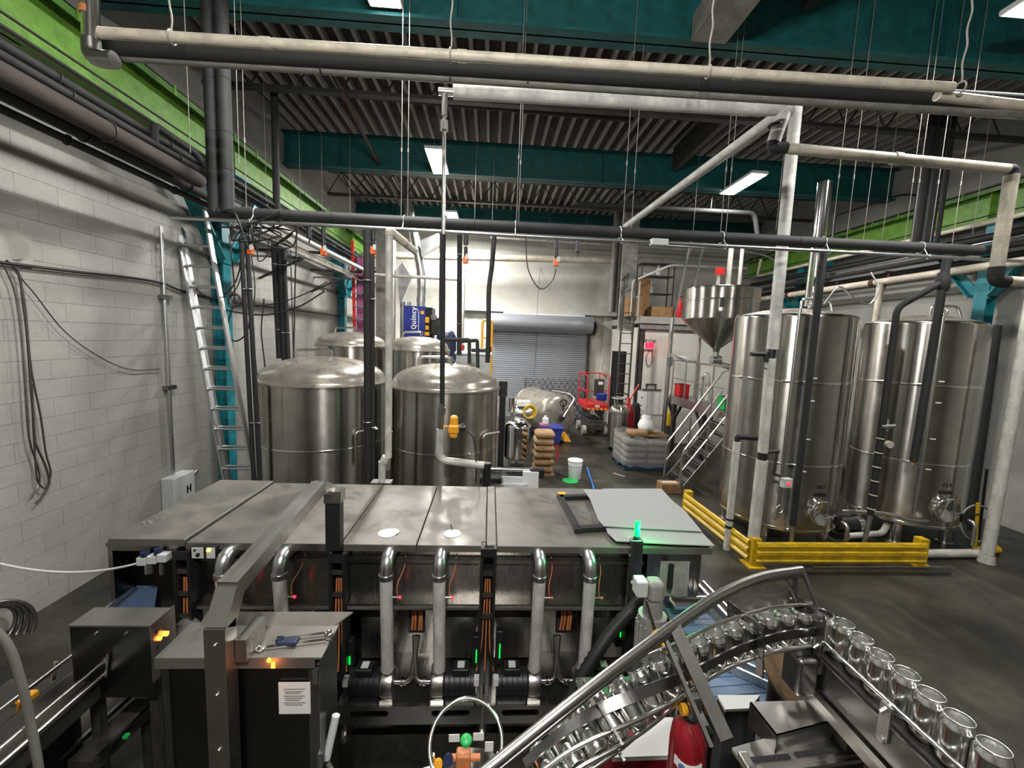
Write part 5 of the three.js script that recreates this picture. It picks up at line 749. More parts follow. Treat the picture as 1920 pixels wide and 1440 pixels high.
{ // wrapped pallet of sacks
  const a = atY(1166, 882, 0), b = atY(1248, 882, 0), cx = (a[0] + b[0]) / 2 + 0.05, cz = a[2] - 0.5, t = thing('pallet', 'blue pallet under the shrink-wrapped sacks', 'pallet', [cx, 0, cz]);
  for (const z of [-0.45, 0, 0.45]) part('runner', bx(cx, 0.06, cz + z, 1.1, 0.09, 0.1), M.palletBlue, t); for (let i = 0; i < 6; i++) part('board', bx(cx - 0.5 + i * 0.2, 0.12, cz, 0.15, 0.02, 1.0), M.palletBlue, t);
  const sack = (x, y, z, w, h, d, l, m = M.sheet, g = 'wrapped sacks on the blue pallet') => { const gg = new RoundedBoxGeometry(w, h, d, 4, h * 0.45); const p = gg.attributes.position; for (let i = 0; i < p.count; i++) { const f = 1 - 0.25 * Math.pow(Math.abs(p.getX(i)) / (w / 2), 3) - 0.2 * Math.pow(Math.abs(p.getZ(i)) / (d / 2), 3); p.setY(i, p.getY(i) * f + 0.006 * Math.sin(p.getX(i) * 23 + y * 9)); } gg.computeVertexNormals(); return single('sack', l, 'sack', gg.translate(x, y, z), m, g); };
  for (let k = 0; k < 4; k++) for (const [ix, iz] of [[-1, -1], [1, -1], [-1, 1], [1, 1]]) sack(cx + ix * 0.27, 0.21 + k * 0.15, cz + iz * 0.25, 0.53, 0.15, 0.49, 'pale grain sack in the shrink-wrapped pallet load', M.sackGrey);
  sack(cx - 0.18, 0.85, cz + 0.18, 0.5, 0.18, 0.34, 'brown rolled sack lying on the wrapped load', M.sack, null); sack(cx + 0.28, 0.8, cz + 0.1, 0.55, 0.08, 0.5, 'flat pinkish empty sack on the wrapped load', M.card, null);
  single('open_sack', 'white open-topped sack standing on the wrapped load', 'sack', (() => { const g = la([[0, 0], [0.17, 0.01], [0.2, 0.12], [0.16, 0.24], [0.1, 0.3], [0.12, 0.38], [0.09, 0.4]], [cx + 0.08, 0.88, cz + 0.05], 18); const p = g.attributes.position; for (let i = 0; i < p.count; i++) p.setY(i, p.getY(i) + 0.03 * Math.sin(p.getX(i) * 31) * Math.sin(p.getZ(i) * 27)); return g; })(), M.white);
  const w = []; const n = 44, hh = 7; const pos = [], ix = []; for (let j = 0; j <= hh; j++) for (let i = 0; i <= n; i++) { const aA = i / n * 2 * Math.PI, c = Math.cos(aA), s = Math.sin(aA), e = 0.3, px = Math.sign(c) * Math.pow(Math.abs(c), e), pz = Math.sign(s) * Math.pow(Math.abs(s), e), o = 1 + 0.012 * Math.sin(i * 3.1 + j * 1.3) + 0.01 * Math.sin(i * 1.7 - j * 2.1); pos.push(cx + px * 0.575 * o, 0.1 + j / hh * 0.72 + 0.03 * Math.sin(i * 2.2), cz + pz * 0.535 * o); } for (let j = 0; j < hh; j++) for (let i = 0; i < n; i++) { const q0 = j * (n + 1) + i; ix.push(q0, q0 + 1, q0 + n + 1, q0 + 1, q0 + n + 2, q0 + n + 1); } const g = new THREE.BufferGeometry(); g.setAttribute('position', new THREE.Float32BufferAttribute(pos, 3)); g.setIndex(ix); g.computeVertexNormals(); w.push(g);
  single('shrink_wrap', 'crinkled clear shrink wrap around the pallet load', 'wrap', w, M.wrap);
  // brown sacks beside the small tank
  const q = atY(1016, 893, 0); for (let k = 0; k < 6; k++) sack(q[0] + 0.03 + 0.02 * (k % 2), 0.14 + k * 0.155, q[2] - 0.25, 0.44, 0.17, 0.5, k < 3 ? 'brown paper sack low in the stack beside the small steel tank' : 'brown paper sack high in the stack beside the small steel tank', k < 3 ? M.card : M.sack, k < 3 ? 'lower sacks of the brown stack' : 'upper sacks of the brown stack');
  single('sack_pallet', 'low wooden skid under the brown paper sacks', 'pallet', bx(q[0] + 0.03, 0.03, q[2] - 0.25, 0.5, 0.055, 0.55), M.wood);
}
{ // blue tub cart, red tray, white tag
  const q = atY(1032, 862, 0), x = q[0], z = q[2] - 0.2, t = thing('blue_tub', 'blue plastic tub on red legs behind the brown sacks', 'tub', [x, 0, z]); part('tub', [prism([[x - 0.28, 0.8, z - 0.25], [x + 0.28, 0.8, z - 0.25], [x + 0.2, 0.45, z - 0.25], [x - 0.2, 0.45, z - 0.25]], [0, 0, 0.5]), rb(x, 0.81, z, 0.6, 0.05, 0.55, 0.02)], M.blue, t); for (const s of [-1, 1]) part('leg', bar([x + s * 0.18, 0, z + 0.15], [x + s * 0.15, 0.48, z + 0.15], 0.05, 0.05), M.red, t);
  single('pink_tray', 'pink tray lying on the blue tub', 'tray', rb(x - 0.17, 0.86, z, 0.24, 0.05, 0.36, 0.015), M.pink); single('white_jug', 'small white jug on the pink tray', 'jug', [rb(x - 0.15, 0.97, z + 0.05, 0.15, 0.17, 0.13, 0.03), cy([x - 0.16, 1.04, z + 0.05], [x - 0.16, 1.1, z + 0.05], 0.03)], M.white);
}
{ // small steel tank with the mixer
  const q = atY(968, 878, 0), x = q[0] + 0.02, z = q[2] - 0.2, r = 0.31, t = thing('small_tank', 'small steel brink tank with a rounded top beside the brown sacks', 'tank', [x, 0, z]);
  part('shell', la([[r * 0.9, 0.2], [r, 0.25], [r, 0.95], [r * 0.97, 1.0], [r * 0.75, 1.07], [r * 0.2, 1.1], [0, 1.1]], [x, 0, z], 48), M.chrome, t); part('lid', la([[0.14, 1.08], [0.15, 1.12], [0.06, 1.15], [0, 1.15]], [x + 0.05, 0, z], 24), M.steel, t); part('nozzle', [cy([x - 0.12, 1.08, z + 0.05], [x - 0.12, 1.24, z + 0.05], 0.03), cy([x + 0.12, 1.08, z], [x + 0.12, 1.22, z], 0.02)], M.steel, t); part('plate', bx(x + 0.03, 0.78, z + r, 0.13, 0.12, 0.012), M.iron, t); for (let i = 0; i < 3; i++) part('leg', cy([x + 0.22 * Math.cos(i * 2.1 + 0.5), 0, z + 0.22 * Math.sin(i * 2.1 + 0.5)], [x + 0.22 * Math.cos(i * 2.1 + 0.5), 0.26, z + 0.22 * Math.sin(i * 2.1 + 0.5)], 0.025), M.steel, t);
  const p = atZ(960, 760, -10.6), m = thing('mixer_skid', 'steel canister and white motor head on a stand with a coil of yellow hose', 'mixer', [p[0], 0, -10.6]); part('canister', cy([p[0], p[1] - 0.16, -10.6], [p[0], p[1] + 0.2, -10.6], 0.1, 0.1, 20), M.chrome, m); part('stem', cy([p[0], 0, -10.6], [p[0], p[1] - 0.16, -10.6], 0.03), M.steel, m); part('motor_head', [rb(p[0] + 0.3, p[1] + 0.06, -10.6, 0.34, 0.16, 0.18, 0.03), cy([p[0] + 0.1, p[1] + 0.05, -10.6], [p[0] + 0.2, p[1] + 0.05, -10.6], 0.05)], M.white, m); part('drum', lad([[0.01, -0.25], [0.18, -0.25], [0.18, 0.25], [0.01, 0.25]], [p[0] + 0.28, p[1] - 0.2, -10.7], [1, 0, 0], 24), M.galv, m); part('frame', [bx(p[0] + 0.25, 0.45, -10.7, 0.5, 0.04, 0.4), bx(p[0] + 0.05, 0.4, -10.5, 0.04, 0.8, 0.04), bx(p[0] + 0.45, 0.4, -10.5, 0.04, 0.8, 0.04)], M.steel, m);
  const h = [p[0] + 0.42, p[1] - 0.1, -10.46]; single('yellow_hose_coil', 'coil of yellow hose hung on the mixer stand', 'hose', [0, 1, 2, 3].map(i => ring([h[0] + 0.01 * i, h[1] - 0.05 + 0.01 * i, h[2] + 0.02 * i], 0.13 + 0.012 * i, 0.016, [0.2 - 0.1 * i, 0.1 * i, 1], 26, 6)), M.yellow);
  const k = atZ(942, 760, -9.6); const bt = thing('black_control_stand', 'black control stand between the second fermenter and the small tank', 'stand', [k[0], 0, -9.6]); part('post', rb(k[0], 0.85, -9.6, 0.14, 1.7, 0.2, 0.02), M.blackMatte, bt); part('head', rb(k[0], 1.85, -9.6, 0.2, 0.36, 0.14, 0.02), M.black, bt);
}
{ // bucket, lid, blue handle, small floor things
  const q = atY(1077, 897, 0), t = thing('white_bucket', 'white plastic bucket standing on the bare floor', 'bucket', [q[0], 0, q[2]]); part('pail', la([[0, 0.005], [0.135, 0.005], [0.15, 0.3], [0.158, 0.3], [0.158, 0.33], [0.152, 0.33], [0.155, 0.41], [0.15, 0.41], [0.145, 0.33]], [q[0], 0, q[2]], 32), M.white, t); part('lid_rim', la([[0.156, 0.4], [0.163, 0.405], [0.163, 0.425], [0, 0.425]], [q[0], 0, q[2]], 32), M.white, t);
  const l = atY(1071, 901, 0.015); single('green_disc', 'green plastic lid lying flat beside the white bucket', 'lid', la([[0, 0.0], [0.17, 0], [0.175, 0.012], [0.16, 0.025], [0, 0.02]], [l[0] - 0.02, 0, l[2]], 32), M.greenLid);
  const a = atY(1102, 880, 0.02), b = atY(1114, 918, 0.02); single('blue_tool_handle', 'blue tool handle lying on the floor', 'handle', [cy(a, b, 0.018), cy(a, a.map((v, i) => v - (b[i] - v) * 0.08), 0.024)], M.skyBlue);  // a bare tool handle only, no squeegee head
  const c = atY(1150, 887, 0.006), d = atY(1172, 893, 0.006); single('white_string', 'short white cord curled on the bare floor', 'cord', curve([c, [c[0] + 0.08, 0.006, c[2] + 0.1], [d[0] - 0.05, 0.006, d[2] - 0.02], d], 0.006, 16, 5), M.white);
  const e = atY(1262, 925, 0); const bxx = thing('cardboard_box', 'open cardboard box with clear tape at the foot of the stairs', 'box', [e[0], 0, e[2]]); part('carton', [rb(e[0] - 0.05, 0.1, e[2] - 0.1, 0.42, 0.2, 0.26, 0.01)], M.card, bxx); part('tape', bx(e[0] - 0.05, 0.202, e[2] - 0.1, 0.3, 0.003, 0.06), M.white, bxx);
  // stuff right behind the deck
  const z = -5.6, f = atZ(965, 902, z); const bn = thing('clear_bin', 'clear plastic bin behind the steel deck', 'bin', [f[0], f[1] - 0.25, z]); part('bin', [bb(f[0] - 0.16, f[0] + 0.16, f[1] - 0.25, f[1] - 0.24, z - 0.14, z + 0.14), bb(f[0] - 0.16, f[0] - 0.155, f[1] - 0.25, f[1], z - 0.14, z + 0.14), bb(f[0] + 0.155, f[0] + 0.16, f[1] - 0.25, f[1], z - 0.14, z + 0.14), bb(f[0] - 0.16, f[0] + 0.16, f[1] - 0.25, f[1], z + 0.135, z + 0.14), bb(f[0] - 0.16, f[0] + 0.16, f[1] - 0.25, f[1], z - 0.14, z - 0.135)], M.bin, bn); part('rim', [bb(f[0] - 0.18, f[0] + 0.18, f[1], f[1] + 0.015, z + 0.13, z + 0.16), bb(f[0] - 0.18, f[0] + 0.18, f[1], f[1] + 0.015, z - 0.16, z - 0.13)], M.bin, bn);
  const cart = thing('pump_cart', 'steel pump cart with a tube frame behind the steel deck', 'cart', [f[0], 0, z]); const yh = atZ(950, 880, z)[1]; const x0 = atZ(900, 880, z)[0], x1 = atZ(1004, 880, z)[0];
  part('top_bar', cy([x0, yh, z], [x1, yh, z], 0.028), M.steel, cart); part('upright', [cy([x0 + 0.02, 0.1, z], [x0 + 0.02, yh, z], 0.022), cy([x1 - 0.02, 0.1, z], [x1 - 0.02, yh, z], 0.022)], M.steel, cart); part('shelf', [bb(x0, x1, f[1] - 0.29, f[1] - 0.255, z - 0.25, z + 0.2)], M.dull, cart); part('control_panel', rb(x1 - 0.07, yh - 0.15, z + 0.06, 0.22, 0.3, 0.06, 0.01), M.white, cart); part('pump', cy([x0 + 0.0, yh - 0.12, z + 0.02], [x0 + 0.3, yh - 0.12, z + 0.02], 0.08), M.black, cart); part('drive_unit', [rb(x1 + 0.02, yh - 0.03, z + 0.02, 0.2, 0.14, 0.12, 0.03)], M.black, cart); for (const x of [x0 + 0.05, x1 - 0.05]) part('wheel', cy([x - 0.02, 0.08, z + 0.15], [x + 0.02, 0.08, z + 0.15], 0.08), M.black, cart);
}
{ // compressor on its receiver, red and pink frames behind the rear fermenters
  const z = -12.0, a = atZ(757, 573, z), b = atZ(806, 628, z), t = thing('air_compressor', 'dark blue air compressor cabinet with the maker name in white', 'compressor', [(a[0] + b[0]) / 2, 0, z - 0.35]);
  part('cabinet', bb(a[0], a[0] + 0.6, b[1] - 0.1, a[1], z - 0.7, z), M.blue, t); part('side_louvres', bb(a[0] + 0.6, b[0] + 0.05, b[1] - 0.1, a[1] - 0.02, z - 0.68, z - 0.02), M.blackMatte, t);
  part('lettering', [text('Quincy', 0.135).rotateZ(Math.PI / 2).translate(a[0] + 0.3, (a[1] + b[1]) / 2 + 0.06, z + 0.001), bx(a[0] + 0.42, (a[1] + b[1]) / 2, z + 0.002, 0.015, 0.55, 0.002)], M.white, t, 'white lettering');
  for (const [dx, dy, w, h] of [[0.52, 0.62, 0.09, 0.09], [0.66, 0.42, 0.1, 0.16], [0.66, 0.2, 0.09, 0.12], [0.66, 0.03, 0.13, 0.1]]) part('warning_label', bx(a[0] + dx, b[1] + dy, z + 0.003, w, h, 0.004), M.amber, t);
  part('stand', [bb(a[0] - 0.05, b[0] + 0.4, b[1] - 0.16, b[1] - 0.1, z - 0.75, z + 0.05), ...[[a[0], z], [b[0] + 0.3, z], [a[0], z - 0.7], [b[0] + 0.3, z - 0.7]].map(([x, zz]) => bx(x, (b[1] - 0.16) / 2, zz, 0.08, b[1] - 0.16, 0.08))], M.iron, t);
  const r = atZ(838, 625, z + 0.1); part('receiver_tank', la([[0, b[1] - 0.9], [0.2, b[1] - 0.85], [0.28, b[1] - 0.7], [0.28, b[1] - 0.05], [0.2, b[1] + 0.12], [0, b[1] + 0.16]], [r[0], 0, z + 0.2], 28), M.darkBlue, t); part('motor_block', rb(atZ(820, 605, z)[0], b[1] + 0.25, z - 0.1, 0.32, 0.5, 0.5, 0.04), M.black, t); part('gauge', cy([atZ(815, 594, z)[0], b[1] + 0.5, z + 0.16], [atZ(815, 594, z)[0], b[1] + 0.5, z + 0.2], 0.09), M.dull, t);
  const rz = -11.2, p = atZ(655, 470, rz), q = atZ(662, 640, rz); const rl = thing('red_ladder', 'red step ladder standing behind the rear fermenters', 'ladder', [q[0], 0, rz]); for (const s of [0, 0.36]) part('rail', bar([q[0] + s + 0.1, 0, rz], [p[0] + s, p[1] + 0.3, rz - 0.25], 0.04, 0.07), M.red, rl); for (let i = 1; i < 16; i++) { const f = i / 16; part('step', bb(q[0] + 0.1 + (p[0] - q[0] - 0.1) * f, q[0] + 0.46 + (p[0] - q[0] - 0.1) * f, (p[1] + 0.3) * f - 0.015, (p[1] + 0.3) * f + 0.015, rz - 0.25 * f - 0.05, rz - 0.25 * f + 0.05), M.galv, rl); }
  const k = atZ(680, 540, rz - 0.3); single('magenta_screen', 'magenta ribbed panel standing behind the rear fermenters', 'panel', [bb(k[0] - 0.16, k[0] + 0.16, 0, k[1] + 0.8, rz - 0.36, rz - 0.3), ...[-0.1, 0, 0.1].map(o => bb(k[0] + o - 0.02, k[0] + o + 0.02, 0, k[1] + 0.8, rz - 0.3, rz - 0.28))], M.pink);
  // white tank with lid behind second fermenter, yellow frame
  const wz = -8.6, w0 = atZ(855, 660, wz), w1 = atZ(920, 665, wz); const wt = thing('white_lidded_tank', 'square white lidded tank behind the second fermenter', 'tank', [(w0[0] + w1[0]) / 2, 0, wz - 0.3]); part('body', rb((w0[0] + w1[0]) / 2, 1.32, wz - 0.3, w1[0] - w0[0], 2.64, 0.6, 0.02), M.pale, wt); part('lid', rb((w0[0] + w1[0]) / 2, 2.67, wz - 0.3, w1[0] - w0[0] + 0.06, 0.06, 0.66, 0.02), M.white, wt); part('lid_fittings', [rb((w0[0] + w1[0]) / 2 + 0.1, 2.74, wz - 0.2, 0.3, 0.08, 0.25, 0.02), cy([w1[0] - 0.05, 2.7, wz - 0.2], [w1[0] - 0.05, 2.82, wz - 0.2], 0.06)], M.black, wt);
  const yz = -10.8, y0 = atZ(905, 600, yz), y1 = atZ(923, 600, yz); single('yellow_hoop', 'yellow tube hoop frame in front of the dock door', 'frame', [sw([[y0[0], 0, yz], [y0[0], y0[1], yz], [y1[0], y0[1], yz], [y1[0] + 0.02, 0, yz]], 0.03, 0.1), cy([y0[0], y0[1] - 0.45, yz], [y1[0], y0[1] - 0.45, yz], 0.02)], M.amber);
  const pz = -13.6, pp = atZ(868, 560, pz); const wp = thing('white_drop_pipe', 'white drop pipe with a red valve on the dock door pilaster', 'pipe', [pp[0], 0, pz]); part('pipe', cy([pp[0], 0, pz], [pp[0], 5.2, pz], 0.06), M.pvc, wp); part('valve', cy([pp[0], 2.6, pz], [pp[0], 2.75, pz], 0.09), M.red, wp);
}

{ // folded lattice gate in front of the shutter
  const z = ZB + 0.3, a = atZ(985, 708, z), b = atZ(1098, 770, z), t = thing('folding_gate', 'grey diamond lattice folding gate across the lower dock door', 'gate', [(a[0] + b[0]) / 2, 0, z]);
  const n = 11, w = (b[0] - a[0]) / n, h = a[1] - 0.05, rows = 5, rh = h / rows, g = []; for (let i = 0; i < n; i++) for (let k = 0; k < rows; k++) { g.push(bar([a[0] + i * w, 0.05 + k * rh, z], [a[0] + (i + 1) * w, 0.05 + (k + 1) * rh, z], 0.008, 0.02), bar([a[0] + (i + 1) * w, 0.05 + k * rh, z + 0.012], [a[0] + i * w, 0.05 + (k + 1) * rh, z + 0.012], 0.008, 0.02)); }
  part('lattice', g, M.dull, t).userData.kind = 'stuff'; for (const x of [a[0], b[0]]) part('end_bar', bx(x, h / 2 + 0.03, z, 0.04, h + 0.06, 0.04), M.dull, t);
}

// ================================================================ tunnel pasteuriser with the flat steel deck
const PZ = -2.79, PB = -3.96, PY = 1.55, PX0 = -2.56, PX1 = 1.66;
{ const t = thing('tunnel_pasteuriser', 'long steel tunnel pasteuriser with a flat deck and white pump pipes', 'pasteuriser', [(PX0 + PX1) / 2, 0, (PZ + PB) / 2]);
  const seams = [PX0 + 0.04, -2.02, -0.99, -0.47, 0.015, 0.09, PX1];
  // deck lids, each its own sheet
  for (let i = 0; i < seams.length - 1; i++) {
    const a = seams[i] + 0.003, b = seams[i + 1] - 0.003, y = i === 0 ? PY + 0.02 : i === 4 ? PY + 0.006 : PY;
    part('deck_lid', [rb((a + b) / 2, y - 0.012, (PZ + PB) / 2, b - a, 0.024, PZ - PB, 0.006), bb(a, b, y - 0.05, y - 0.02, PZ - 0.008, PZ)], M.top, t);
  }
  part('deck_edge_strip', bb(PX0, PX1, PY - 0.055, PY - 0.03, PB, PZ - 0.03), M.front, t);
  // body
  part('rear_panel', bb(PX0 + 0.02, PX1 - 0.02, 0.35, PY - 0.05, PB + 0.02, PB + 0.05), M.front, t);
  part('side_panel', bb(PX1 - 0.1, PX1 - 0.06, 0.3, PY - 0.05, PB + 0.03, PZ - 0.04), M.front, t); part('side_panel', bb(PX0 + 0.02, PX0 + 0.05, 0.5, PY - 0.05, PB + 0.03, PZ - 0.02), M.front, t);
  part('tank_bottom', bb(-2.0, PX1 - 0.1, 0.34, 0.4, PB + 0.04, PZ - 0.06), M.front, t);
  const bays = [[-1.95, -1.06], [-0.94, -0.02], [0.085, 1.16]];
  for (const [a, b] of bays) {
    part('upper_panel', [bb(a, b, 1.43, PY - 0.05, PZ - 0.1, PZ - 0.08), bb(a, b, 1.405, 1.43, PZ - 0.09, PZ - 0.02)], M.front, t);
    part('bay_panel', [bb(a, b, 1.12, 1.405, PZ - 0.06, PZ - 0.045), bb(a, b, 1.1, 1.12, PZ - 0.06, PZ + 0.015)], M.front, t);
    part('lip', [bb(a, b, 1.055, 1.085, PZ - 0.04, PZ - 0.01), bb(a, b, 1.08, 1.1, PZ - 0.045, PZ + 0.02)], M.top, t);
    part('back_plate', bb(a, b, 0.4, 1.06, PZ - 0.42, PZ - 0.4), M.front, t);
    for (const [u, v] of [[a + 0.02, (a + b) / 2 - 0.2], [(a + b) / 2 + 0.2, b - 0.02]]) part('inner_ledge', [bb(u, v, 0.82, 0.84, PZ - 0.4, PZ - 0.24), bb(u, v, 0.5, 0.82, PZ - 0.26, PZ - 0.24)], M.steel, t);
    // pump tray with slots
    const w = b - a + 0.09, slot = (c) => { const P = []; for (let i = 0; i < 12; i++) { const q = i / 12 * 2 * Math.PI; P.push([c + (Math.cos(q) > 0 ? 0.11 : -0.11) + 0.025 * Math.cos(q), -0.055 + 0.025 * Math.sin(q)]); } return P; };
    part('tray_front', ext([[-w / 2, 0], [w / 2, 0], [w / 2, -0.14], [-w / 2, -0.14]], [slot(-w * 0.28), slot(w * 0.28)], 0.012).translate((a + b) / 2, 0.42, PZ + 0.1), M.steel, t);
    part('tray', [bb((a + b) / 2 - w / 2, (a + b) / 2 + w / 2, 0.4, 0.42, PZ - 0.4, PZ + 0.11)], M.steel, t);
    part('orange_cables', [-0.028, -0.008, 0.02, 0.036].map((o, i) => curve([[(a + b) / 2 + o, 1.06, PZ - 0.1], [(a + b) / 2 + o + 0.006, 0.95, PZ - 0.09 + 0.01 * (i % 2)], [(a + b) / 2 + o * 1.1, 0.84, PZ - 0.1]], 0.009, 12, 6)), M.copper, t, 'orange cables'); part('cable_slot', bb((a + b) / 2 - 0.06, (a + b) / 2 + 0.06, 0.8, 1.06, PZ - 0.14, PZ - 0.12), M.blackMatte, t);
    part('plate_label', bx((a + b) / 2 + 0.18, 1.075, PZ - 0.006, 0.12, 0.025, 0.004), M.dull, t);
  }
  // black cable posts between the bays
  for (const [x, top] of [[-1.0, PY - 0.05], [0.035, PY + 0.002], [-2.02, PY - 0.04]]) {
    const post = part('cable_post', [bb(x - 0.055, x - 0.035, 0.36, top, PZ - 0.06, PZ + 0.045), bb(x + 0.035, x + 0.055, 0.36, top, PZ - 0.06, PZ + 0.045), bb(x - 0.05, x + 0.05, 0.36, top, PZ - 0.06, PZ - 0.05)], M.black, t);
    for (const y of [1.36, 1.2, 1.04]) part('clip', bx(x, y, PZ + 0.03, 0.07, 0.03, 0.012), M.iron, post);
    part('cap_plate', bx(x, top - 0.03, PZ + 0.048, 0.1, 0.06, 0.008), M.black, post);
    part('cable_run', [-0.015, 0.0, 0.015].map((o, i) => curve([[x + o, 1.3, PZ + 0.0], [x + o * 1.5, 1.0, PZ + 0.01], [x + o * 2, 0.8, PZ + 0.01 * i], [x + o * 4, 0.62, PZ + 0.03]], 0.006, 14, 5)), M.copper, post, 'orange cables');
  }
  // infeed end
  part('infeed_side', [bb(PX0 + 0.04, -2.06, 1.48, PY - 0.02, PZ - 0.03, PZ - 0.01)], M.front, t);
  part('infeed_back', bb(PX0 + 0.05, -2.06, 0.6, 1.5, PZ - 0.75, PZ - 0.73), M.front, t);
  // hand tag discs on the deck
  const h1 = atY(727, 1000, PY), h2 = atY(848, 1001, PY); part('deck_disc', [cy([h1[0], PY, h1[2]], [h1[0], PY + 0.004, h1[2]], 0.068, 0.068, 28), cy([h1[0] + 0.03, PY + 0.004, h1[2] - 0.01], [h1[0] + 0.03, PY + 0.009, h1[2] - 0.01], 0.05, 0.05, 24)], M.white, t, 'scratched white disc'); part('deck_disc', cy([h2[0], PY, h2[2]], [h2[0], PY + 0.004, h2[2]], 0.064, 0.064, 28), M.white, t, 'clean white disc');
  part('disc_tag', cy([h2[0] - 0.005, PY + 0.005, h2[2] - 0.05], [h2[0] - 0.02, PY + 0.03, h2[2] - 0.09], 0.004, 0.004, 5), M.black, t);
  for (const [px, py] of [[270, 982], [280, 979], [296, 974], [303, 972]]) { const q = atY(px, py, PY + 0.022); part('bolt', cy([q[0], PY + 0.02, q[2]], [q[0], PY + 0.032, q[2]], 0.012, 0.012, 8), M.chrome, t); }
  // control knob box
  const cb = atZ(383, 1035, PZ + 0.02); const kb = part('control_box', rb(cb[0], cb[1], PZ + 0.0, 0.17, 0.085, 0.06, 0.006), M.black, t); part('control_plate', [bx(cb[0] - 0.035, cb[1], PZ + 0.032, 0.075, 0.075, 0.004), bx(cb[0] + 0.05, cb[1], PZ + 0.032, 0.055, 0.075, 0.004)], M.pale, kb); part('knob', [cy([cb[0] - 0.03, cb[1] - 0.01, PZ + 0.03], [cb[0] - 0.03, cb[1] - 0.01, PZ + 0.045], 0.012), cy([cb[0] - 0.05, cb[1] + 0.02, PZ + 0.03], [cb[0] - 0.05, cb[1] + 0.02, PZ + 0.04], 0.007)], M.black, kb); part('indicator', cy([cb[0] + 0.04, cb[1] + 0.022, PZ + 0.03], [cb[0] + 0.04, cb[1] + 0.022, PZ + 0.044], 0.011), G.amber, kb);
  // air filter set on the infeed corner
  const af = atZ(288, 1050, PZ + 0.03); const fr = part('air_regulator', [0, 1, 2].map(i => rb(af[0] - 0.06 + i * 0.065, af[1] + 0.012 * i, PZ + 0.03, 0.06, 0.055, 0.06, 0.006)), M.pale, t); part('bowl', cy([af[0] - 0.03, af[1] - 0.02, PZ + 0.03], [af[0] - 0.03, af[1] - 0.09, PZ + 0.03], 0.025), M.galv, fr); part('bowl', cy([af[0] + 0.05, af[1] - 0.02, PZ + 0.03], [af[0] + 0.05, af[1] - 0.1, PZ + 0.03], 0.014), M.galv, fr); part('knob', [cy([af[0] - 0.05, af[1] + 0.03, PZ + 0.03], [af[0] - 0.05, af[1] + 0.06, PZ + 0.03], 0.028), cy([af[0] + 0.03, af[1] + 0.03, PZ + 0.03], [af[0] + 0.03, af[1] + 0.08, PZ + 0.03], 0.022)], M.darkBlue, fr);
  // spray pump pipes
  const pipes = [[416, 1252, 0], [523, 1252, 0], [724, 1250, -1], [824, 1250, 1], [1013, 1250, -1], [1108, 1240, 1]];
  pipes.forEach(([px, pyb, side], i) => {
    const top = atZ(px, 1062, PZ + 0.1), x = top[0], zz = PZ + 0.1, yb = 0.64;
    const pp = part('spray_pipe', cy([x, 1.37, zz], [x + (side > 0 ? 0.008 : 0.0), yb, zz - 0.06], 0.043, 0.043, 20), M.insul, t, 'white plastic spray pipe');
    part('elbow', [sw([[x + 0.0, 1.49, PZ - 0.1], [x, 1.49, zz - 0.02], [x, 1.36, zz]], 0.046, 0.08, 16), cy([x, 1.365, zz], [x, 1.395, zz], 0.05, 0.05, 18)], M.galv, pp); part('sensor', [cy([x + 0.04, 1.22, zz - 0.01], [x + 0.085, 1.22, zz - 0.01], 0.008, 0.008, 8)], M.steel, pp); part('sensor_light', cy([x + 0.085, 1.22, zz - 0.01], [x + 0.1, 1.22, zz - 0.01], 0.01, 0.01, 8), i < 4 ? G.red : M.copper, pp); part('sensor_wire', curve([[x + 0.075, 1.22, zz - 0.01], [x + 0.07, 1.3, zz - 0.02], [x + 0.1, 1.38, PZ - 0.0], [x + 0.1, 1.44, PZ - 0.07]], 0.0035, 14, 5), M.copper, pp);
    if (side) {
      const yp = 0.53, zp = zz - 0.08, pm = part('pump_volute', [lad([[0.02, -0.05], [0.085, -0.05], [0.095, -0.035], [0.095, 0.035], [0.085, 0.05], [0.02, 0.05]], [x, yp, zp], [1, 0, 0], 32), cy([x, yp + 0.08, zp], [x, yb + 0.02, zp + 0.02], 0.05), bx(x, 0.43, zp, 0.09, 0.03, 0.14)], M.steel, t);
      const m0 = x + side * 0.05, m1 = x + side * 0.27; part('motor', [cy([m0, yp, zp], [m1, yp, zp], 0.088, 0.088, 24), bx((m0 + m1) / 2, 0.44, zp, 0.2, 0.05, 0.15), rb((m0 + m1) / 2, yp + 0.1, zp, 0.12, 0.06, 0.1, 0.01)], M.black, pm); part('terminal_label', bx((m0 + m1) / 2, yp + 0.132, zp, 0.05, 0.004, 0.06), M.paper, pm); part('end_label', [bx(m1 + side * 0.005, yp + 0.06, zp + 0.06, 0.035, 0.05, 0.05)], M.paper, pm); part('motor_fin', [0, 1, 2, 3, 4].map(k => lad([[0.086, -0.003], [0.094, -0.003], [0.094, 0.003], [0.086, 0.003]], [m0 + (m1 - m0) * (0.15 + k * 0.17), yp, zp], [1, 0, 0], 24)), M.black, pm);
      part('suction_pipe', sw([[x - side * 0.05, yp, zp], [x - side * 0.16, yp, zp], [x - side * 0.19, yp + 0.28, zp - 0.1]], 0.018, 0.06), M.steel, pm); part('clamp', [cy([x - side * 0.09, yp, zp], [x - side * 0.11, yp, zp], 0.03), cy([x - side * 0.12, yp, zp], [x - side * 0.13, yp, zp], 0.026)], M.chrome, pm);
    }
  });
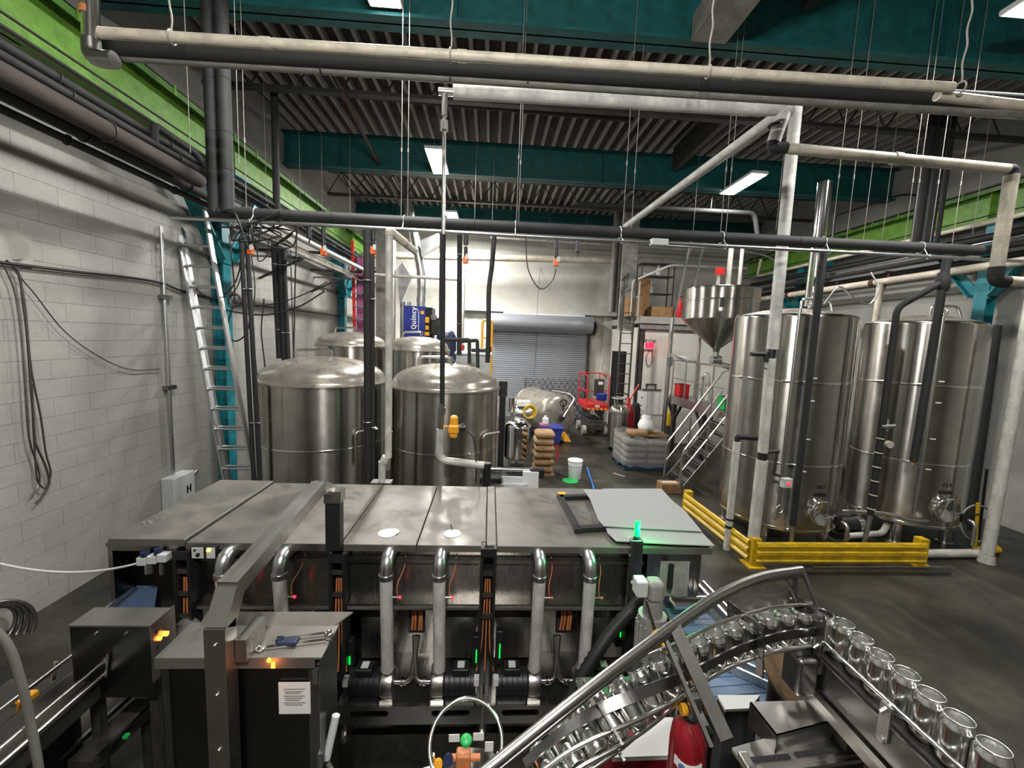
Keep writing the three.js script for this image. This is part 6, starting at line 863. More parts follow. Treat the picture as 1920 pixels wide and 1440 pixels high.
  for (const [px, py, h] of [[655, 1240, 0.06], [893, 1232, 0.1], [937, 1222, 0.11], [1164, 1190, 0.05]]) { const q = atZ(px, py, PZ - 0.02); part('drive_housing', rb(q[0] - 0.005, q[1] + 0.02, PZ - 0.06, 0.05, 0.26, 0.06, 0.006), M.black, t); part('drive_light', bx(q[0], q[1], PZ - 0.027, 0.008, h, 0.006), G.greenLed, t, 'green status light strip'); }
  // outfeed end with chute
  part('outfeed_panel', [bb(1.18, PX1 - 0.06, 0.9, PY - 0.05, PZ - 0.07, PZ - 0.05), bb(1.18, 1.21, 0.5, PY - 0.05, PZ - 0.07, PZ - 0.0)], M.front, t); part('outfeed_window', bb(1.3, PX1 - 0.14, 1.15, 1.42, PZ - 0.052, PZ - 0.045), M.sheet, t); part('outfeed_lamp_tube', cy([1.36, 1.24, PZ + 0.0], [1.36, 1.42, PZ + 0.0], 0.02), M.black, t); part('outfeed_roller', cy([1.36, 1.17, PZ + 0.06], [1.62, 1.17, PZ + 0.06], 0.05, 0.05, 20), M.chrome, t);
  for (const x of [-1.9, -1.0, 0.03, 1.5]) for (const z of [PZ - 0.1, PB + 0.12]) part('foot', [cy([x, 0, z], [x, 0.38, z], 0.035), cy([x, 0, z], [x, 0.02, z], 0.06)], M.steel, t);
  // grey sheets and rubber frame on the deck
  const q = (px, py, y) => atY(px, py, y);
  single('grey_sheet', 'lower pale grey sheet lying on the deck with a wavy edge', 'sheet', prism([q(1120, 950, PY + 0.03), q(1140, 1000, PY + 0.03), q(1155, 1014, PY + 0.03), q(1260, 1020, PY + 0.03), q(1340, 1023, PY + 0.03), q(1318, 1000, PY + 0.03), q(1240, 916, PY + 0.03), q(1130, 916, PY + 0.03)], [0, -0.006, 0]), M.foamSheet);
  single('grey_sheet', 'upper pale grey sheet with a rounded corner stacked on the deck', 'sheet', prism([q(1093, 917, PY + 0.045), q(1106, 935, PY + 0.045), q(1122, 975, PY + 0.045), q(1132, 986, PY + 0.045), q(1200, 990, PY + 0.045), q(1316, 996, PY + 0.045), q(1285, 958, PY + 0.045), q(1250, 930, PY + 0.045), q(1232, 921, PY + 0.045)], [0, -0.006, 0]), M.foamSheet);
  const fy = PY + 0.02; const rf = thing('rubber_gasket', 'black rubber gasket frame with a bare wooden corner half under the grey sheets', 'frame', q(1090, 960, PY)); part('gasket', [bar(q(1049, 930, fy), q(1084, 996, fy), 0.055, 0.035), bar(q(1050, 933, fy), q(1135, 930, fy), 0.055, 0.035), bar(q(1078, 992, fy), q(1160, 988, fy), 0.055, 0.035)], M.black, rf); part('corner', bar(q(1047, 928, fy + 0.001), q(1060, 928, fy + 0.001), 0.058, 0.037), M.amber, rf, 'bare wooden corner');
}
// stack light
{ const z = PZ + 0.03, a = atZ(1196, 978, z), b = atZ(1195, 1100, z), t = thing('stack_light', 'green glowing stack light on a steel post at the deck front', 'stack light', [b[0], b[1], z]);
  part('lens', [cy([a[0], a[1] - 0.105, z], [a[0], a[1], z], 0.019, 0.019, 20)], G.green, t, 'green glowing lens'); part('collar', cy([a[0], a[1] - 0.16, z], [a[0], a[1] - 0.105, z], 0.021, 0.021, 20), M.black, t); part('post', [rb(a[0], (a[1] - 0.16 + b[1]) / 2, z, 0.085, a[1] - 0.16 - b[1] + 0.06, 0.05, 0.006)], M.dull, t); part('label', bx(a[0], 1.32, z + 0.027, 0.055, 0.02, 0.003), M.paper, t); part('latch', bx(a[0] - 0.01, 1.2, z + 0.03, 0.03, 0.02, 0.02), M.chrome, t); part('lower_post', bb(a[0] - 0.04, a[0] + 0.04, 0.6, b[1], z - 0.03, z + 0.02), M.black, t);
  const L = new THREE.PointLight(lin(0.05, 1, 0.25), 0.16, 0, 2); L.position.set(0, a[1] - b[1] - 0.05, 0.05); L.shadow.radius = 1; L.name = 'stack_glow'; t.add(L);
}
// ================================================================ control cabinet, cable bridge, tools
{ const y = 1.6, z1 = -1.705, z0 = -1.9, x0 = -1.38, x1 = -0.685; const t = thing('control_cabinet', 'control cabinet in shade-darkened steel with a taped notice', 'cabinet', [(x0 + x1) / 2, 0, (z0 + z1) / 2]);
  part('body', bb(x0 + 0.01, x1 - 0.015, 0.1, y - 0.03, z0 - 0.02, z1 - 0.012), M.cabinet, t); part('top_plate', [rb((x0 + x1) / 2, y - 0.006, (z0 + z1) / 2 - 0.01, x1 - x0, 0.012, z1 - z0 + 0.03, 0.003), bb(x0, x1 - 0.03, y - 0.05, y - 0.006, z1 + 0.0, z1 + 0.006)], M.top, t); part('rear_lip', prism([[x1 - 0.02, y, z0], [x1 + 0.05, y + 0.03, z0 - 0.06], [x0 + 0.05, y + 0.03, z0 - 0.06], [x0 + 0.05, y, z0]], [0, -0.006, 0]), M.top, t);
  part('door_frame', [bb(x0 + 0.02, x0 + 0.05, 0.1, y - 0.06, z1 - 0.012, z1 - 0.004), bb(x1 - 0.06, x1 - 0.015, 0.1, y - 0.06, z1 - 0.012, z1 - 0.004)], M.dull, t); part('hinge', [bx(x1 - 0.03, y - 0.09, z1, 0.02, 0.07, 0.015), bx(x1 - 0.012, 1.1, z1, 0.02, 0.07, 0.015)], M.galv, t);
  const n = atZ(552, 1310, z1); part('notice', bx(n[0], n[1], z1 - 0.003, 0.135, 0.15, 0.003), M.paper, t, 'printed paper notice'); part('notice_print', [0.045, 0.033, 0.025, 0.012, 0.002, -0.008, -0.02, -0.03].map((o, i) => bx(n[0] - (i % 3) * 0.004, n[1] + o, z1 - 0.0005, 0.09 - (i % 3) * 0.014, 0.0035, 0.001)), M.greyPipe, t);
  const o = atZ(510, 1240, z1); part('indicator', [cy([o[0] - 0.008, o[1] + 0.012, z1], [o[0] - 0.008, o[1] + 0.012, z1 + 0.012], 0.009), bx(o[0] + 0.008, o[1] - 0.012, z1 + 0.004, 0.016, 0.028, 0.01)], G.orange, t, 'glowing orange indicator'); { const L = new THREE.PointLight(lin(1, 0.25, 0.04), 0.012, 0, 2); L.position.set(o[0] - (x0 + x1) / 2, o[1], z1 + 0.04 - (z0 + z1) / 2); L.name = 'indicator_glow'; t.add(L); }
  const hx = x1 + 0.02, hy = 1.12; part('side_handle', [cy([hx, hy + 0.1, z1 - 0.1], [hx - 0.03, hy - 0.08, z1 - 0.06], 0.018)], M.pale, t); part('side_latch', cy([hx - 0.03, hy - 0.1, z1 - 0.06], [hx + 0.01, hy - 0.16, z1 - 0.05], 0.014), M.chrome, t);
  for (const x of [x0 + 0.05, x1 - 0.05]) part('foot', cy([x, 0, (z0 + z1) / 2], [x, 0.1, (z0 + z1) / 2], 0.025), M.steel, t);
  // cable bridge: square tube from the cabinet front up and over to the pasteuriser
  const bxC = -1.075, b = thing('cable_bridge', 'bent square steel tube bridging from the cabinet to the pasteuriser', 'cable duct', [bxC, 1.0, z1]);
  const w = 0.085, P = [[bxC, 1.0, z1 + 0.05], [bxC, 1.79, z1 + 0.05], [bxC, 1.9, z1 - 0.03], [-1.06, 2.02, -2.62], [-1.04, 1.96, -2.72], [-1.0, 1.86, -2.73]];
  const sqTube = (a, c, ww, hh) => bar(a, c, ww, hh, Math.abs(a[1] - c[1]) > Math.abs(a[2] - c[2]) ? [0, 0, 1] : [0, 1, 0]);
  part('tube', [sqTube(P[0], P[1], w, 0.075), sqTube([P[1][0], P[1][1] - 0.015, P[1][2]], P[2], w, 0.075), sqTube([P[2][0], P[2][1], P[2][2] + 0.02], P[3], w, 0.075), sqTube(P[3], P[4], w, 0.075)], M.steel, b); part('drop_channel', [bb(-1.055, -0.96, PY + 0.0, 1.9, -2.77, -2.7)], M.black, b); part('end_cap', [bb(-1.06, -0.95, 1.88, 1.96, -2.78, -2.69)], M.steel, b);
  for (const yy of [1.72, 1.5, 1.25]) part('bolt', cy([bxC, yy, z1 + 0.085], [bxC, yy, z1 + 0.095], 0.008, 0.008, 8), M.chrome, b); part('side_bracket', [bb(bxC + 0.045, bxC + 0.09, y, y + 0.1, z1 - 0.12, z1 + 0.03)], M.steel, b);
  // wrenches and socket
  const ya = y + 0.006; function wrench(p, q2, l, ringEnd) { const A = atY(...p, ya), B = atY(...q2, ya), g = thing('wrench', l, 'wrench', A); part('shank', bar(A, B, 0.016, 0.008), M.chrome, g); part('ring_end', ring(ringEnd ? B : A, 0.015, 0.006, [0, 1, 0], 18, 6), M.chrome, g); const J = ringEnd ? A : B, K = ringEnd ? B : A, d = V(J[0] - K[0], 0, J[2] - K[2]).normalize(), s = V(-d.z, 0, d.x); part('open_jaw', [-1, 1].map(k => bar([J[0] + s.x * 0.012 * k, ya, J[2] + s.z * 0.012 * k], [J[0] + s.x * 0.012 * k + d.x * 0.028, ya, J[2] + s.z * 0.012 * k + d.z * 0.028], 0.009, 0.009)), M.chrome, g); }
  wrench([530, 1198], [617, 1187], 'combination wrench with its ring end over the cabinet edge', true); wrench([488, 1216], [612, 1200], 'combination wrench lying across the black grip', false);
  { const a2 = atY(540, 1206, ya); single('pipe_grip', 'small dark plastic grip lying under the wrenches', 'grip', [rb(a2[0], y + 0.012, a2[2], 0.085, 0.022, 0.04, 0.008), cy([a2[0] - 0.05, y + 0.012, a2[2] - 0.005], [a2[0] - 0.02, y + 0.02, a2[2] - 0.005], 0.012)], M.darkBlue); }
}

// ================================================================ infeed conveyor at the left
{ const yT = 1.3, f = atY(130, 1172, yT), g = atY(283, 1172, yT), k = atY(322, 1140, yT), t = thing('infeed_drive_unit', 'conveyor head box in shade-darkened steel with a small warning light', 'conveyor head', [(f[0] + g[0]) / 2, 0, f[2]]);
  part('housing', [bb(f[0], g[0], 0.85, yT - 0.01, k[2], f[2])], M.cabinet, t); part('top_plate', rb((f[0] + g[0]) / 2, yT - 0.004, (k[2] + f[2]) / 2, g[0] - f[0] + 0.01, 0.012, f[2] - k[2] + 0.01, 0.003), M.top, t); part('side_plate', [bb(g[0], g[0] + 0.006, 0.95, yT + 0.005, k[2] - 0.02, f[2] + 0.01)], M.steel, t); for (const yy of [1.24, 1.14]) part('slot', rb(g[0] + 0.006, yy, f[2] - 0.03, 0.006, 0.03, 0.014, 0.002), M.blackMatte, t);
  const l = atX(310, 1188, g[0] + 0.015); part('warning_light', [cy([g[0] + 0.006, l[1], l[2] + 0.0], [g[0] + 0.028, l[1], l[2] + 0.0], 0.014), cy([g[0] + 0.006, l[1], l[2] + 0.04], [g[0] + 0.02, l[1], l[2] + 0.04], 0.012)], G.orange, t, 'small glowing red and yellow light'); for (const px of [180, 237]) { const q = atZ(px, 1187, f[2]); part('bolt', cy([q[0], q[1], f[2]], [q[0], q[1], f[2] + 0.008], 0.009, 0.009, 8), M.chrome, t); } part('front_rod', cy(atZ(203, 1226, f[2] + 0.01), atZ(199, 1268, f[2] + 0.01), 0.007), M.steel, t); for (const x of [f[0] + 0.05, g[0] - 0.05]) part('leg', bx(x, 0.43, (k[2] + f[2]) / 2, 0.05, 0.86, 0.05), M.iron, t);
  // belt entering the pasteuriser
  const b = thing('infeed_belt', 'blue modular belt entering the pasteuriser', 'conveyor', [-2.3, 0.6, -3.0]); part('belt', prism([atY(198, 1152, 1.12), atY(288, 1150, 1.12), atY(296, 1098, 1.12), atY(258, 1098, 1.12)], [0, -0.02, 0]), M.belt, b); part('guide_rail', [bar(atY(200, 1142, 1.16), atY(250, 1102, 1.16), 0.015, 0.03), bar(atY(208, 1146, 1.13), atY(258, 1104, 1.13), 0.01, 0.02)], M.steel, b); part('frame', prism([atY(195, 1154, 1.06), atY(292, 1154, 1.06), atY(300, 1096, 1.06), atY(254, 1098, 1.06)], [0, -0.16, 0]), M.iron, b);
  // lower can conveyor coming in from the corner
  const yc = 0.95; const P0 = atY(0, 1400, yc), P1 = atY(150, 1275, yc); const dir = V(P1[0] - P0[0], 0, P1[2] - P0[2]).normalize(), sd = V(-dir.z, 0, dir.x); const c = thing('can_infeed_conveyor', 'steel can conveyor with guide rails running in beside the block wall', 'conveyor', [P0[0], 0, P0[2]]); const at = (s, u, y) => [P0[0] + dir.x * s + sd.x * u, y, P0[2] + dir.z * s + sd.z * u], L = 0.82;
  part('bed', [prism([at(-0.6, -0.12, yc), at(L, -0.12, yc), at(L, 0.12, yc), at(-0.6, 0.12, yc)], [0, -0.1, 0])], M.iron, c); for (const [u, y, r] of [[-0.13, yc + 0.07, 0.011], [-0.1, yc + 0.1, 0.009], [0.1, yc + 0.08, 0.01], [0.14, yc + 0.04, 0.012]]) part('guide_rail', cy(at(-0.6, u, y), at(L, u, y), r), M.steel, c); for (const s of [0, 0.4, 0.8]) { part('rail_bracket', cy(at(s, -0.15, yc), at(s, -0.13, yc + 0.11), 0.01), M.steel, c); part('rail_bracket', cy(at(s, 0.15, yc), at(s, 0.12, yc + 0.1), 0.01), M.steel, c); } part('drive_motor', [lad([[0.01, -0.12], [0.08, -0.12], [0.085, 0.1], [0.01, 0.1]], at(0.75, 0.3, yc - 0.02), [dir.x, 0.1, dir.z], 20), rb(...at(0.5, 0.3, yc + 0.06), 0.12, 0.06, 0.1, 0.02)], M.motor, c); for (const s of [-0.3, 0.9]) part('leg', bx(at(s, 0, 0)[0], (yc - 0.1) / 2, at(s, 0, 0)[2], 0.06, yc - 0.1, 0.06), M.iron, c);
  const yl = 0.5; const Q0 = atY(150, 1440, yl), Q1 = atY(275, 1320, yl); const lc = thing('lower_conveyor', 'dark chain conveyor low in front of the cabinet', 'conveyor', [Q0[0], 0, Q0[2]]); part('bed', bar(Q0, Q1, 0.14, 0.08), M.iron, lc); part('rail', [bar([Q0[0] - 0.1, yl + 0.06, Q0[2]], [Q1[0] - 0.1, yl + 0.06, Q1[2]], 0.02, 0.03)], M.dull, lc); part('rail', [bar([Q0[0] + 0.1, yl + 0.06, Q0[2]], [Q1[0] + 0.1, yl + 0.06, Q1[2]], 0.02, 0.03)], M.dull, lc); part('leg', [bx(Q1[0], 0.23, Q1[2], 0.05, 0.46, 0.05)], M.iron, lc); const e1 = atY(237, 1380, yl + 0.06); part('sensor', rb(e1[0], e1[1], e1[2], 0.03, 0.02, 0.03, 0.005), M.greenLid, lc);
  // hoses on the left edge
  single('corrugated_hose', 'thick pale hose arching down past the can conveyor', 'hose', curve([atZ(-20, 1170, -1.9), atZ(15, 1210, -1.9), atZ(40, 1280, -1.88), atZ(58, 1360, -1.85), atZ(75, 1460, -1.8), atZ(80, 1560, -1.75)], 0.017, 40, 12), M.hoseDark);
  single('hose_coil', 'coiled clear hose hung on the block wall in the corner', 'hose', [0, 1, 2, 3].map(i => ring(atX(-14, 1180, XL + 0.08 + 0.03 * i).map((v, j) => v + (j === 1 ? -0.02 * i : 0)), 0.19 + 0.03 * i, 0.018, [1, 0.05 * i, 0.1 * i], 36, 8)), M.dull);
  single('air_line', 'thin pale air line sagging from the wall to the air regulator', 'air line', sag(atZ(-60, 1040, -2.6), atZ(262, 1055, PZ + 0.03), 0.09, 0.0075, 24, 7), M.pale);
  const bq = atY(30, 1330, 0.9); const cr = thing('parts_box', 'dark crate with small orange parts below the hose coil', 'crate', [bq[0] - 0.05, 0, bq[2]]); part('crate', bb(bq[0] - 0.3, bq[0] + 0.08, 0.0, 0.86, bq[2] - 0.25, bq[2] + 0.1), M.iron, cr); part('parts', [rb(bq[0] - 0.05, 0.88, bq[2] - 0.1, 0.08, 0.05, 0.06, 0.01), cy([bq[0] + 0.0, 0.86, bq[2] - 0.02], [bq[0] + 0.02, 0.94, bq[2] - 0.02], 0.02)], M.amber, cr);
}
// ================================================================ outfeed conveyor, gear motor
{ const yb = 1.05, A = atY(1228, 1110, yb), B = atY(1300, 1110, yb), C = atY(1478, 1312, yb), D = atY(1340, 1325, yb); const t = thing('outfeed_conveyor', 'blue belt conveyor leading out of the pasteuriser', 'conveyor', [(A[0] + C[0]) / 2, 0, (A[2] + C[2]) / 2]);
  part('belt', prism([A, B, C, D], [0, -0.02, 0]), M.belt, t); const lerp = (p, q, f) => p.map((v, i) => v + (q[i] - v) * f); for (let i = 1; i < 16; i++) part('belt_row', bar(lerp(A, D, i / 16).map((v, j) => j === 1 ? v + 0.002 : v), lerp(B, C, i / 16).map((v, j) => j === 1 ? v + 0.002 : v), 0.012, 0.004), M.belt, t); part('side_rail', [bar([B[0] + 0.03, yb + 0.05, B[2]], [C[0] + 0.03, yb + 0.05, C[2]], 0.02, 0.05), bar([B[0] + 0.07, yb + 0.09, B[2]], [C[0] + 0.07, yb + 0.09, C[2]], 0.016, 0.016)], M.steel, t); part('side_rail', [bar([A[0] - 0.03, yb + 0.04, A[2]], [D[0] - 0.03, yb + 0.04, D[2]], 0.02, 0.05)], M.steel, t); part('frame', prism([A, B, C, D].map(p => [p[0], yb - 0.03, p[2]]), [0, -0.12, 0]), M.iron, t); part('divider', [bar(lerp(A, D, 0.62).map((v, j) => j === 1 ? v + 0.03 : v), C.map((v, j) => j === 1 ? v + 0.03 : v), 0.015, 0.05), bar(lerp(A, D, 0.5).map((v, j) => j === 1 ? v + 0.03 : v), lerp(B, C, 0.9).map((v, j) => j === 1 ? v + 0.03 : v), 0.015, 0.05)], M.steel, t); for (const p of [A, B, C, D]) part('leg', bx(p[0], (yb - 0.14) / 2, p[2], 0.05, yb - 0.14, 0.05), M.iron, t);
  const z = -2.35, m0 = atZ(1215, 1105, z), m = thing('gear_motor', 'grey gear motor standing at the outfeed of the pasteuriser', 'motor', [m0[0], 0, z]); const mx = m0[0] + 0.02;
  part('gearbox', [rb(mx + 0.02, m0[1], z, 0.1, 0.13, 0.11, 0.03), cy([mx + 0.02, m0[1] - 0.06, z], [mx + 0.02, m0[1] - 0.16, z], 0.055, 0.06, 20), cy([mx + 0.02, m0[1] - 0.16, z], [mx + 0.02, m0[1] - 0.2, z], 0.085, 0.085, 24)], M.motor, m); part('terminal_box', rb(mx - 0.07, m0[1] + 0.02, z, 0.07, 0.1, 0.09, 0.01), M.pale, m); part('stator', [cy([mx + 0.02, m0[1] - 0.2, z], [mx + 0.02, m0[1] - 0.46, z], 0.085, 0.085, 24), ...Array.from({ length: 16 }, (_, i) => bx(mx + 0.02 + 0.09 * Math.cos(i / 8 * Math.PI), m0[1] - 0.33, z + 0.09 * Math.sin(i / 8 * Math.PI), 0.012, 0.24, 0.012))], M.motor, m); part('fan_cowl', la([[0.095, m0[1] - 0.46], [0.11, m0[1] - 0.5], [0.13, m0[1] - 0.75], [0, m0[1] - 0.75]], [mx + 0.02, 0, z], 28), M.motor, m); part('cable', curve([[mx - 0.05, m0[1] - 0.04, z + 0.06], [mx + 0.0, m0[1] - 0.2, z + 0.12], [mx + 0.06, m0[1] - 0.36, z + 0.13], [mx + 0.03, m0[1] - 0.5, z + 0.15], [mx - 0.08, m0[1] - 0.48, z + 0.12]], 0.006, 24), M.black, m); part('stand', bx(mx + 0.02, (m0[1] - 0.75) / 2, z, 0.14, m0[1] - 0.75, 0.14), M.iron, m);
  single('black_suction_hose', 'black corrugated hose sloping down past the pasteuriser corner', 'hose', sweepV(new THREE.CatmullRomCurve3([atZ(1215, 1110, -2.55), atZ(1150, 1180, -2.5), atZ(1115, 1230, -2.45), atZ(1080, 1290, -2.4), atZ(1055, 1350, -2.35), [atZ(1040, 1400, -2.35)[0], 0.1, -2.35]].map(p => V(...p))).getPoints(90), t2 => 0.042 + 0.004 * Math.sin(t2 * 400), 12), M.black);
  const yk = atZ(1232, 1190, -2.2); part('yellow_knob', [cy([yk[0], yk[1], -2.2], [yk[0] + 0.01, yk[1] - 0.01, -2.16], 0.05, 0.045, 24), cy([yk[0] + 0.01, yk[1] - 0.01, -2.16], [yk[0] + 0.02, yk[1] - 0.02, -2.1], 0.015)], M.yellow, m);
}
// ================================================================ can line and twist rinser in the foreground
function makeCan() { return la([[0.0, 0.008], [0.019, 0.006], [0.023, 0.0], [0.025, 0.002], [0.031, 0.012], [0.033, 0.018], [0.033, 0.1], [0.0315, 0.106], [0.0275, 0.114], [0.0262, 0.118], [0.0263, 0.1205], [0.0275, 0.122], [0.0268, 0.1225], [0.0258, 0.121], [0.0258, 0.117], [0.0312, 0.1], [0.0322, 0.02], [0.02, 0.012], [0, 0.012]], [0, 0, 0], 28); }
const canGeo = flat(makeCan()), rimGeo = flat(new THREE.TorusGeometry(0.0268, 0.0013, 8, 32).rotateX(Math.PI / 2).translate(0, 0.122, 0)), inGeo = flat(la([[0.0262, 0.119], [0.0308, 0.1], [0.0318, 0.022], [0.0, 0.014]], [0, 0, 0], 24));
function can(p, q, label, group) { const t = thing('beverage_can', label, 'can', p, group); t.quaternion.copy(q); for (const [n, g, m] of [['body', canGeo, M.can], ['rim', rimGeo, M.can], ['liner', inGeo, M.canIn]]) { const k = new THREE.Mesh(g, m); k.name = n; t.add(k); } return t; }
const QI = new THREE.Quaternion();
{ const yT = 2.15, line = [[1545, 1150], [1583, 1168], [1617, 1196], [1654, 1228], [1701, 1262], [1746, 1301], [1799, 1346], [1864, 1400]];
  const P = line.map(([a, b]) => atY(a, b, yT)); P.forEach(p => can([p[0], yT - 0.122, p[2]], QI, 'open silver can standing upright on the straight conveyor', 'cans on the straight conveyor'));
  const x = P[3][0], y0 = yT - 0.124, t = thing('can_conveyor', 'steel can conveyor with guide rails at elbow height', 'conveyor', [x, 0, -1]); const z0 = P[0][2] - 0.07, z1 = 0.6;
  part('chain_bed', bb(x - 0.042, x + 0.042, y0 - 0.02, y0, z0, z1), M.iron, t); part('side_frame', bb(x - 0.056, x - 0.05, y0 - 0.15, y0 - 0.005, z0, z1), M.dull, t); part('side_frame', bb(x + 0.05, x + 0.056, y0 - 0.15, y0 - 0.005, z0, z1), M.steel, t); part('guide_rail', [cy([x - 0.045, y0 + 0.05, z0], [x - 0.045, y0 + 0.05, z1], 0.006, 0.006, 10)], M.chrome, t); part('guide_rail', cy([x + 0.045, y0 + 0.05, z0], [x + 0.045, y0 + 0.05, z1], 0.006, 0.006, 10), M.chrome, t); part('lower_rail', bar([x - 0.075, y0 - 0.12, z0 + 0.1], [x - 0.075, y0 - 0.12, z1], 0.02, 0.03), M.steel, t);
  for (const z of [-1.18, -0.95, -0.72, -0.5]) { part('rail_bracket', [bx(x - 0.058, y0 + 0.0, z, 0.008, 0.1, 0.03), cy([x - 0.075, y0 + 0.03, z], [x - 0.045, y0 + 0.05, z], 0.006, 0.006, 8)], M.steel, t); part('bolt', [cy([x - 0.066, y0 - 0.05, z], [x - 0.056, y0 - 0.05, z], 0.011, 0.011, 6)], M.chrome, t); }
  for (const z of [-1.02, -0.72]) part('pin', [cy([x + 0.05, y0 + 0.05, z], [x + 0.115, y0 + 0.04, z + 0.03], 0.005, 0.005, 6), new THREE.SphereGeometry(0.009, 8, 6).translate(x + 0.115, y0 + 0.04, z + 0.03)], M.chrome, t);
  part('side_box', rb(x - 0.1, y0 - 0.06, P[0][2] + 0.02, 0.07, 0.13, 0.08, 0.015), M.dull, t); for (const z of [-1.1, 0.4]) part('leg', bx(x, (y0 - 0.15) / 2, z, 0.06, y0 - 0.15, 0.06), M.iron, t);
  // twist rinser
  const pts = [[1530, 1172, 2.09], [1482, 1177, 2.09], [1440, 1183, 2.09], [1345, 1215, 2.07], [1262, 1262, 2.04], [1195, 1305, 2.0], [1130, 1352, 1.96], [1065, 1405, 1.91], [1000, 1465, 1.86]].map(([a, b, y]) => V(...atY(a, b, y)));
  const C = new THREE.CatmullRomCurve3(pts), Ln = C.getLength(), tw = thing('twist_rinser', 'curved steel twist rinser cage carrying cans downwards', 'rinser', [pts[3].x, 1.7, pts[3].z]);
  const frameAt = s => { const u = Math.min(1, Math.max(0, s / Ln)), p = C.getPointAt(u), T = C.getTangentAt(u), roll = THREE.MathUtils.smoothstep(u, 0.42, 1.02) * 1.9; let up = V(0, 1, 0); up.addScaledVector(T, -up.dot(T)).normalize(); up.applyAxisAngle(T, roll); const side = V().crossVectors(T, up).normalize(); return { p, T, up, side, u }; };
  let n = 0; for (let s = 0.06; s < Ln; s += 0.0675, n++) { const f = frameAt(s), q = new THREE.Quaternion().setFromRotationMatrix(new THREE.Matrix4().makeBasis(f.side, f.up, V().crossVectors(f.side, f.up))); const b = f.p.clone().addScaledVector(f.up, -0.061); can(b.toArray(), q, f.u < 0.45 ? 'open silver can still upright in the twist rinser' : 'silver can tipping over in the twist rinser', f.u < 0.45 ? 'upright cans in the twist rinser' : 'tipping cans in the twist rinser'); }
  const rod = (a, b, r) => { const Q = []; for (let i = 0; i <= 40; i++) { const f = frameAt(Ln * i / 40); Q.push(f.p.clone().addScaledVector(f.side, a).addScaledVector(f.up, b)); } return sweepV(Q, r, 8); };
  for (const [a, b, r] of [[0.038, -0.04, 0.006], [-0.038, -0.04, 0.006], [0.012, -0.068, 0.006], [-0.012, -0.068, 0.006], [0.01, 0.07, 0.006]]) part('guide_rod', rod(a, b, r), M.steel, tw);
  const ribbon = (off, mid, hh, th) => { const N = 60, fr = Array.from({ length: N + 1 }, (_, i) => frameAt(Ln * i / N)), pos = [], nor = [], idx = []; const face = (A, B, nn) => { const o = pos.length / 3; fr.forEach(f => { for (const [a, b] of [A, B]) { const p = f.p.clone().addScaledVector(f.side, a).addScaledVector(f.up, b), q = nn(f); pos.push(p.x, p.y, p.z); nor.push(q.x, q.y, q.z); } }); for (let i = 0; i < N; i++) { const a = o + i * 2; idx.push(a, a + 1, a + 2, a + 1, a + 3, a + 2); } }; const o0 = off - th / 2, o1 = off + th / 2, b0 = mid - hh, b1 = mid + hh; face([o1, b0], [o1, b1], f => f.side); face([o0, b1], [o0, b0], f => f.side.clone().negate()); face([o1, b1], [o0, b1], f => f.up); face([o0, b0], [o1, b0], f => f.up.clone().negate()); const g = new THREE.BufferGeometry(); g.setAttribute('position', new THREE.Float32BufferAttribute(pos, 3)); g.setAttribute('normal', new THREE.Float32BufferAttribute(nor, 3)); for (let i = 0; i < idx.length; i += 3) { const v = k => V(pos[idx[i + k] * 3], pos[idx[i + k] * 3 + 1], pos[idx[i + k] * 3 + 2]), a = v(0), n0 = V().crossVectors(v(1).sub(a), v(2).sub(a)), m0 = V(nor[idx[i] * 3], nor[idx[i] * 3 + 1], nor[idx[i] * 3 + 2]); if (n0.dot(m0) < 0) { const s0 = idx[i + 1]; idx[i + 1] = idx[i + 2]; idx[i + 2] = s0; } } g.setIndex(idx); return g; };
  for (const sgn of [-1, 1]) part('wear_strip', ribbon(0.042 * sgn, 0.012, 0.015, 0.005), M.dull, tw);
  const plate = (s, hh, ww, m = M.steel) => { const f = frameAt(s), mm = new THREE.Matrix4().makeBasis(f.side, f.up, V().crossVectors(f.side, f.up)).setPosition(f.p); const out = ext([[-ww, -hh], [-0.046, -hh], [-0.046, 0.055], [0.046, 0.055], [0.046, -hh], [ww, -hh], [ww, hh], [-ww, hh]].map(([a, b]) => [a, b]), [circ(-0.058, hh - 0.02, 0.006, 8), circ(0.0, hh - 0.02, 0.006, 8), circ(0.058, hh - 0.02, 0.006, 8), circ(-0.058, -0.02, 0.006, 8), circ(0.058, -0.02, 0.006, 8)], 0.006).applyMatrix4(mm); return out; };
  for (const s of [0.05, Ln * 0.27, Ln * 0.78]) part('drilled_bracket', plate(s, 0.085, 0.07), M.dull, tw);
  { const a = atY(1262, 1168, 2.19), b = atY(1362, 1386, 2.0); part('support_bar', [bar(a, b, 0.012, 0.035, [1, 0.3, 0])], M.iron, tw); part('support_bar', bar([a[0] - 0.03, a[1] - 0.03, a[2]], [b[0] - 0.04, b[1] - 0.02, b[2]], 0.03, 0.01, [1, 0.3, 0]), M.iron, tw); }
  // top guide tube with end plate and clear guard
  const tube = [[880, 1470, 2.02], [960, 1405, 2.05], [1060, 1325, 2.1], [1180, 1232, 2.15], [1290, 1152, 2.2], [1360, 1108, 2.23], [1430, 1080, 2.25], [1504, 1068, 2.26]].map(([a, b, y]) => atY(a, b, y));
  const gt = thing('guard_tube', 'long curved steel guard tube sweeping over the twist rinser', 'guard tube', tube[4]); part('tube', curve(tube, 0.0125, 50, 14), M.steel, gt); part('edge_strip', curve(tube.map(p => [p[0], p[1] - 0.018, p[2] + 0.006]), 0.006, 50, 8), M.dull, gt);
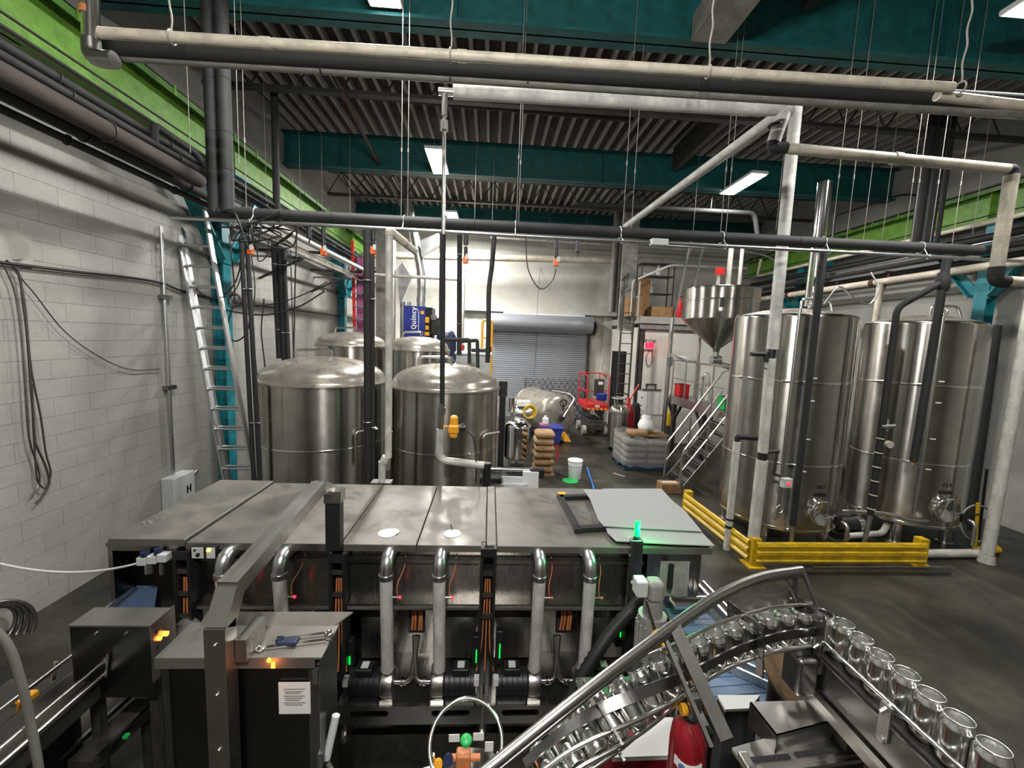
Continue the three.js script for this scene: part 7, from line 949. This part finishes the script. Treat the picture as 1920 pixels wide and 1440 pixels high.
  const e0 = tube[7], e1 = atY(1532, 1138, 2.15), e2 = [e1[0] + 0.0, 1.95, e1[2] + 0.02]; part('end_plate', [bar(e0, e1, 0.03, 0.008), bar(e1, e2, 0.035, 0.012), bar([e0[0] - 0.05, e0[1] - 0.03, e0[2]], [e1[0] - 0.05, e1[1] - 0.02, e1[2]], 0.02, 0.006), bar([e0[0] - 0.03, e0[1] - 0.02, e0[2] + 0.01], [e1[0] - 0.06, e1[1] - 0.14, e1[2]], 0.016, 0.006)], M.dull, gt);
  const gp = []; for (let i = 3; i < 7; i++) { const a = tube[i], b = tube[i + 1]; gp.push(prism([[a[0], a[1] - 0.02, a[2]], [b[0], b[1] - 0.02, b[2]], [b[0], b[1] - 0.12, b[2] + 0.005], [a[0], a[1] - 0.06 - 0.012 * i, a[2] + 0.005]], [0, 0, 0.002])); } void gp; part('clear_guard', gp, M.clear, gt, 'clear plastic guard strip');
  // frame under the rinser
  const fx = frameAt(Ln * 0.3).p; void fx; const fe = frameAt(Ln * 0.82).p; part('support_leg', [bx(fe.x, 0.85, fe.z - 0.05, 0.05, 1.7, 0.05)], M.iron, tw);
}
// ================================================================ filler body, sheet covers, cylinders in the foreground
{ const yb = 1.8, q = (px, py, y = yb) => atY(px, py, y);
  const t = thing('filler_cover', 'folded steel cover plates of the can filler', 'machine cover', q(1500, 1400)); const up = [q(1406, 1316, 1.86), q(1598, 1311, 1.86), q(1606, 1340, 1.86), q(1456, 1380, 1.86)];
  part('upper_plate', prism(up, [0, -0.012, 0]), M.steel, t); part('lower_plate', prism([q(1372, 1402, 1.8), q(1455, 1378, 1.8), q(1700, 1318, 1.8), q(1722, 1400, 1.8), q(1560, 1420, 1.8), q(1405, 1450, 1.8)], [0, -0.01, 0]), M.steel, t); part('upright_web', prism([up[3], up[0], [up[0][0], 1.78, up[0][2]], [up[3][0], 1.8, up[3][2]]], [0.006, 0, 0]), M.dull, t); part('rear_web', prism([up[3], up[2], [up[2][0], 1.8, up[2][2]], [up[3][0], 1.8, up[3][2]]], [0, 0, -0.005]), M.steel, t);
  part('slotted_strip', [bar(q(1400, 1440, 1.79), q(1720, 1395, 1.79), 0.05, 0.012)], M.steel, t); for (const [a, b] of [[[1408, 1425], [1480, 1418]], [[1492, 1415], [1575, 1405]]]) part('slot', bar(q(...a, 1.802), q(...b, 1.802), 0.012, 0.006), M.blackMatte, t); part('latch', [rb(...q(1400, 1428, 1.81), 0.03, 0.02, 0.05, 0.006)], M.steel, t); part('body', prism([q(1390, 1420, 1.72), q(1640, 1360, 1.72), q(1650, 1470, 1.72), q(1440, 1500, 1.72)], [0, -1.72, 0]), M.iron, t); part('corner_panel', prism([q(1600, 1335, 1.79), q(1708, 1310, 1.79), q(1712, 1322, 1.7), q(1606, 1350, 1.72)], [0, -0.006, 0]), M.dull, t);
  const w = thing('white_box', 'white topped dark box under the rinser beside the red cylinder', 'box', q(1370, 1320, 1.45)); const yw = 1.5, a = q(1345, 1303, yw), b = q(1425, 1303, yw), c = q(1405, 1328, yw), d = q(1360, 1330, yw); part('top', prism([a, b, c, d], [0, -0.012, 0]), M.white, w); part('body', prism([a, b, c, d].map(p => [p[0], yw - 0.015, p[2]]), [0, -1.48, 0]), M.blackMatte, w);
  const g = q(1365, 1200, 1.9); void g; const pk = thing('oval_plate', 'brown oval wooden plate under the rinser frame', 'plate', q(1465, 1260, 1.5)); part('plate', lad([[0, -0.006], [0.12, -0.006], [0.12, 0.006], [0, 0.006]], q(1465, 1262, 1.5), [0.5, 0.6, 0.6], 28).scale(1, 1, 1), M.wood, pk); part('stem', cy([q(1465, 1262, 1.5)[0], 0, q(1465, 1262, 1.5)[2] - 0.03], [q(1465, 1262, 1.5)[0], 1.48, q(1465, 1262, 1.5)[2] - 0.03], 0.03), M.iron, pk);
  // stainless tables below the rinser
  const yt = 1.0; single('steel_side_table', 'plain steel plate table behind the twist rinser', 'table', [prism([q(1080, 1270, yt), q(1200, 1268, yt), q(1230, 1330, yt), q(1095, 1340, yt)], [0, -0.02, 0]), bb(q(1100, 1290, yt)[0], q(1200, 1290, yt)[0], 0, yt - 0.02, q(1150, 1290, yt)[2] - 0.05, q(1150, 1300, yt)[2] + 0.05)], M.dull);
  const ym = 1.3; single('white_table', 'white topped stand with a maroon front under the twist rinser', 'table', prism([q(1150, 1420, ym), q(1262, 1416, ym), q(1262, 1345, ym), q(1235, 1345, ym)], [0, -0.02, 0]), M.paper); const mt = q(1205, 1420, ym); single('maroon_case', 'dark maroon case carrying the white topped stand', 'case', bb(q(1150, 1420, ym)[0], q(1262, 1416, ym)[0], 0, ym - 0.025, mt[2] - 0.2, mt[2] - 0.005), M.maroon);
}
{ // red CO2 cylinder with label
  const z = -1.05, p = atZ(1292, 1370, z), x = p[0], yTop = atZ(1292, 1348, z)[1], r = 0.05; const t = thing('red_gas_cylinder', 'dark red gas cylinder with a white label in the foreground', 'gas cylinder', [x, 0, z]);
  part('body', la([[0, 0.02], [r, 0.02], [r, yTop - 0.07], [r * 0.93, yTop - 0.035], [r * 0.65, yTop - 0.01], [r * 0.38, yTop], [r * 0.3, yTop + 0.012], [0, yTop + 0.012]], [x, 0, z], 40), M.maroon, t);
  const A = Math.atan2(-x, -z) + 0.1, lb = []; for (let i = 0; i < 8; i++) { const a0 = A - 0.75 + i * 0.19, a1 = a0 + 0.19, R = r + 0.0012, ya = yTop - 0.085 - 0.01 * Math.cos((i - 3.5) * 0.35); lb.push(prism([[x + Math.sin(a0) * R, ya, z + Math.cos(a0) * R], [x + Math.sin(a1) * R, ya, z + Math.cos(a1) * R], [x + Math.sin(a1) * R, ya - 0.026, z + Math.cos(a1) * R], [x + Math.sin(a0) * R, ya - 0.026, z + Math.cos(a0) * R]], [Math.sin(a0) * 0.0008, 0, Math.cos(a0) * 0.0008])); } const lab = part('label', lb, M.paper, t, 'white paper label'); part('emblem', cy([x + Math.sin(A - 0.3) * (r + 0.001), yTop - 0.107, z + Math.cos(A - 0.3) * (r + 0.001)], [x + Math.sin(A - 0.3) * (r + 0.0035), yTop - 0.107, z + Math.cos(A - 0.3) * (r + 0.0035)], 0.009, 0.009, 16), M.belt, lab);
  part('valve', [cy([x, yTop + 0.01, z], [x, yTop + 0.06, z], 0.012), rb(x + 0.008, yTop + 0.05, z, 0.035, 0.05, 0.03, 0.006)], M.galv, t); part('knob', cy([x - 0.03, yTop + 0.03, z], [x - 0.015, yTop + 0.03, z], 0.016, 0.016, 18), M.amber, t); part('knob', cy([x + 0.045, yTop + 0.035, z], [x + 0.06, yTop + 0.035, z], 0.018, 0.018, 18), M.amber, t); part('neck_ring', cy([x, yTop + 0.006, z], [x, yTop + 0.014, z], 0.022), M.black, t);
}
{ // steel keg-shaped cylinder with a ring guard, valves and hose
  const z = -1.55, c = atZ(874, 1392, z), x = c[0], yR = c[1], t = thing('ring_guard_cylinder', 'steel gas vessel with a chrome ring guard and a green valve wheel', 'gas vessel', [x, 0, z]), R = 0.148;
  part('ring_guard', [ring([x, yR, z], R, 0.0085, [0, 0.82, 0.58], 56, 12)], M.chrome, t); part('ring_leg', [-1, 1].map(s => cy([x + s * R * 0.9, yR - 0.03, z + 0.02], [x + s * R * 0.7, yR - 0.3, z], 0.008)), M.chrome, t); part('shoulder', la([[0, yR - 0.18], [0.08, yR - 0.185], [0.17, yR - 0.23], [0.21, yR - 0.3], [0.22, yR - 0.4], [0.22, 0.05], [0, 0.05]], [x + 0.03, 0, z - 0.02], 48), M.tank, t); part('valve_block', [rb(x - 0.01, yR - 0.09, z, 0.06, 0.1, 0.05, 0.01), cy([x - 0.08, yR - 0.07, z], [x + 0.06, yR - 0.07, z], 0.014), cy([x + 0.02, yR - 0.19, z], [x, yR - 0.05, z], 0.016), sw([[x + 0.01, yR - 0.08, z + 0.04], [x + 0.03, yR - 0.16, z + 0.06], [x - 0.02, yR - 0.2, z + 0.05]], 0.012, 0.03)], M.copper, t); part('green_wheel', lad([[0.0, -0.01], [0.02, -0.01], [0.026, 0], [0.02, 0.012], [0, 0.014]], [x, yR + 0.01, z], [0, 1, 0.4], 10), M.greenLid, t); part('paper_tag', [rb(x - 0.05, yR + 0.01, z - 0.01, 0.045, 0.035, 0.004, 0.002), rb(x + 0.05, yR + 0.015, z - 0.01, 0.045, 0.035, 0.004, 0.002), rb(x + 0.095, yR - 0.01, z + 0.01, 0.035, 0.045, 0.004, 0.002)], M.paper, t); part('blue_wheel', cy([x - 0.07, yR - 0.05, z + 0.02], [x - 0.07, yR - 0.04, z + 0.04], 0.02, 0.02, 14), M.darkBlue, t); part('yellow_wheel', cy([x - 0.11, yR - 0.07, z + 0.02], [x - 0.11, yR - 0.06, z + 0.04], 0.018, 0.018, 14), M.amber, t);
  single('braided_hose', 'braided steel hose curving away from the ring guard vessel', 'hose', curve([[x - 0.1, yR - 0.09, z + 0.02], [x - 0.18, yR - 0.09, z + 0.04], [x - 0.28, yR - 0.14, z + 0.07], [x - 0.33, yR - 0.3, z + 0.08], [x - 0.33, 0.3, z + 0.05], [x - 0.3, 0.02, z]], 0.012, 40, 10), M.galv);
}
scene.traverse(m => { if (m.isMesh) { m.castShadow = true; m.receiveShadow = true; } });
renderer.render(scene, camera);
